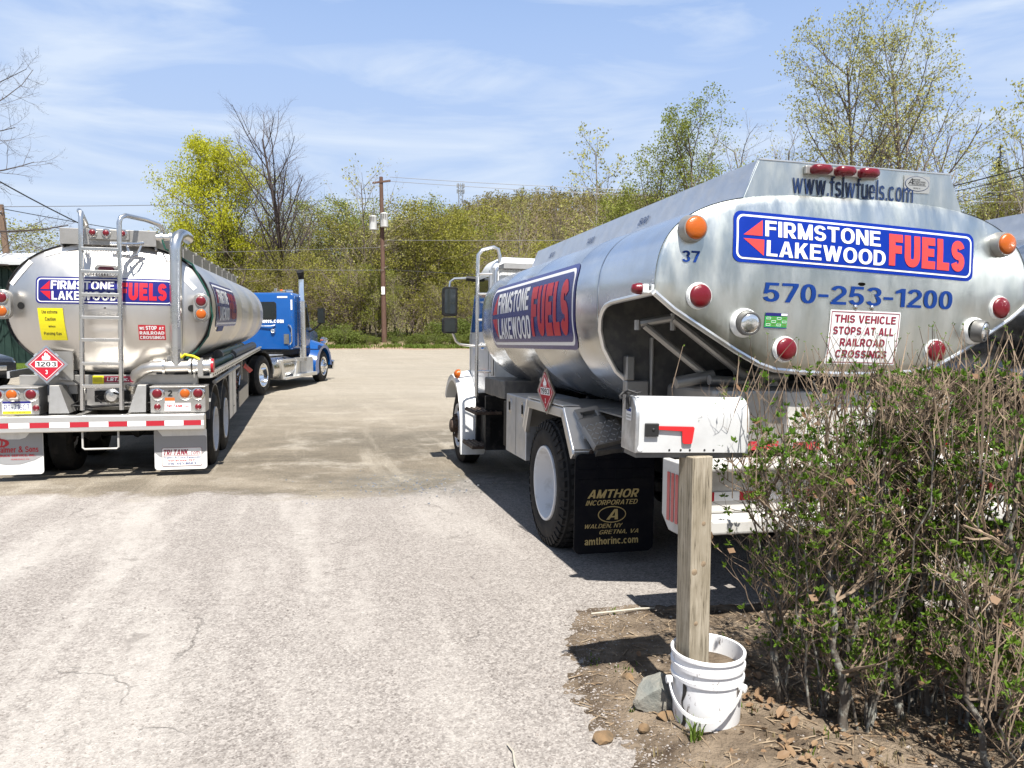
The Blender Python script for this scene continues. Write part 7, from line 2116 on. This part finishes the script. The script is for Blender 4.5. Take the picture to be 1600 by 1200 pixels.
def wire(p0, p1, sag, r_, label, m='wire', n_=16):
    p0, p1 = Vector(p0), Vector(p1)
    pts = [p0.lerp(p1, i / n_) - Vector((0, 0, 4 * sag * (i / n_) * (1 - i / n_))) for i in range(n_ + 1)]
    o = mb(m).tube(pts, r_, 5).build('power_line', None, None)
    return tag(o, label, 'cable')
def at(px, py, d): return ((px - 800) / 1200 * d, d, 1.67 + (516 - py) / 1200 * d)
wire(at(612, 281, 55), at(1700, 300, 50), .6, .018, 'upper thin wire running right from the crossarm of the transformer pole', 'wire_pale')
wire(at(606, 287, 55), at(1700, 318, 50), .5, .018, 'lower thin wire running right from the crossarm of the transformer pole', 'wire_pale')
wire(at(605, 377, 54.8), at(1000, 376, 50), .05, .016, 'wire crossing the wood at the height of the transformers', 'wire_pale')
wire(at(606, 422, 54.8), at(1000, 437, 50), .12, .02, 'wire crossing the wood below the transformers to the right', 'wire')
wire(at(601, 423, 54.8), at(300, 420, 50), .05, .016, 'wire crossing the wood below the transformers to the left', 'wire_pale')
wire(at(596, 388, 54.8), at(200, 398, 52), .05, .014, 'faint upper wire running left through the trees', 'wire_pale')
wire(at(-60, 246, 22), at(330, 425, 40), .45, .022, 'thick black cable sagging past the tanker ladder at the left')
wire(at(14, 329, 39.8), at(300, 375, 58), .1, .022, 'cable running right from the wooden pole at the left edge')
wire(at(14, 326, 39.8), at(600, 312, 90), .2, .02, 'faint high wire behind the tanker handrails', 'wire_pale')
wire(at(14, 336, 39.8), at(-90, 318, 22), .1, .022, 'cable running out of the picture from the wooden pole at the left edge')
wire(at(1440, 302, 30), at(1690, 232, 22), .12, .022, 'upper thick black cable at the right edge above the tank truck')
wire(at(1440, 309, 30), at(1690, 246, 22), .14, .016, 'lower black cable at the right edge above the tank truck')
wire(at(1440, 325, 31), at(1690, 272, 23), .14, .012, 'thinnest cable at the right edge above the tank truck')

x, y = spot(14, 40)
p2 = empty('utility_pole', Matrix.Translation((x, y, 0))); tag(p2, 'plain wooden pole at the left picture edge behind the tanker trailer', 'utility pole')
mb('pole_grey').tube([(.55, 0, gz(x, y) - .5), (.2, 0, 4.5), (-.08, 0, 8.1)], [.19, .17, .145], 14).build('pole_shaft', None, p2)
mb('steel').tube([(-.07, -.14, 7.7), (.1, -.2, 7.75)], .03, 6).lathe([(0, .15), (.05, .16), (.06, .15)], (-.06, 0, 7.55), (0, 0, 1), 12).lathe([(0, .19), (.04, .195), (.05, .19)], (.21, 0, 4.3), (0, 0, 1), 12).build('pole_fitting', None, p2, 30)

x, y = spot(721, 430); zb = gz(x, y)
tw_ = empty('cell_tower', Matrix.Translation((x, y, 0))); tag(tw_, 'grey lattice antenna tower on the ridge of the wooded hill', 'tower')
b = mb('tower'); hw = 1.35
zt2 = 1.67 + (516 - 291) / 1200 * 430
for a, c in ((-1, -1), (1, -1), (1, 1), (-1, 1)): b.tube([(a * hw, c * hw, zb), (a * hw * .8, c * hw * .8, zt2)], .16, 5)
k = 0; z = zb
while z < zt2 - 3:
    for (a, c), (d, e) in (((-1, -1), (1, -1)), ((1, -1), (1, 1)), ((1, 1), (-1, 1)), ((-1, 1), (-1, -1))):
        b.tube([(a * hw * .9, c * hw * .9, z), (d * hw * .9, e * hw * .9, z + 2.6)], .09, 4); b.tube([(d * hw * .9, e * hw * .9, z), (a * hw * .9, c * hw * .9, z + 2.6)], .09, 4)
    z += 2.6
b.build('lattice_mast', None, tw_)
b = mb('tower')
for zz in (zt2 - 1.2, zt2 - 4.2):
    for k in range(8):
        a = k * PI / 4; b.box(math.cos(a) * 2.0 - .2, math.cos(a) * 2.0 + .2, math.sin(a) * 2.0 - .2, math.sin(a) * 2.0 + .2, zz - 1.1, zz + 1.1)
    b.lathe([(0, 1.5), (.2, 1.9), (.3, 1.5)], (0, 0, zz), (0, 0, 1), 12)
b.build('antenna', None, tw_, 0)

# green barn
bn = empty('barn', Matrix.Translation((-25.2, 34, gz(-25, 34)))); tag(bn, 'dark green metal building with a pale roof edge behind the left tanker', 'barn')
w = mb('barn'); w.box(-12, 5.4, 0, 12, -.6, 4.35)
for k in range(58): w.box(-12 + k * .3, -11.93 + k * .3, -.03, .0, -.6, 4.3)
w.build('wall', None, bn, 0)
rf = mb('eave').box(-12.4, 5.8, -.5, 12.4, 4.36, 4.52).hexa([(-12.4, -.48, 4.52), (5.8, -.48, 4.52), (5.8, 12.4, 4.52), (-12.4, 12.4, 4.52), (-12.4, 5, 5.4), (5.8, 5, 5.4), (5.8, 7, 5.4), (-12.4, 7, 5.4)])
rf.use('black').box(-12.3, 5.7, -.42, 0, 4.30, 4.36).build('roof', None, bn, 0)
for x0 in (-9, -3.4, .3, 3.0):
    q = mb('darkgrey').box(x0, x0 + 1.3, -.06, -.03, 1.6, 2.9).build('window', None, bn, 0)
    mb('barnglass').box(x0 + .08, x0 + .62, -.075, -.06, 1.68, 2.82).box(x0 + .68, x0 + 1.22, -.075, -.06, 1.68, 2.82).build('pane', None, q, 0)

# dark car nosing in at the left edge
cf = frame((-16.9, 22.6, gz(-15, 22.6)), -112, 0, 0)
car = empty('parked_car', cf); tag(car, 'dark car whose nose shows at the left picture edge', 'car')
def csec(v, w, z0, z1, r_): return [(xx, v, zz) for xx, zz in rrect(-w, z0, w, z1, r_, 5)]
b = mb('carpaint').loft([csec(-2.3, .78, .40, .90, .12), csec(-2.2, .88, .28, .98, .14), csec(-1.2, .92, .26, 1.02, .12), csec(.6, .92, .26, 1.04, .12), csec(1.5, .91, .26, .98, .14), csec(2.15, .86, .28, .86, .16), csec(2.3, .74, .38, .74, .14)])
cbd = fix_normals(b.build('body', None, car, 40))
fix_normals(mb('carpaint').loft([csec(-2.0, .80, .95, 1.02, .03), csec(-1.6, .72, .95, 1.55, .14), csec(.1, .72, .95, 1.60, .14), csec(.95, .80, .95, 1.04, .04)]).build('cabin', None, car, 40))
for s in (-1, 1):
    fix_normals(mb('glass').prism([(-1.55, 1.06), (.62, 1.06), (.12, 1.5), (-1.4, 1.48)], (s * .765, 0, 0), (0, 1, 0), (0, 0, 1), (s * .012, 0, 0)).build('window', None, car, 0))
    mb('lamp_glass').box(s * .62 - .14, s * .62 + .14, 2.14, 2.27, .62, .76).build('headlight', None, cbd, 0, .03)
    for v in (1.45, -1.4): wheel(car, (s * .93, v, .33), s, Ro=.33, rr=.21, W=.2, style='steer', m='chrome')
mb('chrome').box(-.45, .45, 2.26, 2.315, .50, .64).build('grille', None, cbd, 0, .01)
mb('glass').hexa([(-.66, .38, 1.50), (.66, .38, 1.50), (.66, .40, 1.5), (-.66, .40, 1.5), (-.70, .88, 1.10), (.70, .88, 1.10), (.70, .90, 1.10), (-.70, .90, 1.10)]).build('windscreen', None, car, 0)
